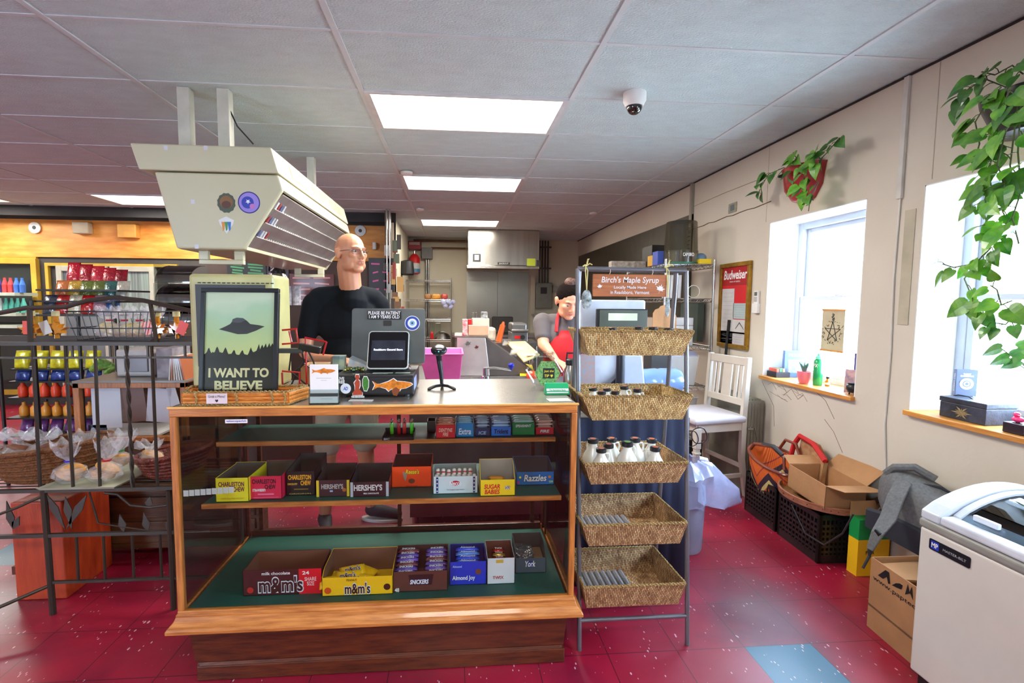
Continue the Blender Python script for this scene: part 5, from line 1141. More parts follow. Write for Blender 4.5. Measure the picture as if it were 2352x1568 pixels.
# round wooden-rimmed basket on near crate
t = thing('round_basket', 'shallow oval basket with a riveted wooden rim and drooping wire handle, on the near crate', 'basket', (2.17, 2.65, .285))
wr = wood('bentwood_rim', (140, 84, 60), (176, 116, 84), .5, (3, 3, 12), 8)
def ovr(rx, ry, z, n_=36, c_=(2.165, 2.665)): return [Vector((c_[0]+rx*math.cos(2*PI*k/n_), c_[1]+ry*math.sin(2*PI*k/n_), z)) for k in range(n_)]
MB().rings([ovr(.185, .245, .30), ovr(.19, .25, .335), ovr(.178, .238, .335), ovr(.174, .234, .30)]+[ovr(.185, .245, .30)], False).build('wooden_rim', wr, t, smooth=True)
MB().rings([ovr(.12, .2, .284), ovr(.174, .234, .305), ovr(.168, .226, .305), ovr(.11, .19, .29)]).build('basket_bowl', M('rattan', (150, 104, 60), .7, bump=.8, bscale=150), t, smooth=True)
MB().tube([P(1818, 1158, X=1.985), P(1850, 1225, X=1.975), P(1893, 1251, X=1.97), P(1935, 1225, X=1.98), P(1960, 1180, X=2.0)], .0045, 8).build('wire_handle', M('handle_grey', (70, 70, 74), .4, .6), t, smooth=True)
for k in range(10): MB().ell(ovr(.1905, .2505, .318)[15+k*2 if k < 8 else 3*k], (.003, .003, .003), None, 8, 5).build('rivet', black, t)
# open carton on top
t = thing('open_carton', 'empty brown cardboard box with open flaps on top of the near crate', 'cardboard box', (2.19, 2.64, .32))
mt = Matrix.Translation((2.17, 2.625, .322)) @ Matrix.Rotation(-.06, 4, 'Z') @ Matrix.Rotation(.04, 4, 'X'); w_, d_, h_ = .23, .33, .14; e = .004
b = MB(); b.boxb(-w_/2, w_/2, -d_/2, d_/2, 0, e, mt)
for q_ in ((-w_/2, -w_/2+e, -d_/2, d_/2), (w_/2-e, w_/2, -d_/2, d_/2), (-w_/2, w_/2, -d_/2, -d_/2+e), (-w_/2, w_/2, d_/2-e, d_/2)): b.boxb(*q_, 0, h_, mt)
b.build('carton_body', kraft, t)
def flap(p0, p1, d, L_):
    p0, p1, d = Vector(p0), Vector(p1), Vector(d).normalized()*L_; n_ = (p1-p0).cross(d).normalized()*.003
    ps = [p0, p1, p1+d, p0+d]; MB().hexa([mt @ q_ for q_ in ps], [mt @ (q_+n_) for q_ in ps]).build('flap', kraft, t)
flap((w_/2, -d_/2, h_), (w_/2, d_/2, h_), (.75, 0, .66), .12); flap((-w_/2, d_/2, h_), (w_/2, d_/2, h_), (.15, .8, .25), .09); flap((-w_/2, -d_/2, h_), (w_/2, -d_/2, h_), (.25, -1, .1), .11)
# orange market basket
t = thing('market_basket', 'orange and purple striped woven basket with round leather handles, in the far crate', 'basket', (2.17, 3.03, .2))
def stripes(nm):
    mt_ = bpy.data.materials.new(nm); mt_.use_nodes = True; nt = mt_.node_tree; N = nt.nodes; L = nt.links
    tc = N.new('ShaderNodeTexCoord'); sp = N.new('ShaderNodeSeparateXYZ'); L.new(tc.outputs['Object'], sp.inputs[0])
    nz = N.new('ShaderNodeTexWave'); nz.wave_profile = 'TRI'; nz.inputs['Scale'].default_value = 1.6; nz.bands_direction = 'Y'; L.new(tc.outputs['Object'], nz.inputs[0])
    a = N.new('ShaderNodeMath'); a.operation = 'MULTIPLY_ADD'; a.inputs[1].default_value = .12; L.new(nz.outputs['Fac'], a.inputs[0]); L.new(sp.outputs[2], a.inputs[2])
    mr = N.new('ShaderNodeMapRange'); mr.inputs['From Min'].default_value = .2; mr.inputs['From Max'].default_value = .5; L.new(a.outputs[0], mr.inputs[0])
    rp = N.new('ShaderNodeValToRGB'); rp.color_ramp.interpolation = 'CONSTANT'; cr = rp.color_ramp
    cs = ((0, (206, 92, 30)), (.25, (206, 190, 120)), (.36, (52, 36, 54)), (.52, (216, 100, 34)), (.72, (150, 50, 60)), (.76, (220, 104, 36)))
    cr.elements[0].color = lin(cs[0][1]); cr.elements[1].position = cs[1][0]; cr.elements[1].color = lin(cs[1][1])
    for ps, c_ in cs[2:]:
        q_ = cr.elements.new(ps); q_.color = lin(c_)
    L.new(mr.outputs[0], rp.inputs[0]); L.new(rp.outputs[0], N['Principled BSDF'].inputs['Base Color']); N['Principled BSDF'].inputs['Roughness'].default_value = .6
    w2 = N.new('ShaderNodeTexWave'); w2.inputs['Scale'].default_value = 40; w2.bands_direction = 'Y'; L.new(tc.outputs['Object'], w2.inputs[0]); bp = N.new('ShaderNodeBump'); bp.inputs['Strength'].default_value = .6; bp.inputs['Distance'].default_value = .004; L.new(w2.outputs['Fac'], bp.inputs['Height']); L.new(bp.outputs[0], N['Principled BSDF'].inputs['Normal'])
    return mt_
cb_ = (2.17, 3.05); bm_ = stripes('woven_stripes')
def slant(rs): return [p+Z3*((p.y-3.05)*.22) for p in rs]
MB().rings([slant(ovr(.1, .13, .16, c_=cb_)), slant(ovr(.135, .185, .25, c_=cb_)), slant(ovr(.15, .205, .36, c_=cb_)), slant(ovr(.15, .205, .405, c_=cb_)), slant(ovr(.14, .195, .405, c_=cb_)), slant(ovr(.125, .175, .25, c_=cb_)), slant(ovr(.09, .12, .17, c_=cb_))]).build('woven_body', bm_, t, smooth=True)
lth = M('brown_leather', (124, 56, 36), .45, coat=.3)
MB().tube(slant(ovr(.152, .207, .41, c_=cb_)), .011, 8, closed=True).build('leather_rim', lth, t, smooth=True)
a_ = Vector((2.05, 3.0, .42)); 
MB().tube([Vector((2.06, 3.17, .45)), Vector((2.05, 3.12, .5)), Vector((2.08, 2.98, .52)), Vector((2.11, 2.9, .47)), Vector((2.1, 2.88, .4))], .01, 8).build('handle', lth, t, smooth=True)
MB().tube([Vector((2.07, 3.06, .513)), Vector((2.085, 2.97, .525)), Vector((2.105, 2.91, .485))], .0145, 8).build('handle_grip', M('grip_black', (40, 40, 46), .5), t, smooth=True)
MB().tube([Vector((2.27, 3.17, .45)), Vector((2.26, 3.1, .53)), Vector((2.26, 3.0, .53)), Vector((2.26, 2.93, .42))], .01, 8).build('handle', lth, t, smooth=True)
# tote bag folded behind
b = MB(); rg = []
for (z, dx) in ((.3, 0), (.42, .01), (.5, .02), (.545, .03)):
    rg.append([Vector((2.24+dx, 2.75, z-.06*(z > .5))), Vector((2.26+dx, 2.86, z+.02)), Vector((2.27+dx, 3.0, z+.035)), Vector((2.29+dx, 3.0, z+.03)), Vector((2.29+dx, 2.86, z+.02)), Vector((2.27+dx, 2.75, z-.06*(z > .5)))])
t = thing('tote_bag', 'tan patterned fabric bag with red edge slumped against the wall behind the baskets', 'bag', (2.27, 2.88, .28)); b.rings(rg); b.build('bag_body', M('tan_fabric', (172, 138, 92), .8, col2=(150, 90, 60), scale=26), t, smooth=True)
MB().tube([Vector((2.26, 2.74, .5)), Vector((2.275, 2.86, .57)), Vector((2.285, 3.0, .585)), Vector((2.27, 3.03, .52)), Vector((2.25, 3.04, .4))], .016, 8).build('red_binding', M('red_fabric', (196, 24, 26), .6), t, smooth=True)
# yellow/green carton with dark plank behind
t = thing('seed_carton', 'green and yellow cardboard box standing between the crates and the backpack', 'cardboard box', (2.26, 2.39, 0))
x0, x1, y0, y1 = 2.15, 2.33, 2.345, 2.41
MB().boxb(x0, x1, y0, y1, 0, .2).build('carton_lower', M('carton_yellow', (236, 184, 20), .5, var=.05), t); MB().boxb(x0, x1, y0, y1, .2, .31).build('carton_upper', M('carton_green', (16, 140, 66), .5, var=.05), t)
MB().hexa([Vector((x0, y1-.003, .31)), Vector((x1, y1-.003, .31)), Vector((x1, y1, .31)), Vector((x0, y1, .31))], [Vector((x0+.02, y1+.02, .38)), Vector((x1-.02, y1+.02, .38)), Vector((x1-.02, y1+.023, .38)), Vector((x0+.02, y1+.023, .38))]).build('flap', kraft, t)
text('FOR', Vector(((x0+x1)/2-.02, y0-.001, .13)), X3, Z3, .05, .02, ink, t, bold=.02)
tag(MB().hexa([Vector((2.30, 2.5, .31)), Vector((2.33, 2.5, .31)), Vector((2.33, 2.53, .31)), Vector((2.30, 2.53, .31))], [Vector((2.33, 2.34, .44)), Vector((2.355, 2.34, .44)), Vector((2.355, 2.36, .46)), Vector((2.33, 2.36, .46))]).build('wooden_plank', wood('dark_plank', (70, 46, 34), (96, 66, 50), .6)), 'dark wooden plank end leaning on the wall behind the green and yellow box', 'plank')
# brown delivery carton
t = thing('delivery_carton', 'tall open brown box printed www.paptech with black artwork, beside the freezer', 'cardboard box', (2.06, 1.84, 0))
A_, B_ = Vector((1.869, 1.965, 0)), Vector((1.845, 1.675, 0)); dx = Vector((.42, -.01, 0)); hz = P(1996, 1275, X=1.869).z
e = .004; b = MB(); dn = (B_-A_)
def wallp(p, q_, mt_=None):
    n_ = Vector((-(q_-p).y, (q_-p).x, 0)).normalized()*e; b.hexa([p, q_, q_+n_, p+n_], [p+Z3*hz, q_+Z3*hz, q_+n_+Z3*hz, p+n_+Z3*hz])
wallp(A_, B_); wallp(B_, B_+dx); wallp(B_+dx, A_+dx); wallp(A_+dx, A_); b.build('carton_body', kraft, t)
MB().hexa([A_+Z3*.1, B_+Z3*.1, B_+dx+Z3*.1, A_+dx+Z3*.1], [A_+Z3*.11, B_+Z3*.11, B_+dx+Z3*.11, A_+dx+Z3*.11]).build('carton_floor', kraftd, t)
uu = dn.normalized(); fcx = A_.lerp(B_, .48)-Vector((.0015, 0, 0))
text('www.paptech', fcx+Z3*(hz-.085), uu, Z3, .24, .026, ink, t)
b = MB()
for pts in ([(-.1, 0), (-.06, .045), (-.04, .045), (-.03, .0), (-.04, -.005), (-.05, .02), (-.07, .0)], [(-.02, 0), (.0, .02), (.02, .03), (.035, .03), (.03, .01), (.01, .005)], [(.05, 0), (.06, .05), (.07, .02), (.08, .05), (.09, 0), (.075, .02)]): b.prism([(p[0]*.95, p[1]) for p in pts], fcx+Z3*(hz-.06), uu, Z3, Vector((-.0006, 0, 0)))
b.build('animal_artwork', ink, t)
MB().hexa([A_+Z3*(hz-.002)+Vector((.02, -.03, -.02)), A_.lerp(B_, .5)+Z3*(hz-.03)+Vector((.02, 0, 0)), A_.lerp(B_, .5)+dx*.6+Z3*(hz-.05), A_+dx*.6+Z3*(hz-.03)], [A_+Z3*hz+Vector((.02, -.03, -.015)), A_.lerp(B_, .5)+Z3*(hz-.02)+Vector((.02, 0, 0)), A_.lerp(B_, .5)+dx*.6+Z3*(hz-.045), A_+dx*.6+Z3*(hz-.025)]).build('flap', kraft, t)
# backpack on the carton
t = thing('backpack', 'grey heather backpack with dark panels and a padded strap, slumped behind the brown box', 'backpack', (2.2, 2.12, .1))
gh = M('heather_grey', (98, 98, 98), .85, var=.2, scale=90, bump=.3); dkf = M('backpack_dark', (38, 42, 50), .7)
b = MB(); rg = []
for (y, z, rx, rz_) in ((1.8, .4, .04, .03), (1.85, .41, .09, .1), (1.95, .42, .11, .14), (2.1, .45, .115, .16), (2.2, .48, .11, .15), (2.27, .51, .08, .1), (2.29, .51, .03, .04)):
    rg.append([Vector((2.25+math.copysign(abs(math.cos(a))**.6, math.cos(a))*rx, y, z+math.copysign(abs(math.sin(a))**.7, math.sin(a))*rz_)) for a in [2*PI*k/18 for k in range(18)]])
b.rings(rg); b.build('bag_body', gh, t, smooth='all')
MB().rings([[Vector((2.14+dx_, y, z)) for dx_, z in ((-.02, .31), (.0, .3), (.02, .31), (.02, z1_), (-.0, z1_+.01), (-.02, z1_))] for y, z1_ in ((1.85, .38), (2.0, .42), (2.15, .42), (2.28, .4))]).build('dark_pocket', dkf, t, smooth=True)
b = MB()
sp_ = [P(2075, 1108, X=2.17), P(2058, 1140, X=2.1), P(2040, 1190, X=2.03), P(2015, 1225, X=1.96), P(1998, 1262, X=1.93)]
rg = []
for k, p in enumerate(sp_):
    w2 = (.036, .036, .034, .024, .014)[k]; dr = (sp_[min(k+1, 4)]-sp_[max(k-1, 0)]).normalized(); sd = dr.cross(Vector((-1, -.3, .2))).normalized(); nn = sd.cross(dr)
    rg.append([p+sd*w2+nn*.006, p-sd*w2+nn*.006, p-sd*w2-nn*.006, p+sd*w2-nn*.006])
b.rings(rg); b.build('shoulder_strap', gh, t, .003)
MB().tube([sp_[4], sp_[4]+Vector((0, 0, -.03)), P(1990, 1310, X=1.9)+Vector((-.0, .02, 0))], [.01, .007, .006], 6).build('strap_webbing', dkf, t); MB().box(sp_[3], (.012, .03, .03), (.3, 0, 0)).build('strap_buckle', black, t, .003)
MB().tube([Vector((2.19, 2.25, .6)), Vector((2.2, 2.22, .64)), Vector((2.25, 2.16, .66)), Vector((2.3, 2.1, .62))], .02, 8).build('top_handle', gh, t, smooth=True)
MB().tube([Vector((2.16, 2.18, .56)), Vector((2.2, 2.12, .6)), Vector((2.28, 2.05, .6)), Vector((2.34, 1.95, .54))], .007, 6).build('zip_line', dkf, t, smooth=True)

# ice cream freezer
t = thing('chest_freezer', 'white ice cream freezer with arched sliding glass top at the lower right corner', 'freezer', (2.05, 1.1, 0))
fm_ = M('freezer_white', (206, 202, 194), .35, var=.03, coat=.3); rimg = M('freezer_rim_grey', (140, 140, 134), .4); lidw = M('freezer_lid_white', (206, 214, 226), .3, coat=.3)
X0, X1, Y0, Y1 = 1.757, 2.345, .45, 1.65
MB().boxb(X0, X1, Y0, Y1, .05, .622).build('freezer_body', fm_, t, .01, seg=3)
MB().boxb(X0+.02, X1-.02, Y0+.02, Y1-.02, 0, .05).build('freezer_base', black, t)
MB().boxb(X0-.004, X1, Y0, Y1+.004, .622, .655).build('grey_rim', rimg, t, .01, seg=3)
def arch(x0_, x1_, zb_, rise, n_=14): return [(x0_+(x1_-x0_)*k/n_, zb_+rise*math.sin(PI*k/n_)**.8) for k in range(n_+1)]
def arcslab(y0_, y1_, x0_, x1_, zb_, rise, th_):
    b_ = MB(); rg_ = []
    for y_ in (y0_, y1_):
        up_ = arch(x0_, x1_, zb_+th_, rise); dn_ = arch(x0_, x1_, zb_, rise)[::-1]; rg_.append([Vector((p[0], y_, p[1])) for p in up_+dn_])
    b_.rings(rg_); return b_
arcslab(Y1-.07, Y1, X0, X1, .656, .10, .03).build('lid_end_frame', lidw, t, .005)
arcslab(Y0, Y0+.07, X0, X1, .656, .10, .03).build('lid_end_frame', lidw, t, .005)
MB().boxb(X0, X0+.055, Y0+.07, Y1-.07, .656, .69).build('lid_side_rail', lidw, t, .01, seg=3); MB().boxb(X1-.055, X1, Y0+.07, Y1-.07, .656, .69).build('lid_side_rail', lidw, t, .01, seg=3)
arcslab(1.08, 1.575, X0+.05, X1-.05, .68, .085, .005).build('sliding_glass', glassmat('freezer_glass', (214, 228, 240), .22), t)
arcslab(.52, 1.1, X0+.05, X1-.05, .67, .085, .005).build('sliding_glass', MATS['freezer_glass'], t)
arcslab(1.55, 1.575, X0+.05, X1-.05, .686, .085, .008).build('glass_frame', lidw, t); arcslab(1.07, 1.09, X0+.05, X1-.05, .686, .085, .008).build('glass_frame', lidw, t)
MB().boxb(X0+.06, X0+.075, 1.44, 1.52, .70, .72).build('slide_handle', lidw, t, .003)
MB().boxb(X0+.03, X1-.03, Y0+.05, Y1-.08, .56, .57).build('freezer_interior', M('freezer_inner', (200, 208, 216), .5), t)
for k in range(3): MB().boxb(X0+.1, X1-.1, 1.15+k*.13, 1.25+k*.13, .571, .63).build('inner_basket', M('freezer_inner', (0, 0, 0)), t)
lg = MB().prism(rrect(.145, .04, .006), Vector((X0-.0005, 1.535, .575)), U, Z3, Vector((-.002, 0, 0))).build('logo_plate', M('plate_black', (24, 26, 34), .3, coat=.4), t)
poly(rect(.03, .03), Vector((X0-.003, 1.535+.05, .575)), U, Z3, M('logo_blue', (40, 60, 170), .3), lg, 'logo_mark'); text('MP', Vector((X0-.0035, 1.585, .575)), U, Z3, .024, .018, paper, lg, bold=.02); text('MASTER-BILT', Vector((X0-.0035, 1.515, .575)), U, Z3, .08, .009, M('grey_print', (0, 0, 0)), lg)

# ---------------------------------------------------------------- white chair, louvred cabinet, bin
wc = M('chair_white', (206, 198, 186), .4, var=.04, coat=.2)
ch = thing('white_chair', 'white wooden counter chair with slatted back and grey padded seat', 'chair', (1.95, 3.55, 0))
cR, cL, cF, cG = Vector((2.15, 3.42, 0)), Vector((2.08, 3.82, 0)), Vector((1.76, 3.35, 0)), Vector((1.69, 3.75, 0))
def bar(p, q_, w1, w2, nm, m_=wc, side=None):
    p, q_ = Vector(p), Vector(q_); d = (q_-p).normalized(); s_ = Vector(side or (cL-cR)).normalized(); s_ = (s_-d*s_.dot(d)).normalized(); n_ = d.cross(s_)
    return MB().hexa([p+s_*w1+n_*w2, p-s_*w1+n_*w2, p-s_*w1-n_*w2, p+s_*w1-n_*w2], [q_+s_*w1+n_*w2, q_-s_*w1+n_*w2, q_-s_*w1-n_*w2, q_+s_*w1-n_*w2]).build(nm, m_, ch, .003)
back = Vector((.05, .01, 0)); RT, LT = cR+Vector((.02, .0, 1.06)), cL+Vector((.02, 0, 1.06))
for c_, tp in ((cR, RT), (cL, LT)):
    b = MB(); pts = [c_+Vector((.05, .01, 0)), c_+Z3*.3, c_+Z3*.6, tp]; s_ = (cL-cR).normalized()*.016; n_ = (cR-cF).normalized()*.02
    b.rings([[p+s_+n_*k, p-s_+n_*k, p-s_-n_*k, p+s_-n_*k] for p, k in zip(pts, (.8, 1, 1.1, .9))]); b.build('back_leg', wc, ch, .003)
sd = (cL-cR).normalized()
bar(RT-Z3*.035+sd*.01, LT-Z3*.035-sd*.01, .03, .012, 'top_rail', side=(0, 0, 1)); lo_R, lo_L = cR+Vector((.004, 0, .72)), cL+Vector((.004, 0, .72)); bar(lo_R, lo_L, .025, .011, 'lower_rail', side=(0, 0, 1))
for f, w_ in ((.14, .014), (.26, .014), (.5, .048), (.74, .014), (.86, .014)):
    bar(lo_R.lerp(lo_L, f)+Z3*.02, (RT-Z3*.055).lerp(LT-Z3*.055, f), w_, .006, 'back_slat')
for c_ in (cF, cG):
    bar(c_, c_+Z3*.36, .019, .019, 'front_leg'); bar(c_+Z3*.36, c_+Z3*.375, .023, .023, 'leg_collar'); bar(c_+Z3*.375, c_+Z3*.4, .018, .018, 'leg_collar'); bar(c_+Z3*.4, c_+Z3*.55, .022, .022, 'leg_block')
for p, q_ in ((cF, cR), (cG, cL), (cF, cG), (cR, cL)): bar(p+Z3*.545, q_+Z3*.545, .03, .011, 'seat_rail', side=(0, 0, 1))
for p, q_, z in ((cF, cR, .17), (cG, cL, .17), (cF, cG, .2), (cR, cL, .24)): bar(p+Z3*z, q_+Z3*z, .016, .009, 'stretcher', side=(0, 0, 1))
fd = (cF-cR).normalized()
b = MB(); rg = []
for z, k in ((.575, 0), (.585, .012), (.61, .014), (.625, .0), (.632, -.05)):
    cs = [cF+fd*(k+.03)-sd*(k+.02), cR-sd*(k+.02)-fd*k*.2, cL+sd*(k+.02)-fd*k*.2, cG+fd*(k+.03)+sd*(k+.02)]
    rg.append([p+Z3*z for p in cs])
b.rings(rg); b.build('seat_cushion', M('seat_fabric', (190, 186, 192), .8, var=.06), ch, .012, seg=3)
# cable loops behind the stand
b = MB()
for k, (cx_, cz_, r_2) in enumerate(((1606, 1000, .05), (1588, 1008, .05))):
    c_ = P(cx_, cz_, Y=2.9); b.tube([c_+Vector((r_2*math.cos(a), .006*math.sin(3*a)+.01*k, r_2*1.05*math.sin(a))) for a in [2*PI*j/24 for j in range(24)]], .0035, 6, closed=True)
tag(b.build('cable_coil', black, None, smooth=True), 'coil of black cable hanging in front of the white chair seat', 'cable')
lv = M('louvre_grey', (136, 132, 118), .6, var=.15)
t = thing('louvred_cabinet', 'worn grey-green ribbed cabinet standing between the white chair and the wall', 'cabinet', (2.27, 3.72, 0))
MB().boxb(2.2, 2.355, 3.49, 3.98, 0, .72).build('cabinet_body', lv, t, .004)
b = MB()
for k in range(6): b.boxb(2.2+.024*k, 2.214+.024*k, 3.5, 3.97, .72, .732)
b.build('top_slats', lv, t)
b = MB()
for k in range(6): b.boxb(2.208+.024*k, 2.212+.024*k, 3.484, 3.49, .02, .7)
b.build('front_ribs', lv, t); MB().tube([(2.235, 3.48, .5), (2.25, 3.478, .52), (2.28, 3.478, .52), (2.31, 3.48, .42)], .003, 5).build('wire_latch', steel, t); MB().boxb(2.225, 2.27, 3.478, 3.486, .5, .515).build('latch_plate', steel, t)
t = thing('dark_basket', 'low dark slatted box on the floor seen under the white chair', 'box', (1.98, 3.98, 0))
MB().boxb(1.86, 2.1, 3.9, 4.1, 0, .3).build('box_body', M('dark_box', (40, 38, 40), .6), t, .004); b = MB()
for k in range(6): b.boxb(1.86+.04*k, 1.884+.04*k, 3.9, 4.1, .301, .31)
b.build('slatted_lid', lv, t)
# rubbish bin with a clear bag
bc = Vector((1.36, 2.72, 0))
t = thing('waste_bin', 'pale blue-grey waste bin lined with an overflowing clear plastic bag', 'bin', bc)
MB().lathe([(.105, 0), (.11, .01), (.125, .4), (.13, .405), (.13, .42), (.12, .42)], bc, 28).build('bin_body', M('bin_grey', (140, 144, 170), .5), t, smooth=True)
bm2 = bmesh.new(); rr = random.Random(4); rg = []
for j, (r, z) in enumerate(((.11, .30), (.145, .29), (.165, .34), (.15, .42), (.17, .47), (.13, .52), (.08, .54))):
    ring = []
    for k in range(40):
        a = 2*PI*k/40; ex = 1+.95*max(0, math.cos(a-.0))**6*(1 if j in (1, 2, 3) else .15)
        r2 = r*ex*(1+.09*math.sin(9*a+j)+.06*rr.uniform(-1, 1)); zz = z-.10*max(0, math.cos(a))**6*(j in (1, 2, 3))*.5+.012*rr.uniform(-1, 1)
        ring.append(bm2.verts.new((bc.x+r2*math.cos(a), bc.y+r2*math.sin(a), zz)))
    rg.append(ring)
for a_, b_ in zip(rg, rg[1:]):
    for k in range(40): bm2.faces.new((a_[k], a_[(k+1) % 40], b_[(k+1) % 40], b_[k]))
me = bpy.data.meshes.new('plastic_bag'); bm2.to_mesh(me); bm2.free()
bagm = M('bag_plastic', (190, 200, 240), .2, var=.05, alpha=.5, coat=.6, bump=.8, bscale=18)
obj('plastic_bag', me, bagm, t, smooth=True)
# ================================================================ behind the stand
t = thing('draped_counter', 'low counter covered with navy blue cloth behind the ladder stand', 'counter', (.9, 2.55, 0))
MB().boxb(.56, 1.19, 2.38, 2.94, .86, .9).build('counter_top', steel, t, .003)
b = MB(); rg = []
N_ = 60
for z, amp in ((.0, .012), (.45, .008), (.87, .002)):
    ring = []
    for k in range(N_+1):
        f = k/N_
        if f < .5: x = .565+(.625)*f*2; y = 2.36; ring.append(Vector((x, y+amp*math.sin(k*1.7), z+.002)))
        else: ring.append(Vector((1.195+amp*math.sin(k*1.7), 2.36+(f-.5)*2*.57, z+.002)))
    rg.append(ring)
b.rings(rg, False, False); o = b.build('cloth_drape', M('navy_cloth', (28, 34, 62), .8, var=.15, scale=3), t, smooth=True)
sm = o.modifiers.new('s', 'SOLIDIFY'); sm.thickness = .004
# scale / slicer
t = thing('deli_scale', 'white deli scale with a grey-green display on a dark pole', 'scale', (.8, 2.5, .9))
y = 2.5
a_, c3 = P(1372, 709, Y=y), P(1487, 748, Y=y)
MB().boxb(a_.x, c3.x, y, y+.03, c3.z-.02, a_.z).build('display_housing', black, t, .004); MB().boxb(a_.x+.012, c3.x-.004, y-.003, y, c3.z-.01, a_.z-.006).build('display_face', M('display_green', (84, 92, 80), .3), t)
l0, l1 = P(1397, 719, Y=y), P(1463, 736, Y=y); MB().boxb(l0.x, l1.x, y-.005, y-.003, l1.z, l0.z).build('lcd', M('lcd_pale', (206, 214, 190), .3, emit=.35), t)
p0, p1 = P(1430, 752, Y=y), P(1432, 890, Y=y); MB().cyl((p0.x, y+.015, p1.z-.05), (p0.x, y+.015, p0.z), .024).build('display_pole', M('pole_dark', (40, 44, 56), .35), t, smooth=True)
a_, c3 = P(1335, 688, Y=2.6), P(1482, 750, Y=2.6)
MB().boxb(a_.x, c3.x, 2.6, 2.64, c3.z-.12, a_.z).build('white_housing', M('scale_white', (206, 212, 224), .35), t, .012, seg=3)
MB().boxb(.6, 1.05, 2.48, 2.64, .905, .95).build('scale_base', MATS['scale_white'], t, .01)
MB().tube([(p0.x+.02, y-.02, .93), (p0.x+.03, y-.04, 1.0), (p0.x-.02, y-.04, 1.03), (p0.x-.06, y-.02, 1.0), (p0.x-.06, y, .95)], .003, 6).build('cord', black, t)
t = thing('meat_slicer', 'rounded white slicer body with a dark rim ring behind the top basket', 'slicer', (.72, 2.8, .9))
c_ = P(1385, 850, Y=2.62)
MB().lathe([(.0, 0), (.1, .0), (.13, .03), (.135, .1), (.0, .11)], (0, 0, 0), 32, Matrix.Translation((c_.x, 2.79, c_.z+.02)) @ Matrix.Rotation(-PI/2+.2, 4, 'X') @ Matrix.Rotation(PI, 4, 'X')).build('blade_guard', MATS['scale_white'], t, smooth=True)
MB().tube([Vector((c_.x+.0+.128*math.cos(a), 2.67, c_.z+.02+.128*math.sin(a))) for a in [-1.6+3.2*k/16 for k in range(17)]], .012, 8).build('dark_ring', black, t, smooth=True)
a_, c3 = P(1435, 815, Y=2.66), P(1478, 890, Y=2.66)
MB().hexa([(a_.x-.03, 2.66, .905), (c3.x+.02, 2.66, .905), (c3.x+.02, 2.85, .905), (a_.x-.03, 2.85, .905)], [(a_.x-.02, 2.66, a_.z), (c3.x-.01, 2.66, a_.z), (c3.x-.02, 2.8, a_.z), (a_.x, 2.8, a_.z)]).build('motor_housing', M('slicer_grey', (190, 198, 226), .3), t, .012, seg=3)
t = thing('water_jug', 'translucent blue-grey water jug lying on its side behind the stand', 'jug', P(1525, 868, Y=2.9))
c_ = P(1525, 868, Y=2.85); MB().lathe([(.03, -.13), (.075, -.12), (.08, -.03), (.076, -.02), (.08, 0), (.08, .09), (.07, .12), (.0, .125)], (0, 0, 0), 26, Matrix.Translation((c_.x-.03, 2.84, .983)) @ Matrix.Rotation(PI/2, 4, 'Y')).build('jug_body', M('jug_blue', (120, 150, 196), .15, coat=.5), t, smooth=True)
o = tag(MB().boxb(-.05, .05, 0, .003, -.1, .1).build('menu_card', M('menu_print', (200, 150, 130), .5, col2=(150, 170, 190), scale=60)), 'tall printed menu card with red headings left of the white slicer', 'menu card'); q = P(1345, 845, Y=2.45); o.location = q; o.rotation_euler = (-.1, 0, 0)
text('MENU', q+Vector((0, -.012, .08)), X3, Z3, .06, .014, red, o, bold=.02)
# steel flask and shaker behind tip jar
q = Vector((.595, 2.45, .901))
t = thing('steel_flask', 'steel drinking flask with black loop lid behind the tip jar', 'flask', q)
MB().lathe([(.034, 0), (.038, .005), (.038, .19), (.025, .225), (.022, .235)], q, 20).build('flask_body', steel, t, smooth=True); MB().lathe([(.024, .233), (.026, .237), (.026, .26), (.02, .265)], q, 16).build('lid', black, t); MB().tube([q+Vector((-.02, 0, .26)), q+Vector((-.018, 0, .295)), q+Vector((.018, 0, .295)), q+Vector((.02, 0, .26))], .006, 8).build('lid_loop', black, t)

# ---------------------------------------------------------------- chrome wire shelving, right wall
def wire_shelf(label, xs, ys, shelves, hz, y_front, wave=True, r=.011):
    t = thing('wire_shelving', label, 'shelving', ((xs[0]+xs[1])/2, (ys[0]+ys[1])/2, 0))
    for x in xs:
        for y in ys: MB().cyl((x, y, 0), (x, y, hz), r, n=10).build('post', chrome, t, smooth=True)
    for z in shelves:
        b = MB()
        for y in ys:
            b.tube([(xs[0], y, z), (xs[1], y, z)], .004, 5); b.tube([(xs[0], y, z-.03), (xs[1], y, z-.03)], .003, 5)
            n_ = int((xs[1]-xs[0])/.03); b.tube([(xs[0]+(xs[1]-xs[0])*k/n_, y, z-.03*(k % 2)) for k in range(n_+1)], .003, 5)
        for x in xs:
            b.tube([(x, ys[0], z), (x, ys[1], z)], .004, 5); b.tube([(x, ys[0], z-.03), (x, ys[1], z-.03)], .003, 5)
            n_ = int((ys[1]-ys[0])/.035); b.tube([(x, ys[0]+(ys[1]-ys[0])*k/n_, z-.03*(k % 2)) for k in range(n_+1)], .003, 4)
        n_ = int((ys[1]-ys[0])/.03)
        for k in range(1, n_): b.tube([(xs[0], ys[0]+(ys[1]-ys[0])*k/n_, z), (xs[1], ys[0]+(ys[1]-ys[0])*k/n_, z)], .0025, 4)
        b.build('wire_shelf', chrome, t)
    return t
SX, SY = (1.82, 2.26), (4.12, 5.05)
wire_shelf('chrome wire shelving against the right wall loaded with kitchen supplies', SX, SY, (.35, .72, 1.08, 1.5, 1.8), 1.84, 4.12)
def sz(z): return z+.005
q = Vector((P(1563, 590, Y=4.3).x, 4.3, sz(1.8)))
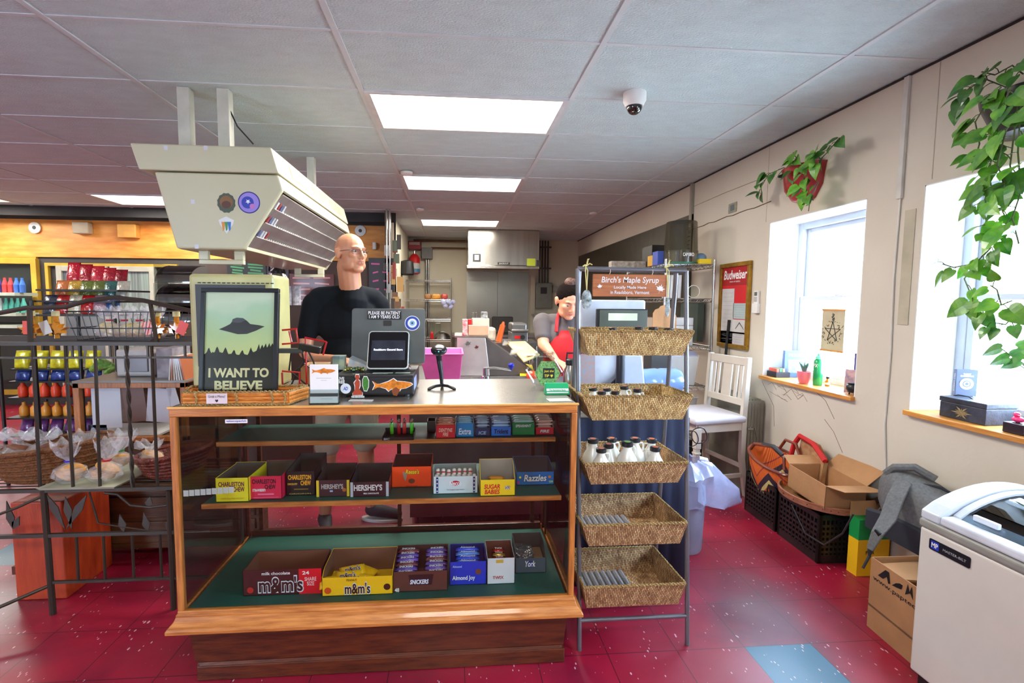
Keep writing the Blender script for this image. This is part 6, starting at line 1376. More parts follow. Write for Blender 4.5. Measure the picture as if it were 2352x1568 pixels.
t = thing('food_container', 'big clear measuring bucket standing upside down on top of the wire shelving', 'bucket', q)
r0 = .5*(P(1600, 560, Y=4.3).x-P(1527, 560, Y=4.3).x); hb_ = P(1563, 510, Y=4.3).z-q.z
MB().lathe([(r0, 0), (r0, .12), (r0*.97, .125), (r0*.9, hb_-.01), (r0*.86, hb_), (0.001, hb_)], q, 32, cap=False).build('bucket_body', glassmat('smoky_plastic', (206, 204, 192), .14, .15), t, smooth=True)
MB().lathe([(r0*1.02, 0), (r0*1.03, .015), (r0*.98, .018)], q, 32).build('green_lid', M('lid_green', (20, 110, 80), .4), t)
for k in range(6): MB().boxb(q.x-.004-(k % 2)*.006, q.x+.012, q.y-r0*.96-.004, q.y-r0*.96-.002, q.z+.13+k*.035, q.z+.134+k*.035).build('scale_mark', ink, t)
text('CAMBRO', q+Vector((0, -r0-.003, .08)), X3, Z3, .1, .03, paper, t, bold=.02)
def sup(name, label, cat, px0, px1, py0, py1, Y_, dz, mat, z=None, d=.12, bev=.003, grp=None):
    a_, c3 = P(px0, py0, Y=Y_), P(px1, py1, Y=Y_); zb = z if z is not None else c3.z
    return tag(MB().boxb(a_.x, c3.x, Y_, Y_+d, zb, max(a_.z, zb+.02)).build(name, mat, None, bev), label, cat, grp)
sup('blue_carton', 'small blue and white box beside the clear bucket on the wire shelving', 'box', 1511, 1524, 576, 602, 4.35, 0, M('blue_box', (60, 80, 160), .5), sz(1.8))
sup('yellow_carton', 'small amber box next to the blue one on the wire shelving', 'box', 1499, 1510, 586, 602, 4.5, 0, M('amber_box', (200, 150, 40), .5), sz(1.8))
o = sup('dark_bin', 'long dark plastic bin on top of the wire shelving near the wall panel', 'bin', 1498, 1530, 562, 590, 4.75, 0, black, sz(1.8), .25)
sup('paper_stack', 'stack of wrapped paper goods at the far end of the top wire shelf', 'paper goods', 1405, 1500, 599, 615, 4.9, 0, M('wrap_white', (190, 186, 176), .5, col2=(140, 120, 100), scale=30), sz(1.8), .1)
o = tag(MB().ell((2.2, 4.25, 1.86), (.05, .05, .05)).build('blue_tub', M('tub_blue', (110, 140, 170), .4), None, smooth=True), 'grey-blue tub on the wire shelving right of the clear bucket', 'tub')
sup('yellow_pack', 'yellow printed packet at the right end of the top wire shelf', 'packet', 1608, 1634, 594, 606, 4.16, 0, yellow, sz(1.8), .06)
for k in range(5): 
    q = Vector((1.87+k*.035, 4.25, sz(1.5))); tag(MB().lathe([(.016, 0), (.02, .2), (.021, .205)], q, 12).build('cup_stack', M('cup_white', (206, 206, 206), .4)), 'column of nested white paper cups on the second wire shelf', 'cups', 'columns of paper cups')
t = thing('sieve_disc', 'round clear plastic lid standing on the second wire shelf', 'lid', (2.1, 4.2, 1.56)); MB().tube([Vector((2.12+.055*math.cos(a), 4.2, sz(1.5)+.058+.055*math.sin(a))) for a in [2*PI*k/24 for k in range(24)]], .003, 5, closed=True).build('disc_rim', white, t); MB().cyl((2.12, 4.2, sz(1.5)+.058), (2.12, 4.203, sz(1.5)+.058), .053, n=24).build('disc_face', clear, t)
tag(MB().ell((2.01, 4.3, 1.55), (.03, .03, .04)).build('red_pouch', M('pouch_red', (170, 30, 40), .4)), 'small red pouch next to the clear round lid', 'pouch')
tag(MB().boxb(1.9, 2.12, 4.18, 4.4, sz(1.08), 1.26).build('takeout_box', M('fold_white', (200, 200, 200), .5), None, .004), 'white lower box of a stack on the third wire shelf', 'box'); tag(MB().boxb(1.9, 2.12, 4.18, 4.4, 1.262, 1.33).build('takeout_box', M('fold_white', (0, 0, 0)), None, .004), 'white upper box of the stack on the third wire shelf', 'box')
t = thing('lined_tub', 'white tub lined with a clear bag on the third wire shelf', 'tub', (2.1, 4.3, .72)); MB().hexa([(1.88, 4.15, sz(.72)), (2.14, 4.15, sz(.72)), (2.14, 4.4, sz(.72)), (1.88, 4.4, sz(.72))], [(1.85, 4.14, 1.0), (2.17, 4.14, 1.0), (2.17, 4.42, 1.0), (1.85, 4.42, 1.0)]).build('tub_body', white, t, .01); MB().hexa([(1.86, 4.14, .99), (2.16, 4.14, .99), (2.16, 4.42, .99), (1.86, 4.42, .99)], [(1.88, 4.16, 1.04), (2.13, 4.16, 1.035), (2.14, 4.4, 1.045), (1.88, 4.4, 1.04)]).build('bag_liner', bagm, t)
for k, (x0_, x1_) in enumerate(((1.3, 1.62), (1.85, 2.16))):
    z_ = sz(.35) if k else 0; t = thing('storage_tub', ('white plastic tub at the floor behind the navy counter' if k == 0 else 'white plastic tub on the lowest wire shelf'), 'tub', (x0_, 4.2, z_)); MB().hexa([(x0_+.03, 4.15, z_), (x1_-.03, 4.15, z_), (x1_-.03, 4.5, z_), (x0_+.03, 4.5, z_)], [(x0_, 4.12, z_+.26), (x1_, 4.12, z_+.26), (x1_, 4.55, z_+.26), (x0_, 4.55, z_+.26)]).build('tub_body', white, t, .01)
    MB().boxb(x0_-.005, x1_+.005, 4.115, 4.555, z_+.26, z_+.275).build('tub_rim', white, t, .003)
for k, (px_, py0, py1, w_) in enumerate(((1507, 708, 760, .045), (1524, 700, 760, .06), (1540, 715, 760, .05))):
    a_ = P(px_, py0, Y=4.0); z0_ = P(px_, py1, Y=4.0).z
    tag(MB().prism([(-w_, 0), (w_, 0), (w_, a_.z-z0_-.04), (w_*.6, a_.z-z0_-.01), (0, a_.z-z0_), (-w_*.6, a_.z-z0_-.01), (-w_, a_.z-z0_-.04)], (a_.x, 3.95+k*.02, z0_), (1, 0, 0), (0, 0, 1), (0, .01, 0)).build('cardboard_insert', kraft), ('leftmost', 'tallest middle', 'rightmost')[k]+' round-topped cardboard flap behind the syrup sign', 'cardboard')
tag(MB().boxb(1.64, 1.8, 3.93, 4.1, 0, P(1524, 762, Y=4.0).z).build('supply_cart', dkgrey, None, .004), 'dark narrow cart behind the second basket carrying round-topped cardboard flaps', 'cart')
t = thing('broom', 'dark broom handle leaning between the wire shelving and the gold frame', 'broom', (2.3, 4.02, 0)); MB().cyl((2.31, 4.05, .05), (2.345, 4.0, 1.32), .012).build('handle', black, t); MB().boxb(2.22, 2.34, 4.02, 4.08, 0, .08).build('broom_head', dkgrey, t)
tag(MB().boxb(2.27, 2.33, 4.4, 4.75, 1.1, 1.5).build('green_cutting_board', M('board_green', (70, 84, 76), .5)), 'dark green board standing upright behind the wire shelving', 'board')

# ================================================================ kitchen
# prep counter behind the showcase
t = thing('prep_counter', 'stainless prep counter running back into the kitchen', 'counter', (.35, 4.2, 0))
MB().boxb(-.30, .98, 2.95, 3.34, .885, .92).boxb(-.30, .62, 3.341, 4.1, .885, .92).build('counter_top', steel, t, .004)
MB().boxb(-.28, .96, 3.0, 3.32, .1, .885).boxb(-.28, .6, 3.321, 4.05, .1, .885).build('counter_body', M('counter_body', (120, 118, 116), .4, .7), t)
MB().boxb(.0, .98, 3.28, 3.30, .92, .95).build('rear_ledge', steel, t)
for x in (-.25, .57):
    for y in (3.05, 4.0): MB().cyl((x, y, 0), (x, y, .1), .02).build('foot', steel, t)
# sandwich station with slanted hood and stickers
t = thing('sandwich_station', 'stainless refrigerated sandwich station with slanted hood and two stickers on its end', 'food counter', (.25, 3.8, .92))
hz_ = 1.215; xw = [P(1049, 770, Y=3.5).x, P(1117, 770, Y=3.5).x]
MB().hexa([(.015, 3.5, .922), (.255, 3.5, .922), (.255, 4.05, .922), (.015, 4.05, .922)], [(.015, 3.5, 1.2), (.222, 3.5, 1.2), (.222, 4.05, 1.2), (.015, 4.05, 1.2)]).build('hood_end', M('brushed_end', (190, 186, 182), .35, .6), t, .004)
MB().hexa([(.257, 3.52, .922), (.62, 3.52, .922), (.62, 4.05, .922), (.257, 4.05, .922)], [(.225, 3.52, 1.19), (.235, 3.52, 1.19), (.235, 4.05, 1.19), (.225, 4.05, 1.19)]).build('slanted_lid', M('lid_grey', (110, 106, 104), .35, .7), t)
for (px_, py_, s_, c_) in ((1075, 790, .03, (90, 92, 88)), (1095, 798, .022, (90, 30, 36))): poly(rotp(maple, s_, .3), P(px_, py_, Y=3.498), X3, Z3, cm(c_), t, 'emblem_sticker')
MB().boxb(0, .24, 3.5, 3.9, 1.2, 1.212).build('top_ledge', steel, t)
def kbox(name, label, cat, px0, px1, py0, Y_, z, mat, d=.12, bev=.003):
    a_, c3 = P(px0, py0, Y=Y_), P(px1, py0, Y=Y_)
    return tag(MB().boxb(a_.x, c3.x, Y_, Y_+d, z, a_.z).build(name, mat, None, bev), label, cat)
kbox('paper_bag_stack', 'white printed bag standing on the sandwich station', 'bag', 1062, 1074, 733, 3.55, 1.213, M('bag_print', (206, 196, 190), .6, col2=(180, 60, 60), scale=40), .1)
kbox('cardboard_tray', 'low tan cardboard box on the sandwich station', 'box', 1076, 1122, 747, 3.55, 1.213, M('tan_card', (196, 156, 124), .7), .08)
kbox('cream_tub', 'cream round-lidded tub behind the tan box on the sandwich station', 'tub', 1085, 1124, 731, 3.68, 1.213, M('cream_tub', (196, 192, 172), .5), .12)
kbox('red_carton', 'small red carton between the printed bag and the cream tub', 'carton', 1075, 1084, 733, 3.66, 1.213, red, .05)
o = kbox('label_printer', 'small black and white gadget on top of the cream tub', 'gadget', 1105, 1120, 716, 3.72, P(1100, 731, Y=3.7).z+.001, M('gadget', (180, 180, 180), .3, col2=(40, 40, 40), scale=40), .05)
b = MB(); c_ = P(1092, 726, Y=3.9)
b.tube([Vector((c_.x-.02, c_.y, 1.2)), c_+Vector((-.02, 0, .03)), c_+Vector((.01, 0, .03)), c_+Vector((.01, 0, -.05))], .005, 6); tag(b.build('whisk_handle', chrome), 'bent chrome wire loop standing behind the cream tub', 'utensil')
# panini press on back counter
t = thing('steel_counter', 'stainless counter along the kitchen back wall under the hood', 'counter', (.9, 8.8, 0))
MB().boxb(-.05, 2.0, 8.6, 9.3, .84, .88).build('counter_top', steel, t); MB().boxb(0, 1.95, 8.65, 9.28, .1, .84).build('counter_body', MATS['counter_body'], t); MB().boxb(.02, 1.93, 8.67, 9.26, 0, .1).build('toe_kick', black, t)
yp = 4.6
a_, c3 = P(1175, 742, Y=yp), P(1212, 785, Y=yp)
t = thing('panini_press', 'small grey panini press with red knobs on a steel table behind the sandwich station', 'grill', (a_.x, yp, 1.0))
zt_ = c3.z
MB().boxb(a_.x, c3.x, yp, yp+.3, zt_, zt_+.09).build('press_base', M('press_steel', (140, 138, 136), .3, .8), t, .006); MB().boxb(a_.x+.0, c3.x, yp+.02, yp+.3, zt_+.1, a_.z).build('press_lid', MATS['press_steel'], t, .02, seg=3); MB().cyl((a_.x, yp-.02, zt_+.11), (c3.x, yp-.02, zt_+.11), .012).build('press_handle', steel, t); MB().cyl((c3.x-.05, yp-.02, zt_+.045), (c3.x-.05, yp, zt_+.045), .022).build('knob', black, t); MB().boxb(a_.x+.03, a_.x+.1, yp-.003, yp, zt_+.03, zt_+.06).build('red_switch', red, t)
x0_, x1_ = P(1125, 785, Y=yp).x, c3.x+.1
t = thing('steel_table', 'steel table under the panini press', 'table', ((x0_+x1_)/2, yp+.2, 0)); MB().boxb(x0_, x1_, yp-.1, yp+.4, zt_-.03, zt_-.001).build('table_top', steel, t)
for x in (x0_+.03, x1_-.03):
    for y in (yp-.07, yp+.37): MB().cyl((x, y, 0), (x, y, zt_-.03), .015).build('leg', steel, t)
q = P(1150, 775, Y=yp+.05); t = thing('orange_bottle', 'tilted orange squeeze bottle by the sandwich station hood', 'bottle', (q.x, yp+.05, zt_)); MB().cyl((q.x-.02, yp+.05, zt_), (q.x+.02, yp+.05, zt_+.16), .03, .026).build('bottle_body', M('orange_plastic', (216, 92, 30), .4), t, smooth=True); MB().cyl((q.x+.02, yp+.05, zt_+.16), (q.x+.027, yp+.05, zt_+.19), .018, .01).build('nozzle', M('orange_plastic', (0, 0, 0)), t)
kbox('crumpled_bag', 'crumpled white bag beside the orange bottle', 'bag', 1120, 1140, 752, yp+.1, zt_+.001, M('white_bag', (206, 204, 186), .6, bump=1, bscale=12), .15, .03)
# cutting board
cbm = M('cutting_board', (190, 160, 96), .6, col2=(206, 188, 140), scale=6)
pts = [P(1165, 783, Z=.985), P(1206, 783, Z=.985), P(1240, 812, Z=.985), P(1205, 828, Z=.985)]
a_, b_, c_, d_ = P(1163, 784, Y=3.95), P(1207, 783, Y=3.95), P(1240, 813, Y=3.45), P(1203, 829, Y=3.4)
o = tag(MB().hexa([a_-Z3*.012, b_-Z3*.012, c_-Z3*.012, d_-Z3*.012], [a_, b_, c_, d_]).build('cutting_board', cbm, None, .003), 'tan stained cutting board on the prep counter in front of the woman', 'cutting board')
for q_ in (a_.lerp(d_, .12), a_.lerp(d_, .62)): MB().box(q_+Vector((-.02, 0, .0)), (.05, .02, .04), (0, .3, .3)).build('binder_clip', chrome, o)
q = c_.lerp(d_, .5)+Vector((0, .04, .006)); tag(MB().ell(q+Z3*.008, (.045, .02, .008)).build('folded_towel', M('towel_white', (226, 224, 220), .8, bump=.5), None, smooth=True), 'folded white paper towel on the front edge of the cutting board', 'towel')
# pink bin
q = P(1016, 866, Z=.922); a_, b_ = P(957, 815, Y=3.05), P(1069, 815, Y=3.05); c3, d3 = P(982, 866, Y=3.08), P(1055, 866, Y=3.08)
pkm = M('pink_plastic', (242, 104, 176), .3, coat=.4)
t = thing('pink_dish_tub', 'bright pink plastic dish tub on the counter behind the scanner', 'tub', ((c3.x+d3.x)/2, 3.15, .921))
bt = [(c3.x, 3.06, .921), (d3.x, 3.06, .921), (d3.x, 3.36, .921), (c3.x, 3.36, .921)]; zt_ = a_.z
tp = [(a_.x+.02, 3.02, zt_), (b_.x-.02, 3.02, zt_), (b_.x-.02, 3.42, zt_), (a_.x+.02, 3.42, zt_)]
b = MB(); B_ = [Vector(p) for p in bt]; T_ = [Vector(p) for p in tp]; ce = (B_[0]+B_[2])/2
ins = lambda L_, k: [p+(Vector((ce.x, ce.y, p.z))-p).normalized()*k for p in L_]
b.rings([B_, T_, [p+Z3*.004 for p in ins(T_, -.018)], [p+Z3*.012 for p in ins(T_, -.018)], [p+Z3*.012 for p in ins(T_, .008)], [p+Z3*.006 for p in ins(B_, .008)]]); b.build('tub_body', pkm, t, .006)
# manual can opener
q = P(1115, 862, Z=.921); q = Vector((P(1115, 862, Y=3.1).x, 3.1, .921))
t = thing('can_opener', 'counter mounted steel can opener with a blue knobbed crank', 'can opener', q)
MB().lathe([(.035, 0), (.035, .01), (.026, .014), (.026, .06), (.022, .062)], q, 20).build('base_sleeve', chrome, t, smooth=True); MB().cyl(q+Z3*.06, q+Z3*.11, .016).build('shaft', steel, t)
MB().tube([q+Z3*.11+Vector((-.01, 0, 0)), q+Vector((.06, -.01, .115)), q+Vector((.14, -.02, .105)), q+Vector((.165, -.02, .1))], .006, 8).build('crank_arm', chrome, t, smooth=True); MB().lathe([(.006, 0), (.008, .01), (.018, .02), (.02, .035), (.012, .045)], q+Vector((.163, -.02, .1)), 16).build('crank_knob', M('knob_blue', (30, 40, 170), .3, coat=.4), t, smooth=True)
o = tag(MB().hexa([P(1196, 868, Z=.921), P(1232, 868, Z=.921), P(1222, 842, Z=.921), P(1200, 836, Z=.921)], [P(1194, 862, Z=.935), P(1230, 864, Z=.935), P(1222, 838, Z=.935), P(1196, 834, Z=.935)]).build('yellow_scraper', M('scraper_yellow', (246, 214, 10), .4)), 'yellow plastic scraper on the counter left of the tip jar', 'scraper')
q = P(1222, 848, Z=.97); tag(MB().ell(Vector((P(1222, 848, Y=3.25).x, 3.25, .958)), (.04, .04, .036)).build('tomato', M('tomato_red', (226, 70, 30), .3, coat=.4), None, smooth=True), 'round orange-red tomato left of the tip jar', 'tomato')
# hood
ssh = M('hood_steel', (196, 192, 182), .22, 1, var=.12, scale=2, stretch=(6, 1, .3))
x0_, x1_ = P(1075, 560, Y=8.1).x, P(1239, 560, Y=8.1).x; z0_, z1_ = P(1150, 609, Y=8.1).z, CZ-.006
t = thing('range_hood', 'big stainless range hood fixed to the ceiling over the far counter', 'hood', ((x0_+x1_)/2, 8.7, z0_))
MB().boxb(x0_, x1_, 8.1, 9.33, z0_, z1_).build('hood_box', ssh, t, .006); MB().boxb(x0_-.02, x1_, 8.06, 8.12, z0_-.06, z0_-.01).build('lower_rim', ssh, t, .006)
text('BACKOUT', Vector(((x0_+x1_)/2, 8.0995, z0_+.03)), X3, Z3, .16, .025, paper, MB().boxb((x0_+x1_)/2-.1, (x0_+x1_)/2+.1, 8.0965, 8.0985, z0_+.01, z0_+.05).build('name_plate', ink, t), depth=.003)
for (px_, py_, w_, h_, c_) in ((1095, 592, .13, .13, (40, 40, 40)), (1220, 602, .14, .12, (190, 206, 60)), (1236, 604, .06, .1, (60, 60, 60)), (1094, 577, .07, .05, (190, 150, 130))):
    q = P(px_, py_, Y=8.098); s_ = MB().boxb(q.x-w_/2, q.x+w_/2, 8.094, 8.098, q.z-h_/2, q.z+h_/2).build('notice', cm(c_), t)
    if c_[0] == 40: MB().boxb(q.x-.035, q.x+.035, 8.091, 8.094, q.z-.035, q.z+.045).build('notice_print', paper, s_)
pm2 = M('splash_steel', (150, 150, 142), .3, 1, var=.1, scale=2)
xa, xm, xb = P(1072, 650, Y=9.3).x, P(1143, 650, Y=9.3).x, P(1214, 650, Y=9.3).x
struct(MB().boxb(xa, xm-.003, 9.32, 9.345, .9, z0_-.03).build('trim_6', pm2)); struct(MB().boxb(xm+.003, xb, 9.32, 9.345, .9, z0_-.03).build('trim_7', pm2))
tag(MB().boxb(P(1130, 700, Y=9.2).x, P(1178, 700, Y=9.2).x, 9.15, 9.19, .881, P(1150, 727, Y=9.2).z).build('roasting_pan', M('dark_pan', (74, 74, 72), .4, .6), None, .06, seg=4), 'dark rounded pan leaning upright against the steel splash panels', 'pan')
tag(MB().boxb(xb+.04, xb+.13, 9.305, 9.34, .0, 1.98).build('pipe_chase', kitm), 'beige boxed-in pipe chase right of the steel splash panels', 'pipe chase')
# left kitchen wall shelf, extinguisher, boxes
SXk = (P(928, 640, Y=8.6).x, P(1036, 640, Y=8.6).x)
wire_shelf('chrome wire shelving at the far left corner of the kitchen', SXk, (8.6, 9.2), (P(1000, 822, Y=8.6).z, P(1000, 780, Y=8.6).z, P(1000, 733, Y=8.6).z, P(1000, 688, Y=8.6).z, P(1000, 643, Y=8.6).z), P(1000, 640, Y=8.6).z+.02, 8.6)
zz = P(1000, 688, Y=8.6).z+.005
for k, (a0, c_) in enumerate((((975, 990), (160, 110, 60)), ((991, 1012), (206, 140, 50)), ((1013, 1028), (190, 70, 60)))):
    x0_, x1_ = P(a0[0], 680, Y=8.7).x, P(a0[1], 680, Y=8.7).x; tag(MB().boxb(x0_, x1_, 8.7, 8.9, zz, zz+.1).build('bread_bag', M('bread_%d' % k, c_, .4, var=.3, scale=20), None, .03), ('brown', 'orange', 'red')[k]+' bag of bread on the kitchen wire shelf', 'bread')
b = MB(); qx = P(1030, 700, Y=8.55).x
for k in range(9): b.ell((qx+R.uniform(-.09, .09), 8.55+R.uniform(-.01, .02), zz-.05+R.uniform(-.09, .03)), (.05, .04, R.uniform(.02, .06)), (R.uniform(-1, 1), R.uniform(-1, 1), 0), 9, 6)
tag(b.build('plastic_bag_bundle', bagm, None), 'bundle of clear plastic bags hooked on the kitchen wire shelf', 'bag')
zz = P(1000, 780, Y=8.6).z+.006; q = Vector((P(1016, 780, Y=8.8).x, 8.8, zz))
tag(MB().lathe([(.05, 0), (.12, .05), (.17, .13), (.175, .135)], q, 28, Matrix.Translation(q+Z3*.135) @ Matrix.Rotation(PI, 4, 'X') @ Matrix.Translation(-q)).build('steel_bowl', chrome, None, smooth=True), 'steel mixing bowl upside down on a kitchen wire shelf', 'bowl')
for k, px_ in enumerate((992, 1006)): q = P(px_, 778, Y=8.9); tag(MB().boxb(q.x-.05, q.x+.05, 8.95, 9.05, zz, zz+.28).build('plastic_canister', clear, None, .01), ('left', 'right')[k]+' clear plastic canister behind the steel bowl', 'canister')
q = P(992, 780, Y=8.7); tag(MB().lathe([(.03, 0), (.03, .1), (.015, .13)], (q.x, 8.7, zz), 12).build('red_bottle', red), 'small red bottle left of the steel bowl', 'bottle')
q = P(952, 600, Y=9.1)
t = thing('fire_extinguisher', 'red fire suppression cylinder with a silver and blue label on the kitchen wall', 'fire extinguisher', q)
zt_, zb = P(952, 583, Y=9.1).z, P(952, 630, Y=9.1).z; r = .1
MB().lathe([(.06, 0), (r, .02), (r, zt_-zb-.08), (.06, zt_-zb-.02), (.03, zt_-zb)], (q.x, 9.1, zb), 24).build('cylinder', red, t, smooth=True); MB().lathe([(r+.003, .1), (r+.003, .2)], (q.x, 9.1, zb), 24, cap=False).build('label', M('silver_label', (176, 176, 172), .4), t); MB().lathe([(r+.004, .03), (r+.004, .1)], (q.x, 9.1, zb), 24, cap=False).build('blue_label', M('blue_label', (60, 110, 140), .4), t); MB().cyl((q.x, 9.1, zt_-zb+zb), (q.x, 9.1, P(952, 576, Y=9.1).z), .02).build('valve', steel, t)
a_, c3 = P(938, 554, Y=9.2), P(967, 573, Y=9.2)
t = thing('alarm_box', 'red and grey fire suppression control box above the red cylinder', 'control box', (a_.x, 9.2, c3.z)); MB().boxb(a_.x, c3.x, 9.15, 9.34, c3.z, a_.z).build('box_body', M('alarm_red', (130, 40, 50), .4, .3), t, .01); MB().boxb(a_.x+.02, c3.x-.02, 9.145, 9.15, c3.z+.08, a_.z-.02).build('face_label', M('face_label', (150, 130, 130), .4), t)
a_, c3 = P(968, 568, Y=9.2), P(993, 594, Y=9.2)
t = thing('junction_box', 'grey junction box with two conduits running down, left of the hood', 'junction box', (a_.x, 9.2, c3.z)); MB().boxb(a_.x, c3.x, 9.2, 9.34, c3.z, a_.z).build('box_body', M('box_grey', (108, 110, 108), .5), t, .008)
for px_ in (979, 984): x = P(px_, 600, Y=9.3).x; MB().cyl((x, 9.3, .5), (x, 9.3, c3.z), .018).build('conduit', steel, t)
for k, (py_, nm) in enumerate(((552, 'upper rusty pipe running to the hood along the kitchen wall'), (569, 'lower thin pipe running to the hood along the kitchen wall'))):
    a_, c3 = P(950+k*40, py_, Y=9.25), P(1070, py_, Y=9.25); tag(MB().cyl((a_.x, 9.25, a_.z), (c3.x, 9.25, a_.z), .022-.006*k).build('pipe', M('rusty_pipe', (96, 70, 50), .6, .4), None, smooth=True), nm, 'pipe')
a_, c3 = P(1232, 649, Y=9.2), P(1268, 708, Y=9.2)
t = thing('electrical_panel', 'grey electrical panel with black switch on the far wall right of the hood', 'electrical panel', (a_.x, 9.2, c3.z)); MB().boxb(a_.x, c3.x, 9.2, 9.34, c3.z, a_.z).build('panel_box', M('panel_grey', (122, 124, 114), .4, .5), t, .01); q = P(1249, 667, Y=9.19); MB().boxb(q.x-.06, q.x+.06, 9.185, 9.2, q.z-.06, q.z+.06).build('switch', black, t)
for k in range(4):
    x = P(1239+k*6.5, 620, Y=9.28).x; MB().cyl((x, 9.29, a_.z), (x, 9.29, CZ-.02), .014).build('conduit', dkgrey, t)
for z_ in (2.1, 2.5): MB().boxb(P(1234, 600, Y=9.28).x, P(1266, 600, Y=9.28).x, 9.26, 9.275, z_, z_+.03).build('conduit_strap', dkgrey, t)
a_ = P(1270, 657, Y=9.3); tag(MB().boxb(a_.x, a_.x+.1, 9.3, 9.345, a_.z-.12, a_.z).build('wall_switch', M('switch_plate', (150, 150, 140), .5)), 'small square switch plate right of the electrical panel', 'switch')
tag(MB().boxb(P(1228, 725, Y=8.9).x, P(1270, 725, Y=8.9).x, 8.9, 9.345, P(1250, 726, Y=8.9).z, P(1250, 722, Y=8.9).z).build('steel_shelf', steel), 'narrow steel wall shelf under the electrical panel', 'shelf')
# ceiling dome camera, detectors
q = P(1458, 214, Z=CZ)
t = thing('dome_camera', 'white dome security camera on the ceiling right of the large light panel', 'security camera', q)
MB().lathe([(.065, 0), (.065, -.045), (.058, -.055), (.05, -.075)], q, 28).build('camera_base', white, t, smooth=True); MB().lathe([(.0525, -.05), (.054, -.06), (.05, -.066)], q, 28, cap=False).build('steel_ring', chrome, t); MB().ell(q-Z3*.078, (.045, .045, .042)).build('dome', M('dome_black', (16, 16, 18), .06, coat=1), t, smooth='all')
for (px_, py_, r, lb) in ((934, 395, .055, 'white round smoke detector at the corner of the middle light panel'), (965, 479, .05, 'small white ceiling sensor before the farthest light panel'), (1363, 488, .05, 'small white ceiling sensor at the right over the kitchen')):
    q = P(px_, py_, Z=CZ-.008); tag(MB().lathe([(r, 0), (r*.95, -.02), (r*.5, -.03)], q, 20).build('smoke_detector', white, None, smooth=True), lb, 'detector')
# ================================================================ people
def frame(o, yaw, pitch=0, roll=0):
    """local frame: x = the person's left, y = backwards, z = up; yaw 0 faces the camera"""
    return Matrix.Translation(o) @ Matrix.Rotation(yaw, 4, 'Z') @ Matrix.Rotation(pitch, 4, 'X') @ Matrix.Rotation(roll, 4, 'Y')
class Blob:
    def __init__(s): s.b = MB()
    def e(s, mt, c, r, n=18, m=12):
        rg = []
        for i in range(1, m):
            a = PI*i/m; rg.append([mt @ Vector((c[0]+r[0]*math.sin(a)*math.cos(2*PI*k/n), c[1]+r[1]*math.sin(a)*math.sin(2*PI*k/n), c[2]-r[2]*math.cos(a))) for k in range(n)])
        s.b.rings(rg); return s
    def c(s, p, q, r0, r1, n=14):
        p, q = Vector(p), Vector(q); d = (q-p).normalized(); L = (q-p).length; pts = []; rr_ = []
        for k in range(4): a = PI/2*k/3; pts.append(p-d*r0*math.cos(a)); rr_.append(max(.0005, r0*math.sin(a)))
        for k in range(1, 4): a = PI/2*k/3; pts.append(q+d*r1*math.sin(a)); rr_.append(max(.0005, r1*math.cos(a)))
        s.b.tube(pts, rr_, n); return s
    def chain(s, pts, rs):
        for a, b_, r0, r1 in zip(pts, pts[1:], rs, rs[1:]): s.c(a, b_, r0, r1)
        return s
    def out(s, name, mat, parent, vox, sm=6):
        o = s.b.build(name, mat, parent)
        m_ = o.modifiers.new('remesh', 'REMESH'); m_.mode = 'VOXEL'; m_.voxel_size = vox; m_.use_smooth_shade = True
        m_ = o.modifiers.new('smooth', 'SMOOTH'); m_.iterations = sm; m_.factor = .5
        return o
def head(B, mt, k=1):
    def q(c): return tuple(v*k for v in c)
    for c_, r in (((0, .012, .03), (.077, .097, .09)), ((0, -.018, -.03), (.067, .075, .084)), ((0, -.062, -.095), (.034, .024, .021)), ((0, -.074, .026), (.05, .02, .012)), ((0, -.084, -.058), (.024, .014, .014))): B.e(mt, q(c_), q(r))
    for sx_ in (1, -1):
        for c_, r in (((sx_*.043, -.018, -.07), (.023, .052, .033)), ((sx_*.04, -.063, -.014), (.022, .022, .02)), ((sx_*.082, .012, -.002), (.011, .02, .033)), ((sx_*.088, .02, .012), (.009, .012, .018)), ((sx_*.01, -.097, -.034), (.008, .01, .007))): B.e(mt, q(c_), q(r))
    B.c(mt @ Vector(q((0, -.09, .016))), mt @ Vector(q((0, -.108, -.026))), .008*k, .0115*k)
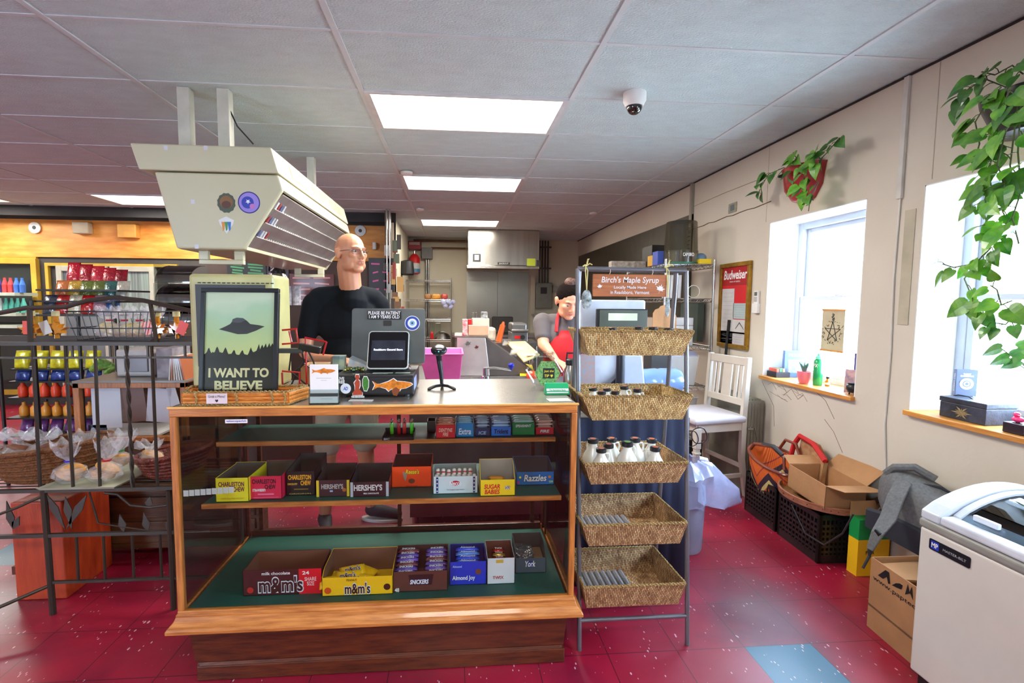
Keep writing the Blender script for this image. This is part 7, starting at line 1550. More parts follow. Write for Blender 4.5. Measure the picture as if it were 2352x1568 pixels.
def face(t, mt, k, browc, lipc, closed=False):
    ew = M('eye_white', (226, 222, 216), .3); ir = M('iris_dark', (44, 30, 24), .2)
    for sx_ in (1, -1):
        f = lambda x, y, z: mt @ Vector((sx_*x*k, y*k, z*k))
        R3 = mt.to_3x3()
        e_ = MB(); e_.rings([[f(.03, -.0745, .006)+R3 @ Vector((.0135*math.cos(a)*s_, -.007*s2, .0065*math.sin(a)*s_)) for a in [2*PI*j/14 for j in range(14)]] for s_, s2 in ((1, 0), (.8, .8), (.4, 1.2))]); e_ = e_.build('eye', ew, t, smooth='all')
        MB().rings([[f(.03, -.083, .005 if not closed else .002)+R3 @ Vector((.0052*math.cos(a)*s_, -.0012*s2, .0052*math.sin(a)*s_)) for a in [2*PI*j/12 for j in range(12)]] for s_, s2 in ((1, 0), (.6, 1))]).build('iris', ir, e_)
        MB().tube([f(.015, -.0935, .0255), f(.03, -.0925, .0285), f(.047, -.082, .026)], [.0012, .0022, .001], 6).build('eyebrow', browc, t, smooth=True)
        MB().tube([f(.016, -.083, .01), f(.03, -.0865, .014), f(.045, -.077, .009)], .0016, 5).build('eyelid', lipc, t, smooth=True)
    f = lambda x, y, z: mt @ Vector((x*k, y*k, z*k))
    MB().tube([f(-.022, -.09, -.056), f(-.008, -.0985, -.0515), f(0, -.0985, -.0535), f(.008, -.0985, -.0515), f(.022, -.09, -.056)], [.0008, .0024, .0022, .0024, .0008], 6).build('upper_lip', lipc, t, smooth=True)
    MB().tube([f(-.02, -.09, -.058), f(0, -.0975, -.0615), f(.02, -.09, -.058)], [.0008, .0034, .0008], 6).build('lower_lip', lipc, t, smooth=True)
def hand(B, w_, d, n, th, k=1):
    """wrist point, finger direction, palm normal, thumb side; five separate bent fingers"""
    w_, d, n, th = Vector(w_), Vector(d).normalized(), Vector(n).normalized(), Vector(th).normalized()
    for j in range(4): B.c(w_, w_+d*.085*k+th*(.03-.02*j)*k, .019*k, .0125*k)
    for j, L in enumerate((.068, .078, .072, .056)):
        p0 = w_+d*.088*k+th*(.031-.021*j)*k; p1 = p0+(d+n*.25+th*(.12-.08*j)).normalized()*L*.5*k; p2 = p1+(d*.75+n*.8).normalized()*L*.3*k; p3 = p2+(d*.4+n).normalized()*L*.26*k
        B.chain([p0, p1, p2, p3], [.0098*k, .0088*k, .008*k, .007*k])
    B.chain([w_+d*.02*k+th*.018*k, w_+d*.05*k+th*.048*k+n*.008*k, w_+d*.078*k+th*.06*k+n*.02*k, w_+d*.098*k+th*.058*k+n*.03*k], [.015*k, .012*k, .010*k, .008*k])
# ---- man
skin = M('skin_man', (206, 142, 108), .45, var=.08, scale=14, sss=.1)
hc = P(806, 583, Y=3.0); mh = frame(hc, .85, -.05)
t = thing('person', 'bald person in black T-shirt, glasses and beige shorts standing behind the glass showcase', 'person', (-.66, 3.12, 0))
B = Blob(); head(B, mh, 1.02)
nk = mh @ Vector((0, .03, -.07)); nb = Vector((hc.x-.012, 3.05, 1.5)); B.c(nk, nb, .068, .076); B.c(mh @ Vector((0, .01, -.09)), nb, .046, .058)
yb_ = .38; mb = frame((hc.x-.045, 3.09, 0), yb_)
S_ = lambda x, y, z: mb @ Vector((x, y, z))
B.e(mb, (0, 0, 1.33), (.165, .1, .18)); B.e(mb, (0, 0, 1.06), (.15, .105, .2)); B.c(S_(-.1, .0, 1.455), S_(.1, 0, 1.455), .045, .045)
armR = [S_(-.19, .01, 1.445), S_(-.235, .0, 1.27), S_(-.25, -.02, 1.15)]; B.chain(armR+[S_(-.2, -.2, 1.12), S_(-.12, -.3, 1.13)], [.05, .046, .041, .036, .027]); hand(B, S_(-.12, -.3, 1.13), S_(.5, -1, 1.1)-S_(0, 0, 1.1), (0, 0, -1), S_(.8, .4, 0)-S_(0, 0, 0), .98)
armL = [S_(.19, .01, 1.445), S_(.235, .01, 1.27), S_(.245, -.02, 1.16)]; B.chain(armL+[S_(.16, -.2, 1.12), S_(.06, -.28, 1.13)], [.05, .046, .041, .036, .027]); hand(B, S_(.06, -.28, 1.13), S_(-.5, -1, 1.1)-S_(0, 0, 1.1), (0, 0, -1), S_(-.8, .4, 0)-S_(0, 0, 0), .98)
fR, fL = Vector((-.83, 3.1, .06)), Vector((-.55, 3.2, .07))
for hip, kn, ft in ((S_(-.09, 0, .9), Vector((-.80, 3.08, .5)), fR), (S_(.09, 0, .9), Vector((-.58, 3.15, .5)), fL)): B.chain([hip, kn, kn.lerp(ft, .35)+Vector((0, .015, 0)), ft], [.085, .056, .056, .038])
B.out('body', skin, t, .005, 4)
face(t, mh, 1.02, M('brow_brown', (140, 96, 74), .8), M('lip_pink', (184, 110, 94), .5))
B = Blob(); B.e(mb, (0, 0, 1.34), (.205, .128, .17)); B.e(mb, (0, .0, 1.08), (.178, .135, .2)); B.c(S_(-.15, .01, 1.465), S_(.15, .01, 1.465), .074, .074); B.c(nb+Vector((0, 0, -.05)), nb+Vector((.0, .01, .005)), .1, .082)
for sg in (-1, 1): B.c(S_(sg*.16, .01, 1.47), nb+Vector((sg*.02, .03, .0)), .07, .066)
for sg, A in ((-1, armR), (1, armL)): B.chain([A[0]+Vector((0, 0, -.01)), A[1]], [.074, .066])
B.out('t_shirt', M('shirt_black', (24, 27, 31), .85, var=.1, scale=4, bump=.12, bscale=9), t, .009, 5)
B = Blob(); B.e(mb, (0, 0, .9), (.17, .125, .13))
for hip, kn in ((S_(-.09, 0, .86), Vector((-.80, 3.08, .56))), (S_(.09, 0, .86), Vector((-.58, 3.15, .56)))): B.c(hip, kn, .105, .088)
B.out('shorts', M('shorts_beige', (176, 160, 138), .85, bump=.2, bscale=8), t, .011, 5)
for ft, d in ((fR, Vector((.3, -.9, 0))), (fL, Vector((.95, -.15, 0)))):
    d.normalize(); B = Blob(); B.c(ft+Vector((0, 0, .005)), ft+d*.17+Vector((0, 0, -.02)), .046, .036); B.c(ft+Vector((0, 0, .02)), ft, .042, .04); sh = B.out('shoe', M('shoe_dark', (44, 46, 54), .7), t, .008, 3)
    s_ = Vector((-d.y, d.x, 0)); b = MB(); rg = []
    for z in (.0, .022):
        rg.append([ft*1+Vector((0, 0, z-ft.z))+d*(.07+.14*math.cos(a))+s_*(.046*math.sin(a)) for a in [2*PI*k/20 for k in range(20)]])
    b.rings(rg).build('white_sole', white, sh, .004)
gl = M('glasses_metal', (96, 84, 76), .25, .9); b = MB(); f = lambda x, y, z: mh @ Vector((x, y, z))
for sx_ in (1, -1):
    b.tube([f(sx_*(.033+.024*math.copysign(abs(math.cos(a))**.6, math.cos(a))), -.1+.014*(math.cos(a)*.5+.5), .002+.0145*math.copysign(abs(math.sin(a))**.7, math.sin(a))) for a in [2*PI*k/24 for k in range(24)]], .0009, 5, closed=True)
    b.tube([f(sx_*.058, -.092, .009), f(sx_*.078, -.06, .01), f(sx_*.083, .005, .01), f(sx_*.08, .02, -.005)], .0016, 5)
b.tube([f(-.009, -.106, .006), f(0, -.111, .01), f(.009, -.106, .006)], .0013, 5)
g_ = b.build('glasses', gl, t, smooth=True)
for sx_ in (1, -1): MB().quad(*[f(sx_*(.033+.023*math.cos(a)), -.0995+.014*(math.cos(a)*.5+.5), .002+.0135*math.sin(a)) for a in [2*PI*k/14 for k in range(14)]]).build('lens', glassmat('lens_glass', (238, 240, 250), .12), g_)
# ---- woman
skw = M('skin_woman', (222, 156, 124), .45, var=.08, scale=14, sss=.1)
hc = P(1305, 692, Y=3.55); mh = frame(hc, .12, .42)
WK = 1.04
t = thing('person', 'person with dark bun, grey T-shirt and red apron looking down at the counter', 'person', (.92, 3.68, 0))
B = Blob(); head(B, mh, WK); mb = frame((hc.x+.03, 3.7, 0), .0); nb = S_(0, 0, 1.32)
S_ = lambda x, y, z: mb @ Vector((x, y, z))
nb = S_(0, -.02, 1.35); B.c(mh @ Vector((0, .03, -.06)), nb, .052, .06)
zs = P(1262, 722, Y=3.68).z-.055
B.e(mb, (0, 0, zs-.13), (.165, .11, .17)); B.e(mb, (0, 0, .98), (.17, .12, .22)); B.c(S_(-.1, 0, zs), S_(.1, 0, zs), .055, .055)
el = P(1248, 790, Y=3.6); wr = P(1278, 828, Y=3.42); wr.z = max(wr.z, .99)
aR = [S_(-.19, 0, zs-.01), S_(-.19, 0, zs-.01).lerp(el, .55), el, wr]; B.chain(aR, [.056, .052, .044, .026]); hand(B, wr, (.45, -.8, -.25), (0, -.2, -1), (.8, .4, 0), .9)
aL = [S_(.19, 0, zs-.01), S_(.25, -.02, 1.17), S_(.24, -.12, 1.06), S_(.06, -.3, .99)]; B.chain(aL, [.056, .052, .044, .026]); hand(B, aL[3], (-.6, -.8, -.1), (0, 0, -1), (-.6, .6, 0), .9)
for sg in (-1, 1): B.chain([S_(sg*.09, 0, .88), S_(sg*.09, 0, .46), S_(sg*.09, .02, .07), S_(sg*.09, -.12, .04)], [.1, .065, .045, .035])
B.out('body', skw, t, .006, 5); face(t, mh, WK, M('hair_dark', (22, 14, 12), 1, bump=.6, bscale=70), M('lip_rose', (190, 96, 92), .45), True)
B = Blob(); B.e(mb, (0, 0, zs-.13), (.2, .14, .16)); B.e(mb, (0, .0, 1.0), (.195, .15, .24)); B.c(S_(-.12, 0, zs), S_(.12, 0, zs), .064, .064); B.c(nb-Z3*.07, nb-Z3*.05, .1, .08)
for A in (aR, aL): B.chain([A[0], A[1]], [.08, .07])
B.out('t_shirt', M('shirt_grey', (92, 86, 88), .85, bump=.12, bscale=9), t, .009, 5)
B = Blob(); B.e(mb, (0, -.0, .82), (.18, .14, .16)); 
for sg in (-1, 1): B.c(S_(sg*.09, 0, .8), S_(sg*.09, .01, .1), .11, .07)
B.out('trousers', M('trousers_dark', (40, 42, 52), .85), t, .012, 4)
apm = M('apron_red', (186, 14, 28), .7, bump=.15, bscale=8)
b = MB(); rg = []
for z, w_, dy in ((.55, .21, .165), (.9, .215, .168), (1.08, .2, .175), (zs-.12, .15, .17), (zs-.06, .12, .135)):
    rg.append([S_(w_*math.sin(a), -dy*math.cos(a)-.006, z) for a in [-1.25+2.5*k/14 for k in range(15)]])
o = b.rings(rg, False, False).build('apron', apm, t, smooth='all'); sm = o.modifiers.new('s', 'SOLIDIFY'); sm.thickness = .006
for sg in (-1, 1): MB().tube([S_(sg*.11, -.125, zs-.07), S_(sg*.1, -.1, zs+.01), S_(sg*.075, -.04, zs+.07), S_(sg*.04, .05, zs+.09)], [.013, .013, .012, .01], 6).build('apron_strap', apm, t, smooth=True)
for k, p in enumerate(((.09, -.171, 1.1), (.07, -.171, 1.06))): MB().ell(S_(*p), (.02, .006, .03)).build('apron_emblem', M('emblem_cream', (226, 190, 120), .6), t, smooth=True)
hm = MATS['hair_dark']
for n_ in ('hair_dark', 'shirt_black', 'hair_bun'):
    if n_ in MATS: MATS[n_].node_tree.nodes['Principled BSDF'].inputs['Specular IOR Level'].default_value = .1
B = Blob(); k = WK
B.e(mh, (0, .022*k, .045*k), (.084*k, .1*k, .088*k)); B.e(mh, (0, .05*k, -.01*k), (.078*k, .07*k, .07*k)); B.out('hair', hm, t, .006, 3)
B = Blob(); B.e(mh, (0, .03, .135), (.04, .04, .038)); B.e(mh, (.02, .02, .15), (.025, .025, .022)); B.out('hair_bun', M('hair_bun', (84, 52, 40), .6, bump=.8, bscale=60), t, .005, 2)

# ================================================================ hanging cream display case
crm = M('cream_plastic', (196, 190, 158), .45, var=.04, scale=2, coat=.15)
YN, YE = 2.75, 4.47
cv = {k: P(*v, Y=YN) for k, v in dict(A=(297, 330), B=(622, 335), C=(640, 395), H=(318, 391), G=(350, 393), D=(648, 435), E=(560, 572), F=(402, 570)).items()}
t = thing('hanging_display_case', 'big cream overhead merchandise case hanging from the ceiling on two posts', 'display case', ((cv['A'].x+cv['B'].x)/2, 3.6, 1.75))
zt_ = (cv['A'].z+cv['B'].z)/2; zm_ = (cv['C'].z+cv['H'].z)/2; ze = (cv['E'].z+cv['F'].z)/2
def pr2(pts, y0, y1, name, mat, bev=.006): return MB().prism([(p[0], p[1]) for p in pts], (0, y0, 0), (1, 0, 0), (0, 0, 1), (0, y1-y0, 0)).build(name, mat, t, bev)
A_, B_, C_, H_, G_, D_, E_, F_ = [(cv[k].x, z) for k, z in (('A', zt_), ('B', zt_), ('C', zm_), ('H', zm_), ('G', zm_-.006), ('D', cv['D'].z), ('E', ze), ('F', ze))]
pr2([A_, B_, C_, H_], YN, YE, 'top_fascia', crm, .008)
for ya, yb_2 in ((YN+.012, YN+.04), (YE-.04, YE-.012)): pr2([G_, (C_[0]-.006, G_[1]), D_, E_, F_], ya, yb_2, 'end_panel', crm, .01)
def strip(p, q_, th_, name, mat, y0=YN+.04, y1=YE-.04):
    d = Vector((q_[0]-p[0], q_[1]-p[1])); n_ = Vector((-d.y, d.x)).normalized()*th_; return pr2([p, q_, (q_[0]+n_.x, q_[1]+n_.y), (p[0]+n_.x, p[1]+n_.y)], y0, y1, name, mat, .003)
strip(G_, F_, .015, 'rear_panel', crm); strip(F_, E_, .02, 'bottom_panel', crm); strip((C_[0]-.008, G_[1]), D_, -.018, 'upper_lip', crm)
chm_ = M('rack_channel', (150, 144, 138), .3, .3, var=.15, scale=10); 
dv = Vector((E_[0]-D_[0], E_[1]-D_[1])); nv = Vector((dv.y, -dv.x)).normalized()
for k in range(4):
    f0, f1 = .05+k*.235, .05+k*.235+.2; a = (D_[0]+dv.x*f0, D_[1]+dv.y*f0); c_ = (D_[0]+dv.x*f1-.03, D_[1]+dv.y*f1+.0)
    ch_ = strip(a, c_, .01, 'shelf_channel', chm_)
    b = MB()
    for j in range(44):
        y = YN+.07+j*(YE-YN-.14)/44; b.boxb(c_[0]-.004, c_[0]+.012, y, y+.02, c_[1]-.012, c_[1]+.012)
    b.build('toothed_pusher', M('pusher_clear', (196, 190, 182), .2, var=.2, coat=.6), t)
strip((D_[0]-.06, D_[1]), (E_[0]-.06, E_[1]+.03), .006, 'rack_back', M('rack_back', (110, 102, 96), .6))
for y0 in (3.0, 3.45, 3.9):
    f = lambda u_, y_: Vector((B_[0]+(C_[0]-B_[0])*u_+.0015, y_, zt_+(zm_-zt_)*u_+.0008)); MB().quad(f(.25, y0), f(.25, y0+.36), f(.75, y0+.36), f(.75, y0)).build('vent_plate', M('vent_cream', (176, 168, 134), .5), t)
for (px_, w_) in ((417, .066), (505, .066)):
    q = P(px_, 197, Z=CZ); MB().boxb(q.x-.033, q.x+.033, 2.98, 3.04, zt_-.01, CZ-.001).build('hanging_post', M('post_cream', (198, 192, 176), .5), t, .003)
q = P(715, 415, Y=4.3); MB().boxb(q.x-.03, q.x+.03, 4.28, 4.34, zt_-.01, CZ-.001).build('hanging_post', MATS['post_cream'], t, .003)
for y0, x0_ in ((YN+.1, P(433, 575, Y=YN).x), (YE-.25, P(680, 615, Y=YE-.2).x)):
    b = MB(); w_ = .24; z0_ = ze-.075
    b.boxb(x0_, x0_+w_, y0, y0+.03, z0_, z0_+.025); b.boxb(x0_, x0_+.05, y0, y0+.03, z0_+.025, ze); b.boxb(x0_+w_-.05, x0_+w_, y0, y0+.03, z0_+.025, ze)
    b.build('under_bracket', crm, t, .004)
MB().tube([P(518, 200, Y=3.0), P(522, 240, Y=3.0), P(545, 290, Y=3.02), P(582, 331, Y=3.05)], .0045, 8).build('power_cord', black, t, smooth=True)
yf = YN+.0115
def stk(px_, py_, pts, c_, nm, k=0, par=None): return poly(pts, P(px_, py_, Y=yf)-Y3*k*.0006, X3, Z3, cm(c_) if isinstance(c_, tuple) else c_, par or t, nm)
s1 = stk(520, 466, [(.045*math.cos(a)*(1+.08*(j % 2)), .05*math.sin(a)*(1+.08*(j % 2))) for j, a in enumerate([2*PI*i_/24 for i_ in range(24)])], (72, 84, 66), 'round_beast_sticker'); stk(520, 464, disc(.034), (130, 90, 44), 'sticker_print', 1, s1); stk(520, 470, disc(.02, 16, 1.2), (90, 50, 30), 'sticker_print', 2, s1)
s1 = stk(572, 465, disc(.058, 32), (40, 40, 130), 'moon_sticker'); stk(572, 465, disc(.052, 32), (150, 130, 214), 'sticker_print', 1, s1); stk(569, 465, disc(.032), (44, 60, 170), 'sticker_print', 2, s1); stk(570, 463, [(.014*(1 if j % 2 else .45)*math.sin(j*PI/5), .014*(1 if j % 2 else .45)*math.cos(j*PI/5)) for j in range(10)], (226, 230, 240), 'star', 3, s1); stk(580, 474, disc(.014), (190, 120, 190), 'sticker_print', 3, s1)
s1 = stk(520, 515, [(-.04, .022), (0, .042), (.04, .022), (.034, .0), (0, -.05), (-.034, .0)], (220, 222, 222), 'diamond_sticker'); 
for j, c_ in enumerate(((220, 140, 40), (70, 150, 80), (40, 110, 190))): stk(513+j*7, 518, [(-.009, .02), (.009, .02), (.006, -.02), (-.002, -.03)], c_, 'sticker_print', 1, s1)
for (px_, py_) in ((384, 341), (475, 341), (443, 463), (452, 566)): stk(px_, py_, rect(.02, .022), (206, 206, 214), 'paper_scrap', 20 if py_ < 350 else 0)
for k, (px_, py_, X_) in enumerate(((640, 512, -.93), (610, 545, -.98), (572, 577, -1.05))):
    for j in range(4): f_ = (.27, .5, .74)[k]; q = Vector((D_[0]+dv.x*f_-.004, YN+.07+j*.036, D_[1]+dv.y*f_+.012)); tag(MB().box(q, (.018, .02, .05), (0, .55, 0)).build('cigarette_pack', cm(((196, 196, 200), (150, 60, 60), (90, 96, 130), (180, 180, 186))[(j+k) % 4]), None, .002), 'small red, white and blue pack pushed in a row of the hanging case', 'pack', 'packs in the hanging case')

# ================================================================ cream machine, red rack behind the poster
t = thing('cream_cabinet', 'cream plastic machine with a vented top behind the flying saucer poster', 'machine', (-.92, 2.3, TZ))
a_, c3 = P(440, 629, Y=2.2), P(634, 634, Y=2.2)
MB().boxb(a_.x-.0, c3.x, 2.17, 2.38, TZ, a_.z).build('cabinet_shell', M('cream_green', (186, 180, 124), .4, coat=.2), t, .015, seg=3); MB().boxb(a_.x+.035, c3.x-.035, 2.155, 2.17, TZ+.1, a_.z-.045).build('dark_inset', dkgrey, t)
b = MB()
for k in range(16): b.boxb(a_.x+.04+k*.02, a_.x+.052+k*.02, 2.166, 2.169, a_.z-.04, a_.z-.036)
b.build('vent_slots', ink, t)
rd = M('red_wire', (176, 14, 24), .35, coat=.3)
t = thing('red_wire_rack', 'red wire rack tangled with black cables between the poster and the card holder', 'rack', (-.6, 2.12, TZ))
W_ = lambda x, y, Y_=2.1: P(x, y, Y=Y_)
for nm, pts in (('rack_upright', [(702, 775), (705, 910)]), ('rack_upright', [(750, 785), (742, 815)]), ('rack_rail', [(648, 790), (685, 787), (680, 755)]), ('rack_rail', [(700, 775), (725, 780), (750, 785)]), ('rack_rail', [(648, 758), (682, 755)]), ('rack_upright', [(664, 760), (670, 785)]), ('rack_rail', [(648, 852), (688, 855), (688, 905)]), ('rack_rail', [(648, 855), (650, 905)])):
    MB().tube([W_(*p) for p in pts], .0042, 6).build(nm, rd, t)
MB().box(W_(712, 800), (.09, .03, .03), (0, .2, 0)).build('rack_device', black, t, .004); MB().box(W_(668, 805), (.1, .03, .02)).build('rack_device', dkgrey, t, .004)
for k, pts in enumerate(([(670, 800), (664, 850), (700, 880), (735, 895)], [(690, 790), (698, 830), (675, 870), (660, 905)], [(705, 800), (720, 830), (730, 870), (725, 905)], [(680, 850), (700, 835), (720, 850), (718, 890)])): MB().tube([W_(*p, 2.14+.012*k) for p in pts], .004, 6).build('cable', black, t, smooth=True)
tag(MB().boxb(W_(690, 835, 2.25).x, W_(745, 835, 2.25).x, 2.25, 2.37, TZ, W_(700, 838, 2.25).z).build('tan_box', kraft, None, .003), 'tan cardboard box standing behind the red wire rack', 'box')

# ================================================================ cooler wall
struct(MB().boxb(XL, -.9, YC-.03, YC-.001, 2.03, 2.53).build('trim_8', pine)); struct(MB().boxb(XL, P(88, 590, Y=YC).x, YC-.04, YC-.001, 1.93, 2.03).build('trim_9', M('yellow_pine', (186, 140, 40), .5)))
yw = M('yellow_frame', (190, 150, 50), .45)
def P7(x, y): return P(x, y, Y=YC-.06)
b = MB(); a_ = P7(100, 603); c_ = P7(405, 606); b.boxb(a_.x, c_.x, YC-.05, YC-.001, a_.z-.04, a_.z).boxb(a_.x, a_.x+.04, YC-.05, YC-.001, .2, a_.z-.04); struct(b.build('trim_10', yw))
def cooler(label, px0, px1, py, fm, gm_, shelves=0, cols=()):
    a_, c_ = P7(px0, py), P7(px1, py); t = thing('cooler_door', label, 'cooler', ((a_.x+c_.x)/2, YC-.05, .15)); z1 = a_.z; e = .07
    for nm, q_ in (('door_frame', (a_.x, a_.x+e, .15, z1)), ('door_frame', (c_.x-e, c_.x, .15, z1)), ('door_frame', (a_.x+e, c_.x-e, z1-e, z1)), ('door_frame', (a_.x+e, c_.x-e, .15, .15+e))): MB().boxb(q_[0], q_[1], YC-.07, YC-.001, q_[2], q_[3]).build(nm, fm, t, .004)
    MB().boxb(a_.x+e, c_.x-e, YC-.04, YC-.03, .15+e, z1-e).build('door_glass', gm_, t); return a_.x+e, c_.x-e, z1-e
wf = M('cooler_white_frame', (176, 172, 156), .4); gg = M('frosted_cooler', (96, 98, 102), .25, col2=(120, 126, 128), scale=2)
cooler('closed cooler door with white frame and grey glass left of its twin', 128, 245, 610, wf, gg); cooler('closed cooler door with white frame and hanging strip curtain, right of its twin', 252, 354, 611, wf, M('strip_curtain', (104, 108, 106), .25, col2=(150, 166, 156), scale=3, stretch=(12, 1, .4)))
x0_, x1_, z1 = cooler('open-fronted lit cooler with yellow frame at the left edge, stocked with bottles', -60, 82, 592, yw, clear)
t = thing('cooler_shelves', 'pale lit shelves inside the yellow framed cooler at the left edge', 'shelf', ((x0_+x1_)/2, 6.9, .3))
zc = [P(40, y, Y=6.85).z for y in (672, 718, 745)]
arealight('cooler_lamp', ((x0_+x1_)/2, 6.8, 2.0), 1.2, .1, 9, (.75, .9, 1), (-.5, 0, 0))
for z in zc: MB().boxb(x0_-.1, x1_+.1, 6.7, 7.05, z-.04, z).build('shelf_board', M('lit_shelf', (196, 206, 186), .5), t)
for k in range(22):
    row = k % 2; x = x0_+.05+(k//2)*.07; c_ = R.choice(((60, 110, 190), (210, 220, 220), (90, 190, 170), (190, 60, 60), (160, 190, 90), (60, 60, 130)))
    tag(MB().lathe([(.03, 0), (.032, .1), (.015, .16), (.014, .19)], (x, 6.8, zc[row]+.001), 10).build('drink_bottle', cm(c_)), 'small bright drink bottle in a row on a lit cooler shelf', 'bottle', 'bottles in the lit cooler')
for k, (px_, py_, lb, nm) in enumerate(((81, 523, 'white disc with dark centre on the pine boards, left', 'wall_disc'), (828, 530, 'white disc with dark centre on the pine boards above the bald head', 'wall_disc'))):
    q = P(px_, py_, Y=YC-.04); t = thing(nm, lb, 'wall ornament', q); Rm = Matrix.Translation(q) @ Matrix.Rotation(PI/2, 4, 'X'); MB().lathe([(.075, 0), (.075, .015), (.03, .02)], (0, 0, 0), 24, Rm).build('disc_plate', white, t); MB().lathe([(.026, .018), (.02, .026)], (0, 0, 0), 18, Rm).build('dark_centre', dkgrey, t)
for (px_, py_, w_, h_, m_, lb) in ((195, 525, .2, .15, M('plaque_pale', (190, 176, 150), .7), 'small pale carved block mounted on the pine boards'), (300, 532, .24, .18, M('pine_block', (214, 154, 72), .5), 'pine shelf bracket block on the pine boards'), (862, 566, .05, .1, paper, 'small white oval tag on the pine boards right of the bald head')):
    q = P(px_, py_, Y=YC-.04); tag(MB().boxb(q.x-w_/2, q.x+w_/2, YC-.13, YC-.032, q.z-h_/2, q.z+h_/2).build('wall_block', m_, None, .01), lb, 'wall ornament')
# menu boards
for (x0_, x1_, y0_, y1_, c_, tc_, lb) in ((520, 612, 596, 640, (34, 36, 36), (70, 140, 90), 'dark menu chalkboard with green writing behind the poster'), (612, 664, 606, 660, (48, 40, 52), (150, 120, 160), 'dark menu chalkboard with purple writing'), (664, 768, 628, 716, (92, 38, 40), (190, 130, 120), 'dark red menu board with pale writing left of the bald person'), (846, 906, 592, 720, (36, 36, 44), (180, 70, 130), 'tall black chalkboard with pink writing right of the bald person')):
    a_, c3 = P(x0_, y0_, Y=6.6), P(x1_, y1_, Y=6.6); t = tag(MB().boxb(a_.x, c3.x, 6.6, 6.63, c3.z, a_.z).build('menu_board', cm(c_), None, .004), lb, 'menu board')
    w_, h_ = c3.x-a_.x, a_.z-c3.z
    for k in range(6): 
        for j in range(2): poly([(p[0], p[1]+.01*math.sin(p[0]*60)) for p in rect(w_*R.uniform(.2, .4), .02)], Vector((a_.x+w_*(.27+.46*j), 6.5995, a_.z-h_*(k+.7)/6.6)), X3, Z3, cm(tc_), t, 'chalk_line')
t = thing('support_wall', 'narrow dark counter back wall under the menu boards', 'partition', (-1.8, 6.8, 0)); MB().boxb(-3.2, -.93, 6.64, 6.75, 0, 1.98).build('partition_board', M('dark_partition', (66, 50, 44), .7), t); MB().boxb(-3.2, -.95, 6.1, 6.6, .0, 1.02).build('back_counter', M('back_counter', (92, 70, 56), .6), t)
t = thing('pegboard_clutter', 'end of the cooler wall hung with papers, cards and chrome rods', 'notice wall', (-.87, 6.9, 0)); MB().boxb(-.92, -.86, 6.6, 7.12, 0, CZ-.005).build('end_board', M('end_board', (110, 92, 70), .7), t)
for k in range(34):
    z = R.uniform(1.0, 2.2); x = R.choice((-.93, -.925)); y = 6.58+R.uniform(-.0, .012); w_ = R.uniform(.03, .09); px_ = R.uniform(888, 926); q = P(px_, 640, Y=6.59); MB().boxb(q.x-w_/2, q.x+w_/2, y-.003-.003*(k % 5), y-.002*(k % 5), z, z+R.uniform(.08, .22)).build('pinned_card', cm(R.choice(((206, 196, 180), (120, 90, 70), (90, 100, 80), (190, 150, 90), (70, 66, 60), (200, 200, 196), (150, 60, 50)))), t)
for px_ in (889, 896): q = P(px_, 600, Y=6.5); MB().cyl((q.x, 6.5, .9), (q.x, 6.5, CZ-.003), .012).build('chrome_rod', chrome, t)
tag(MB().lathe([(.1, 0), (.12, .02), (.1, .22), (.05, .24)], (P(935, 620, Y=8.0).x, 8.0, P(935, 632, Y=8.0).z), 18).build('black_fan', black, None, smooth=True), 'black appliance on the corner of the kitchen wire shelving left of the red cylinder', 'appliance')
for k, px_ in enumerate((664, 681)):
    q = P(px_, 690, Y=4.4); tag(MB().lathe([(.035, 0), (.04, .16), (.042, .165)], (q.x, 4.4, q.z-.04), 16).build('cup_stack', M('cup_print', (206, 204, 206), .5, col2=(120, 110, 120), scale=30)), ('left', 'right')[k]+' stack of white printed paper cups behind the red wire rack', 'cups')
x0_, x1_ = P(560, 700, Y=4.4).x, P(720, 700, Y=4.4).x; zk = P(670, 690, Y=4.4).z-.041
t = thing('coffee_counter', 'dark coffee counter behind the poster carrying the paper cup stacks', 'counter', (x0_, 4.5, 0)); MB().boxb(x0_, x1_, 4.3, 4.75, 0, zk).build('counter_body', M('coffee_dark', (60, 46, 42), .5), t, .004)
q = P(640, 655, Y=4.5); t = thing('coffee_airpot', 'black and steel coffee airpot on the coffee counter', 'coffee pot', (q.x, 4.5, zk)); MB().lathe([(.07, 0), (.075, .02), (.075, .25), (.05, .29)], (q.x, 4.5, zk+.001), 20).build('pot_body', steel, t, smooth=True); MB().lathe([(.06, .28), (.065, .3), (.03, .34)], (q.x, 4.5, zk), 18).build('pot_lid', black, t); MB().tube([(q.x-.06, 4.45, zk+.3), (q.x-.04, 4.42, zk+.4), (q.x+.06, 4.42, zk+.38), (q.x+.07, 4.46, zk+.28)], .01, 8).build('pot_handle', black, t)
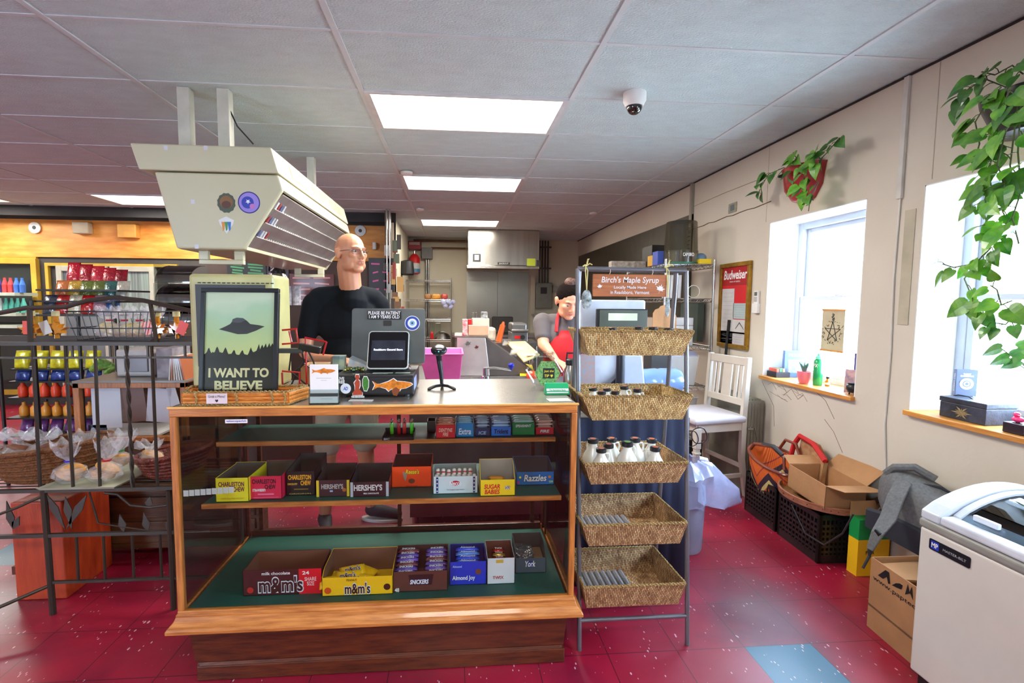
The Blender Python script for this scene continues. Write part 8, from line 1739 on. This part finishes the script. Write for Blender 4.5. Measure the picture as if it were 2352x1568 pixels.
# acrylic tiered domes
t = thing('acrylic_bakery_case', 'clear curved acrylic tiers left of the cream machine', 'display case', (-1.75, 3.3, .9))
for k, (py0, py1) in enumerate(((605, 645), (650, 690), (695, 735))):
    a_, c_ = P(356, py1, Y=3.3), P(436, py1, Y=3.3); r_ = P(400, py0, Y=3.3).z-a_.z; rg = []
    for x in (a_.x, c_.x): rg.append([Vector((x+.06*math.sin(a)*(1 if x == a_.x else 0), 3.5-.2*math.sin(a), a_.z+r_*(1-math.cos(a)))) for a in [PI/2*j/8 for j in range(9)]])
    b = MB(); rg = [[Vector((p.x, 3.3+.2*(1-math.cos(j*PI/16)), a_.z+r_*math.sin(j*PI/16))) for p in (a_, c_)] for j in range(9)]; b.rings(rg, False, False); o = b.build('curved_cover', glassmat('dome_acrylic', (206, 206, 200), .22), t); sm = o.modifiers.new('s', 'SOLIDIFY'); sm.thickness = .003
    MB().boxb(a_.x, c_.x, 3.3, 3.52, a_.z-.012, a_.z-.002).build('tier_shelf', clear, t); MB().boxb(a_.x-.006, a_.x, 3.3, 3.52, a_.z-.012, a_.z+r_).build('tier_side', clear, t)
z_ = P(400, 735, Y=3.3).z-.013; MB().boxb(-1.98, -1.55, 3.28, 3.6, .0, z_).build('case_base', M('case_base_wood', (90, 62, 40), .6), t)
# ================================================================ wrought iron bakery rack, left
RY = 2.3; zs_, zl = P(200, 785, Y=RY).z, P(200, 1120, Y=RY).z
Q = lambda x, y, Y_=RY: P(x, y, Y=Y_)
t = thing('bakery_rack', 'brown wrought iron rack with curved rail and leaf ornaments, left of the showcase', 'rack', (-1.8, 2.45, 0))
xr, xl = -1.14, -2.62
def it(nm, pts, r, m_=iron, n=8): return MB().tube(pts, r, n).build(nm, m_, t, smooth=True)
for z, nm in ((zs_, 'upper_shelf'), (zl, 'lower_shelf')):
    b = MB(); 
    for y in (RY, RY+.4): b.boxb(xl, xr, y-.009, y+.009, z-.016, z)
    for x in (xl, xr): b.boxb(x-.008, x+.008, RY, RY+.4, z-.016, z)
    for k in range(1, 9): b.boxb(xl, xr, RY+k*.045-.002, RY+k*.045+.002, z-.006, z-.001)
    b.build(nm, iron, t)
it('curved_rail', [Q(-90, 735), Q(-20, 722), Q(60, 707), Q(150, 705), Q(200, 690), Q(262, 683), Q(330, 690), Q(385, 702), Q(440, 714)], .010)
it('rail_post', [Q(68, 705), Q(70, 785)], .010); it('rail_post', [Q(345, 693), Q(360, 785)], .009)
zf = Q(100, 1410); 
for (xt, yt, xb, yb) in ((100, 1125, 122, 1408), (388, 1125, 400, 1410)):
    a = Q(xt, yt); it('leg', [a, Vector((Q(xb, yb).x, RY, .0))], .013)
for x in (xl, xr): it('leg', [Vector((x, RY+.4, 0)), Vector((x, RY+.4, zs_))], .012)
for (xt, xb, nm) in ((150, 168, 'spindle'), (218, 230, 'spindle'), (290, 305, 'twisted_spindle'), (348, 362, 'spindle'), (75, 92, 'spindle')): 
    a, c_ = Q(xt, 788), Q(xb, 1118)
    if nm[0] == 't':
        for ph in (0, PI): it(nm, [a.lerp(c_, j/30)+Vector((.005*math.cos(j*.9+ph), .005*math.sin(j*.9+ph), 0)) for j in range(31)], .005)
    else: it(nm, [a, c_], .007)
zb_ = Q(250, 1225).z; zc_ = Q(250, 1332).z
MB().boxb(xl, xr, RY-.008, RY+.008, zb_-.008, zb_+.008).build('ornament_rail', iron, t); MB().boxb(Q(115, 1335).x, xr, RY-.006, RY+.006, zc_-.006, zc_+.006).build('lower_rail', iron, t); it('brace', [Q(112, 1345), Vector((-2.25, 1.95, .05))], .008); MB().boxb(xl, xr, RY-.006, RY+.006, zs_-.075, zs_-.066).build('upper_rail', iron, t)
for x in (180, 242, 308, 372): it('lower_spindle', [Q(x-5, 1225), Q(x, 1330)], .006)
for k in range(9): x = -2.5+k*.16; MB().boxb(x-.004, x+.004, RY-.004, RY+.004, zs_-.07, zs_-.014).build('short_bar', iron, t)
def lfo(a, c_, w_): 
    a, c_ = Vector(a), Vector(c_); d = c_-a; n_ = Vector((-d.z, 0, d.x)).normalized()*w_
    MB().hexa([a-Y3*.002, a.lerp(c_, .4)+n_-Y3*.002, c_-Y3*.002, a.lerp(c_, .4)-n_-Y3*.002], [a+Y3*.002, a.lerp(c_, .4)+n_+Y3*.002, c_+Y3*.002, a.lerp(c_, .4)-n_+Y3*.002]).build('iron_leaf', iron, t)
for a, c_ in (((108, 1135), (150, 1215)), ((200, 1135), (152, 1215)), ((150, 1140), (165, 1215)), ((30, 1215), (15, 1150)), ((30, 1215), (45, 1185)), ((285, 1222), (275, 1180)), ((340, 1222), (330, 1176)), ((385, 1222), (395, 1180)), ((340, 1165), (345, 1140))): lfo(Q(*a), Q(*c_), .018)
it('iron_vine', [Q(240, 1132), Q(270, 1135), Q(300, 1160), Q(345, 1165), Q(385, 1160)], .006); it('iron_vine', [Q(0, 1180), Q(40, 1165), Q(95, 1140)], .006); it('iron_vine', [Q(205, 1130), Q(225, 1200), Q(250, 1205), Q(320, 1215), Q(385, 1225)], .004)
# maple leaf bottles
amb = M('maple_glass', (176, 96, 14), .08, col2=(220, 150, 40), scale=20, coat=.8)
for px_, tagc, lb, tx in ((48, (236, 60, 20), 'leaf-shaped amber syrup bottle with an upright orange tag, leftmost on the rack', 0), (106, (206, 200, 190), 'leaf-shaped amber syrup bottle with a white and blue tag', -.03), (345, (230, 90, 40), 'leaf-shaped amber bottle with slanting orange tag right of the wire basket', -.03), (390, (230, 50, 24), 'leaf-shaped amber bottle with red tag sticking right, last on the rack', .035)):
    q = Vector((Q(px_, 780).x, RY+.06, zs_+.001)); t2 = thing('leaf_bottle', lb, 'syrup bottle', q)
    MB().prism([(p[0]*.058, p[1]*.05+.045) for p in rotp(maple, 1, 0)], q-Y3*.016, X3, Z3, Y3*.032).build('glass_leaf', amb, t2, .004); MB().cyl(q+Z3*.085, q+Z3*.115, .012, .009).build('neck', amb, t2); MB().cyl(q+Z3*.112, q+Z3*.135, .015).build('stopper', M('cork_cream', (206, 196, 140), .5), t2)
    MB().box(q+Vector((tx, -.022, .06)), (.04, .002, .06), (0, tx*12, 0)).build('hang_tag', cm(tagc), t2)
# twisted cellophane bags
def bagm_(name, label, cat, q, r, fill, fr, h=.12, gr=None, tie=(180, 30, 60), lean=0):
    t2 = thing(name, label, cat, q, gr); rr = random.Random(int(q.x*999)); top = q+Z3*(r*1.25)
    for k in range(3): MB().ell(q+Vector((rr.uniform(-.3, .3)*r, .0, r*(.45+.22*k))), (r*.8, r*.55, r*.3), (rr.uniform(-.5, .5), rr.uniform(-.5, .5), 0), 12, 7).build('contents', fill, t2, smooth=True)
    b = MB(); rg = []
    for z, s_ in ((0, .7), (r*.4, 1.08), (r*.9, .9), (r*1.3, .25), (r*1.5, .2), (r*1.5+h*.5, .6), (r*1.5+h, .95)): rg.append([q+Vector((r*s_*(1+.12*math.sin(5*a+z*60))*math.cos(a)+lean*z, r*.8*s_*math.sin(a)*(1+.1*math.cos(7*a)), z+(.02*math.sin(6*a) if z > r*1.6 else 0))) for a in [2*PI*k/26 for k in range(26)]])
    b.rings(rg, False).build('cellophane_wrap', fr, t2); MB().lathe([(r*.26, 0), (r*.28, .008)], q+Vector((lean*r*1.3, 0, r*1.36)), 12, cap=False).build('ribbon_tie', cm(tie), t2)
cel = M('crinkled_cellophane', (236, 236, 240), .12, var=.03, alpha=.28, coat=1, bump=1, bscale=45)
cook = M('cookie', (206, 150, 80), .8, var=.25, scale=40, bump=.5); chip = M('pale_snack', (216, 196, 130), .7, var=.2, scale=40); bun = M('brown_roll', (120, 72, 48), .6, var=.2, scale=20)
# wire basket with snack bags
t2 = thing('wire_basket', 'black wire basket full of cellophane bags on the top of the iron rack', 'basket', (Q(250, 780).x, RY+.15, zs_)); x0_, x1_ = Q(165, 775).x, Q(335, 775).x; zt_ = Q(250, 716).z
b = MB()
for z, e in ((zs_+.006, 0), (zs_+.06, .02), (zt_, .035)): b.tube([(x0_-e, RY+.03-e*.3, z), (x1_+e, RY+.03-e*.3, z), (x1_+e, RY+.3, z), (x0_-e, RY+.3, z)], .003, 5, closed=True)
for k in range(13):
    f = k/12
    for y in (RY+.03, RY+.3): b.tube([(x0_+(x1_-x0_)*f, y, zs_+.006), (x0_-.035+(x1_-x0_+.07)*f, y-(.01 if y < 2.4 else 0), zt_)], .0018, 4)
b.build('wire_body', black, t2)
for k in range(4): bagm_('snack_bag', ('leftmost', 'second', 'third', 'rightmost')[k]+' cellophane bag of pale snacks in the black wire basket', 'snack bag', Vector((x0_+.055+k*(x1_-x0_-.11)/3, RY+.16, zs_+.012)), .055, chip, cel, .05)
# cookies on a tray
tr = thing('serving_tray', 'pale green rimmed serving tray on the lower shelf of the iron rack', 'tray', (Q(195, 1110).x, RY+.15, zl)); a_, c_ = Q(100, 1115).x, Q(268, 1100).x
B_ = [Vector((a_, RY-.02, zl+.001)), Vector((c_, RY-.02, zl+.001)), Vector((c_+.03, RY+.3, zl+.001)), Vector((a_+.05, RY+.3, zl+.001))]; MB().rings([B_, [p+Z3*.012+(p-B_[0].lerp(B_[2], .5)).normalized()*.015 for p in B_], [p+Z3*.006 for p in B_]]).build('tray_body', M('tray_mint', (190, 196, 172), .3), tr)
for k, (x, y, lb) in enumerate(((165, RY+.05, 'front left cellophane bag of cookies on the tray, with blue tie'), (240, RY+.05, 'front right cellophane bag of cookies on the tray, with red tie'), (205, RY+.2, 'cellophane bag of cookies at the back left of the tray'), (272, RY+.2, 'cellophane bag of cookies at the back right of the tray'))): bagm_('cookie_bag', lb, 'cookie bag', Vector((P(x, 1085, Y=y).x, y, zl+.016)), .068, cook, cel, .085, tie=((60, 50, 200), (190, 30, 40), (200, 60, 80), (60, 140, 60))[k], lean=.15 if k % 2 else -.1)
# brown basket, red basket
def rbasket(name, label, c, rx, ry, h, mat, hand_=0):
    t2 = thing(name, label, 'basket', c); el = lambda a_, b_, z, tl=0: [Vector((c[0]+a_*math.cos(u_), c[1]+b_*math.sin(u_), c[2]+z+tl*math.cos(u_))) for u_ in [2*PI*k/36 for k in range(36)]]
    MB().rings([el(rx*.75, ry*.75, 0), el(rx, ry, h, hand_), el(rx*.93, ry*.93, h, hand_), el(rx*.7, ry*.7, .012)]).build('wicker_body', mat, t2, smooth=True); MB().tube(el(rx, ry, h+.006, hand_), .012, 8, closed=True).build('wicker_rim', mat, t2, smooth=True)
    for k in range(5): MB().tube(el(rx*(.78+.045*k), ry*(.78+.045*k), h*(.15+.17*k), hand_*(.15+.17*k)), .006, 5, closed=True).build('wicker_band', mat, t2)
wk = M('brown_wicker', (112, 66, 26), .7, var=.35, scale=60, bump=1, bscale=110); rwk = M('red_wicker', (104, 34, 16), .45, var=.4, scale=50, bump=1, bscale=90, coat=.3)
rbasket('wicker_basket', 'large brown wicker basket of wrapped rolls at the left end of the iron rack', (Q(45, 1110).x, RY+.18, zl+.001), .26, .17, .15, wk, .03)
for k, x in enumerate((-20, 40, 95)): bagm_('roll_bag', ('left', 'middle', 'right')[k]+' clear bag of brown rolls heaped in the large wicker basket', 'bread bag', Vector((Q(x, 1060, 2.45).x, 2.46, zl+.06)), .085, bun, cel, .03, tie=(160, 150, 150))
rbasket('red_wicker_basket', 'reddish wicker basket with raised ends beside the showcase post', (Q(345, 1105).x-.0, RY+.2, zl+.001), .165, .15, .1, rwk, .02)
bagm_('pastry_bag', 'white and orange wrapped pastry in the reddish wicker basket', 'pastry', Vector((Q(345, 1080, 2.5).x, 2.5, zl+.03)), .065, cook, cel, .02, tie=(220, 220, 220))
# crate wood under the rack
o = thing('orange_wood_box', 'orange-stained wooden box standing under the iron rack', 'box', (-1.97, 2.62, 0)); ow = wood('orange_stain', (150, 44, 14), (186, 66, 24), .45, (5, 5, 1), 5)
x0_, x1_ = P(22, 1150, Y=2.42).x, P(140, 1150, Y=2.42).x; MB().boxb(x0_, x1_, 2.42, 2.74, .0, zl-.11).build('box_body', ow, o, .006); MB().boxb(x0_-.03, x0_, 2.44, 2.5, .12, .16).build('side_handle', M('handle_brown', (90, 40, 26), .6), o)
o = thing('drawer_bench', 'dark brown wooden bench with two drawer fronts behind the iron rack', 'bench', (-1.5, 2.9, 0)); bw = wood('bench_brown', (70, 40, 20), (104, 66, 34), .5, (1, 7, 7), 5)
x0_, x1_ = P(160, 1200, Y=2.78).x, -1.1; MB().boxb(x0_, x1_, 2.78, 2.89, .06, .38).build('bench_body', bw, o, .005)
for z in (.1, .24): MB().boxb(x0_+.03, x1_-.03, 2.768, 2.78, z, z+.12).build('drawer_front', bw, o, .004)
MB().boxb(x0_, x1_, 2.76, 2.895, .38, .4).build('bench_top', bw, o, .003)
# second oak case with papers, old monitor, magazines
a_, c_ = P(165, 880, Y=2.9), P(430, 1005, Y=2.9); o = thing('small_oak_case', 'low oak framed glass case with papers taped inside, seen through the iron rack', 'display case', ((a_.x+c_.x)/2, 3.1, c_.z-.25)); z0_, z1_ = c_.z-.02, a_.z
for q_ in ((a_.x, c_.x, z1_-.03, z1_), (a_.x, c_.x, z0_, z0_+.03), (a_.x, a_.x+.035, z0_, z1_), (c_.x-.03, c_.x, z0_, z1_)): MB().boxb(q_[0], q_[1], 2.9, 2.93, q_[2], q_[3]).build('case_rail', oakv, o, .003)
MB().boxb(a_.x, c_.x, 2.9, 3.27, z1_, z1_+.012).build('case_top', M('case_top_grey', (130, 124, 116), .3), o); MB().boxb(a_.x, c_.x, 3.23, 3.26, 0, z1_).build('case_back', bw, o); MB().boxb(a_.x, c_.x, 2.92, 3.26, 0, z0_).build('case_base', bw, o)
for x, y, w_, h_, c2, r_ in ((245, 935, .16, .24, (206, 208, 216), 0), (310, 925, .12, .22, (110, 72, 60), -.1), (365, 930, .13, .2, (196, 190, 200), .1), (225, 985, .1, .05, (40, 54, 80), 0), (400, 920, .05, .2, (200, 196, 200), -.2)):
    q = P(x, y, Y=2.95); tag(MB().box(q, (w_, .004, h_), (0, r_, 0)).build('taped_paper', cm(c2)), 'sheet taped inside the low oak case, %s' % {245: 'pale with a pencil drawing', 310: 'brown strip', 365: 'pinkish grey', 225: 'small dark blue label', 400: 'narrow grey at the right'}[x], 'paper')
tag(MB().boxb(P(188, 990, Y=2.96).x, P(360, 990, Y=2.96).x, 2.96, 3.2, P(270, 1008, Y=2.96).z, P(270, 992, Y=2.96).z).build('white_appliance', M('appliance_white', (190, 184, 180), .4), None, .02), 'flat white appliance inside the low oak case', 'appliance')
zt_ = z1_+.013; x0_, x1_ = P(268, 880, Y=3.05).x, P(355, 880, Y=3.05).x
o = thing('white_monitor', 'white register monitor with grey screen standing on the low oak case', 'monitor', (x0_, 3.05, zt_)); zz = P(300, 802, Y=3.05).z; MB().boxb(x0_, x1_, 3.05, 3.24, zt_, zz).build('monitor_shell', M('appliance_white', (0, 0, 0)), o, .015, seg=3); MB().boxb(x0_+.05, x1_-.03, 3.042, 3.05, zt_+.03, zz-.035).build('monitor_screen', M('screen_grey', (140, 138, 144), .2), o, .004)
x0_, x1_ = P(362, 880, Y=3.0).x, P(398, 880, Y=3.0).x; tag(MB().boxb(x0_, x1_, 3.0, 3.2, zt_, P(370, 800, Y=3.0).z).build('white_carton', M('carton_print', (180, 172, 176), .6, col2=(120, 112, 120), scale=14)), 'white printed carton between the white monitor and the magazines', 'carton')
for k in range(7): tag(MB().box(P(408+k*4.5, 845, Y=3.0)+Vector((0, 0, 0)), (.008, .16, .16), (0, .1-.05*k, 0)).build('magazine', cm(R.choice(((200, 190, 176), (180, 100, 60), (90, 110, 130), (210, 206, 200))))), 'thin magazine in a leaning row on the low oak case', 'magazine', 'magazines on the low oak case')
# candy rack with red bags, snack rack
def rackthing(name, label, cat, x0, x1, Y_, zbot, ztop, lv_):
    a_, c_ = P(x0, 700, Y=Y_).x, P(x1, 700, Y=Y_).x; o = thing(name, label, cat, ((a_+c_)/2, Y_+.2, 0))
    for x in (a_, c_):
        for y in (Y_, Y_+.4): MB().cyl((x, y, 0), (x, y, ztop), .012).build('post', black, o)
    for j, z in enumerate(lv_): MB().boxb(a_, c_, Y_+.02*j, Y_+.4, z-.012, z).build('shelf', black, o)
    return a_, c_
Y_ = 3.5; lv_ = [P(150, y, Y=Y_).z for y in (722, 690, 664)]
a_, c_ = rackthing('candy_rack', 'stepped black rack of red candy bags behind the iron rack', 'rack', 72, 262, Y_, 0, lv_[1], lv_)
cols = [((190, 20, 40), (170, 14, 34), (200, 30, 50), (180, 24, 40), (150, 16, 30), (206, 60, 40)), ((214, 120, 60), (206, 160, 60), (110, 120, 50), (120, 130, 60), (60, 110, 100), (200, 190, 170)), ((60, 66, 80), (180, 40, 36), (200, 190, 160), (190, 30, 30), (170, 130, 140), (60, 90, 140))]
nmc = ('red', 'colourful', 'mixed small')
for j in range(3):
    n_ = 6; row = 2-j
    for k in range(n_):
        if row == 2 and k > 4: continue
        x = a_+.06+k*(c_-a_-.12)/(n_-1); y = Y_+.06+row*.11; z = lv_[row]+.002; h_ = (.13, .14, .2)[row]-.012*k*(row == 2)
        B = MB(); rg = [[Vector((x+.045*s_*math.cos(a)+.02*f*0, y+.035*f+.016*s2*math.sin(a), z+h_*f)) for a in [2*PI*q_/12 for q_ in range(12)]] for f, s_, s2 in ((0, 1, .15), (.06, 1, .5), (.5, 1.03, 1), (.9, 1, .6), (1, 1, .12))]
        o = B.rings(rg).build('candy_bag', M('bagfoil_%02x%02x%02x' % cols[j][k], cols[j][k], .2, .1, var=.3, scale=24, bump=.5, bscale=50, coat=.5), None, smooth='all'); tag(o, ('tall red candy bag in the back row of the stepped rack', 'printed candy bag in the middle row of the stepped rack', 'small mixed candy bag in the front row of the stepped rack')[j], 'candy bag', nmc[j]+' bags on the stepped rack')
Y_ = 4.0; lv_ = [P(120, y, Y=Y_).z for y in (1000, 960, 915, 878, 850)]
a_, c_ = rackthing('snack_rack', 'black rack of yellow, blue and orange snacks seen through the iron rack', 'rack', -10, 262, Y_, 0, P(100, 790, Y=Y_).z, lv_)
for j, (cl, nm, h_, w_) in enumerate((((110, 60, 120), 'purple packet on the bottom shelf of the snack rack', .1, .1), ((210, 140, 40), 'amber-capped jar on the second shelf of the snack rack', .11, .07), ((214, 60, 20), 'orange-labelled bottle on the third shelf of the snack rack', .12, .07), ((30, 60, 130), 'blue snack bag on the fourth shelf of the snack rack', .1, .12), ((200, 196, 30), 'yellow snack bag on the top shelf of the snack rack', .14, .12))):
    n_ = int((c_-a_-.06)/(w_+.012)); z = lv_[j]+.001
    for k in range(n_):
        x = a_+.07+k*(w_+.012); y = Y_+.1
        if j in (1, 2): o = MB().lathe([(w_*.42, 0), (w_*.45, .01), (w_*.45, h_*.6), (w_*.2, h_*.8), (w_*.2, h_)], (x, y, z), 12).build('bottle' if j == 2 else 'jar', cm(cl), None, smooth=True)
        else: o = MB().rings([[Vector((x+w_*.46*s_*math.cos(a), y+.03*s2*math.sin(a)+.03*f, z+h_*f)) for a in [2*PI*q_/12 for q_ in range(12)]] for f, s_, s2 in ((0, 1, .15), (.1, 1, .6), (.5, 1.03, 1), (.9, 1, .6), (1, 1, .12))]).build('snack_bag', M('snack_%d' % j, cl, .25, .1, var=.35, scale=30, coat=.4), None, smooth='all')
        tag(o, nm, 'bottle' if j in (1, 2) else 'snack bag', 'snack rack row %d' % j)
tag(MB().tube([P(210, 850, Y=3.9), P(235, 835, Y=3.88), P(262, 845, Y=3.9), P(240, 858, Y=3.86)], [.02, .05, .04, .02], 10).build('leafy_greens', M('greens', (70, 130, 50), .7, col2=(140, 176, 80), scale=40, bump=1), None, smooth=True), 'bunch of green leafy vegetable seen above the low oak case', 'vegetable')
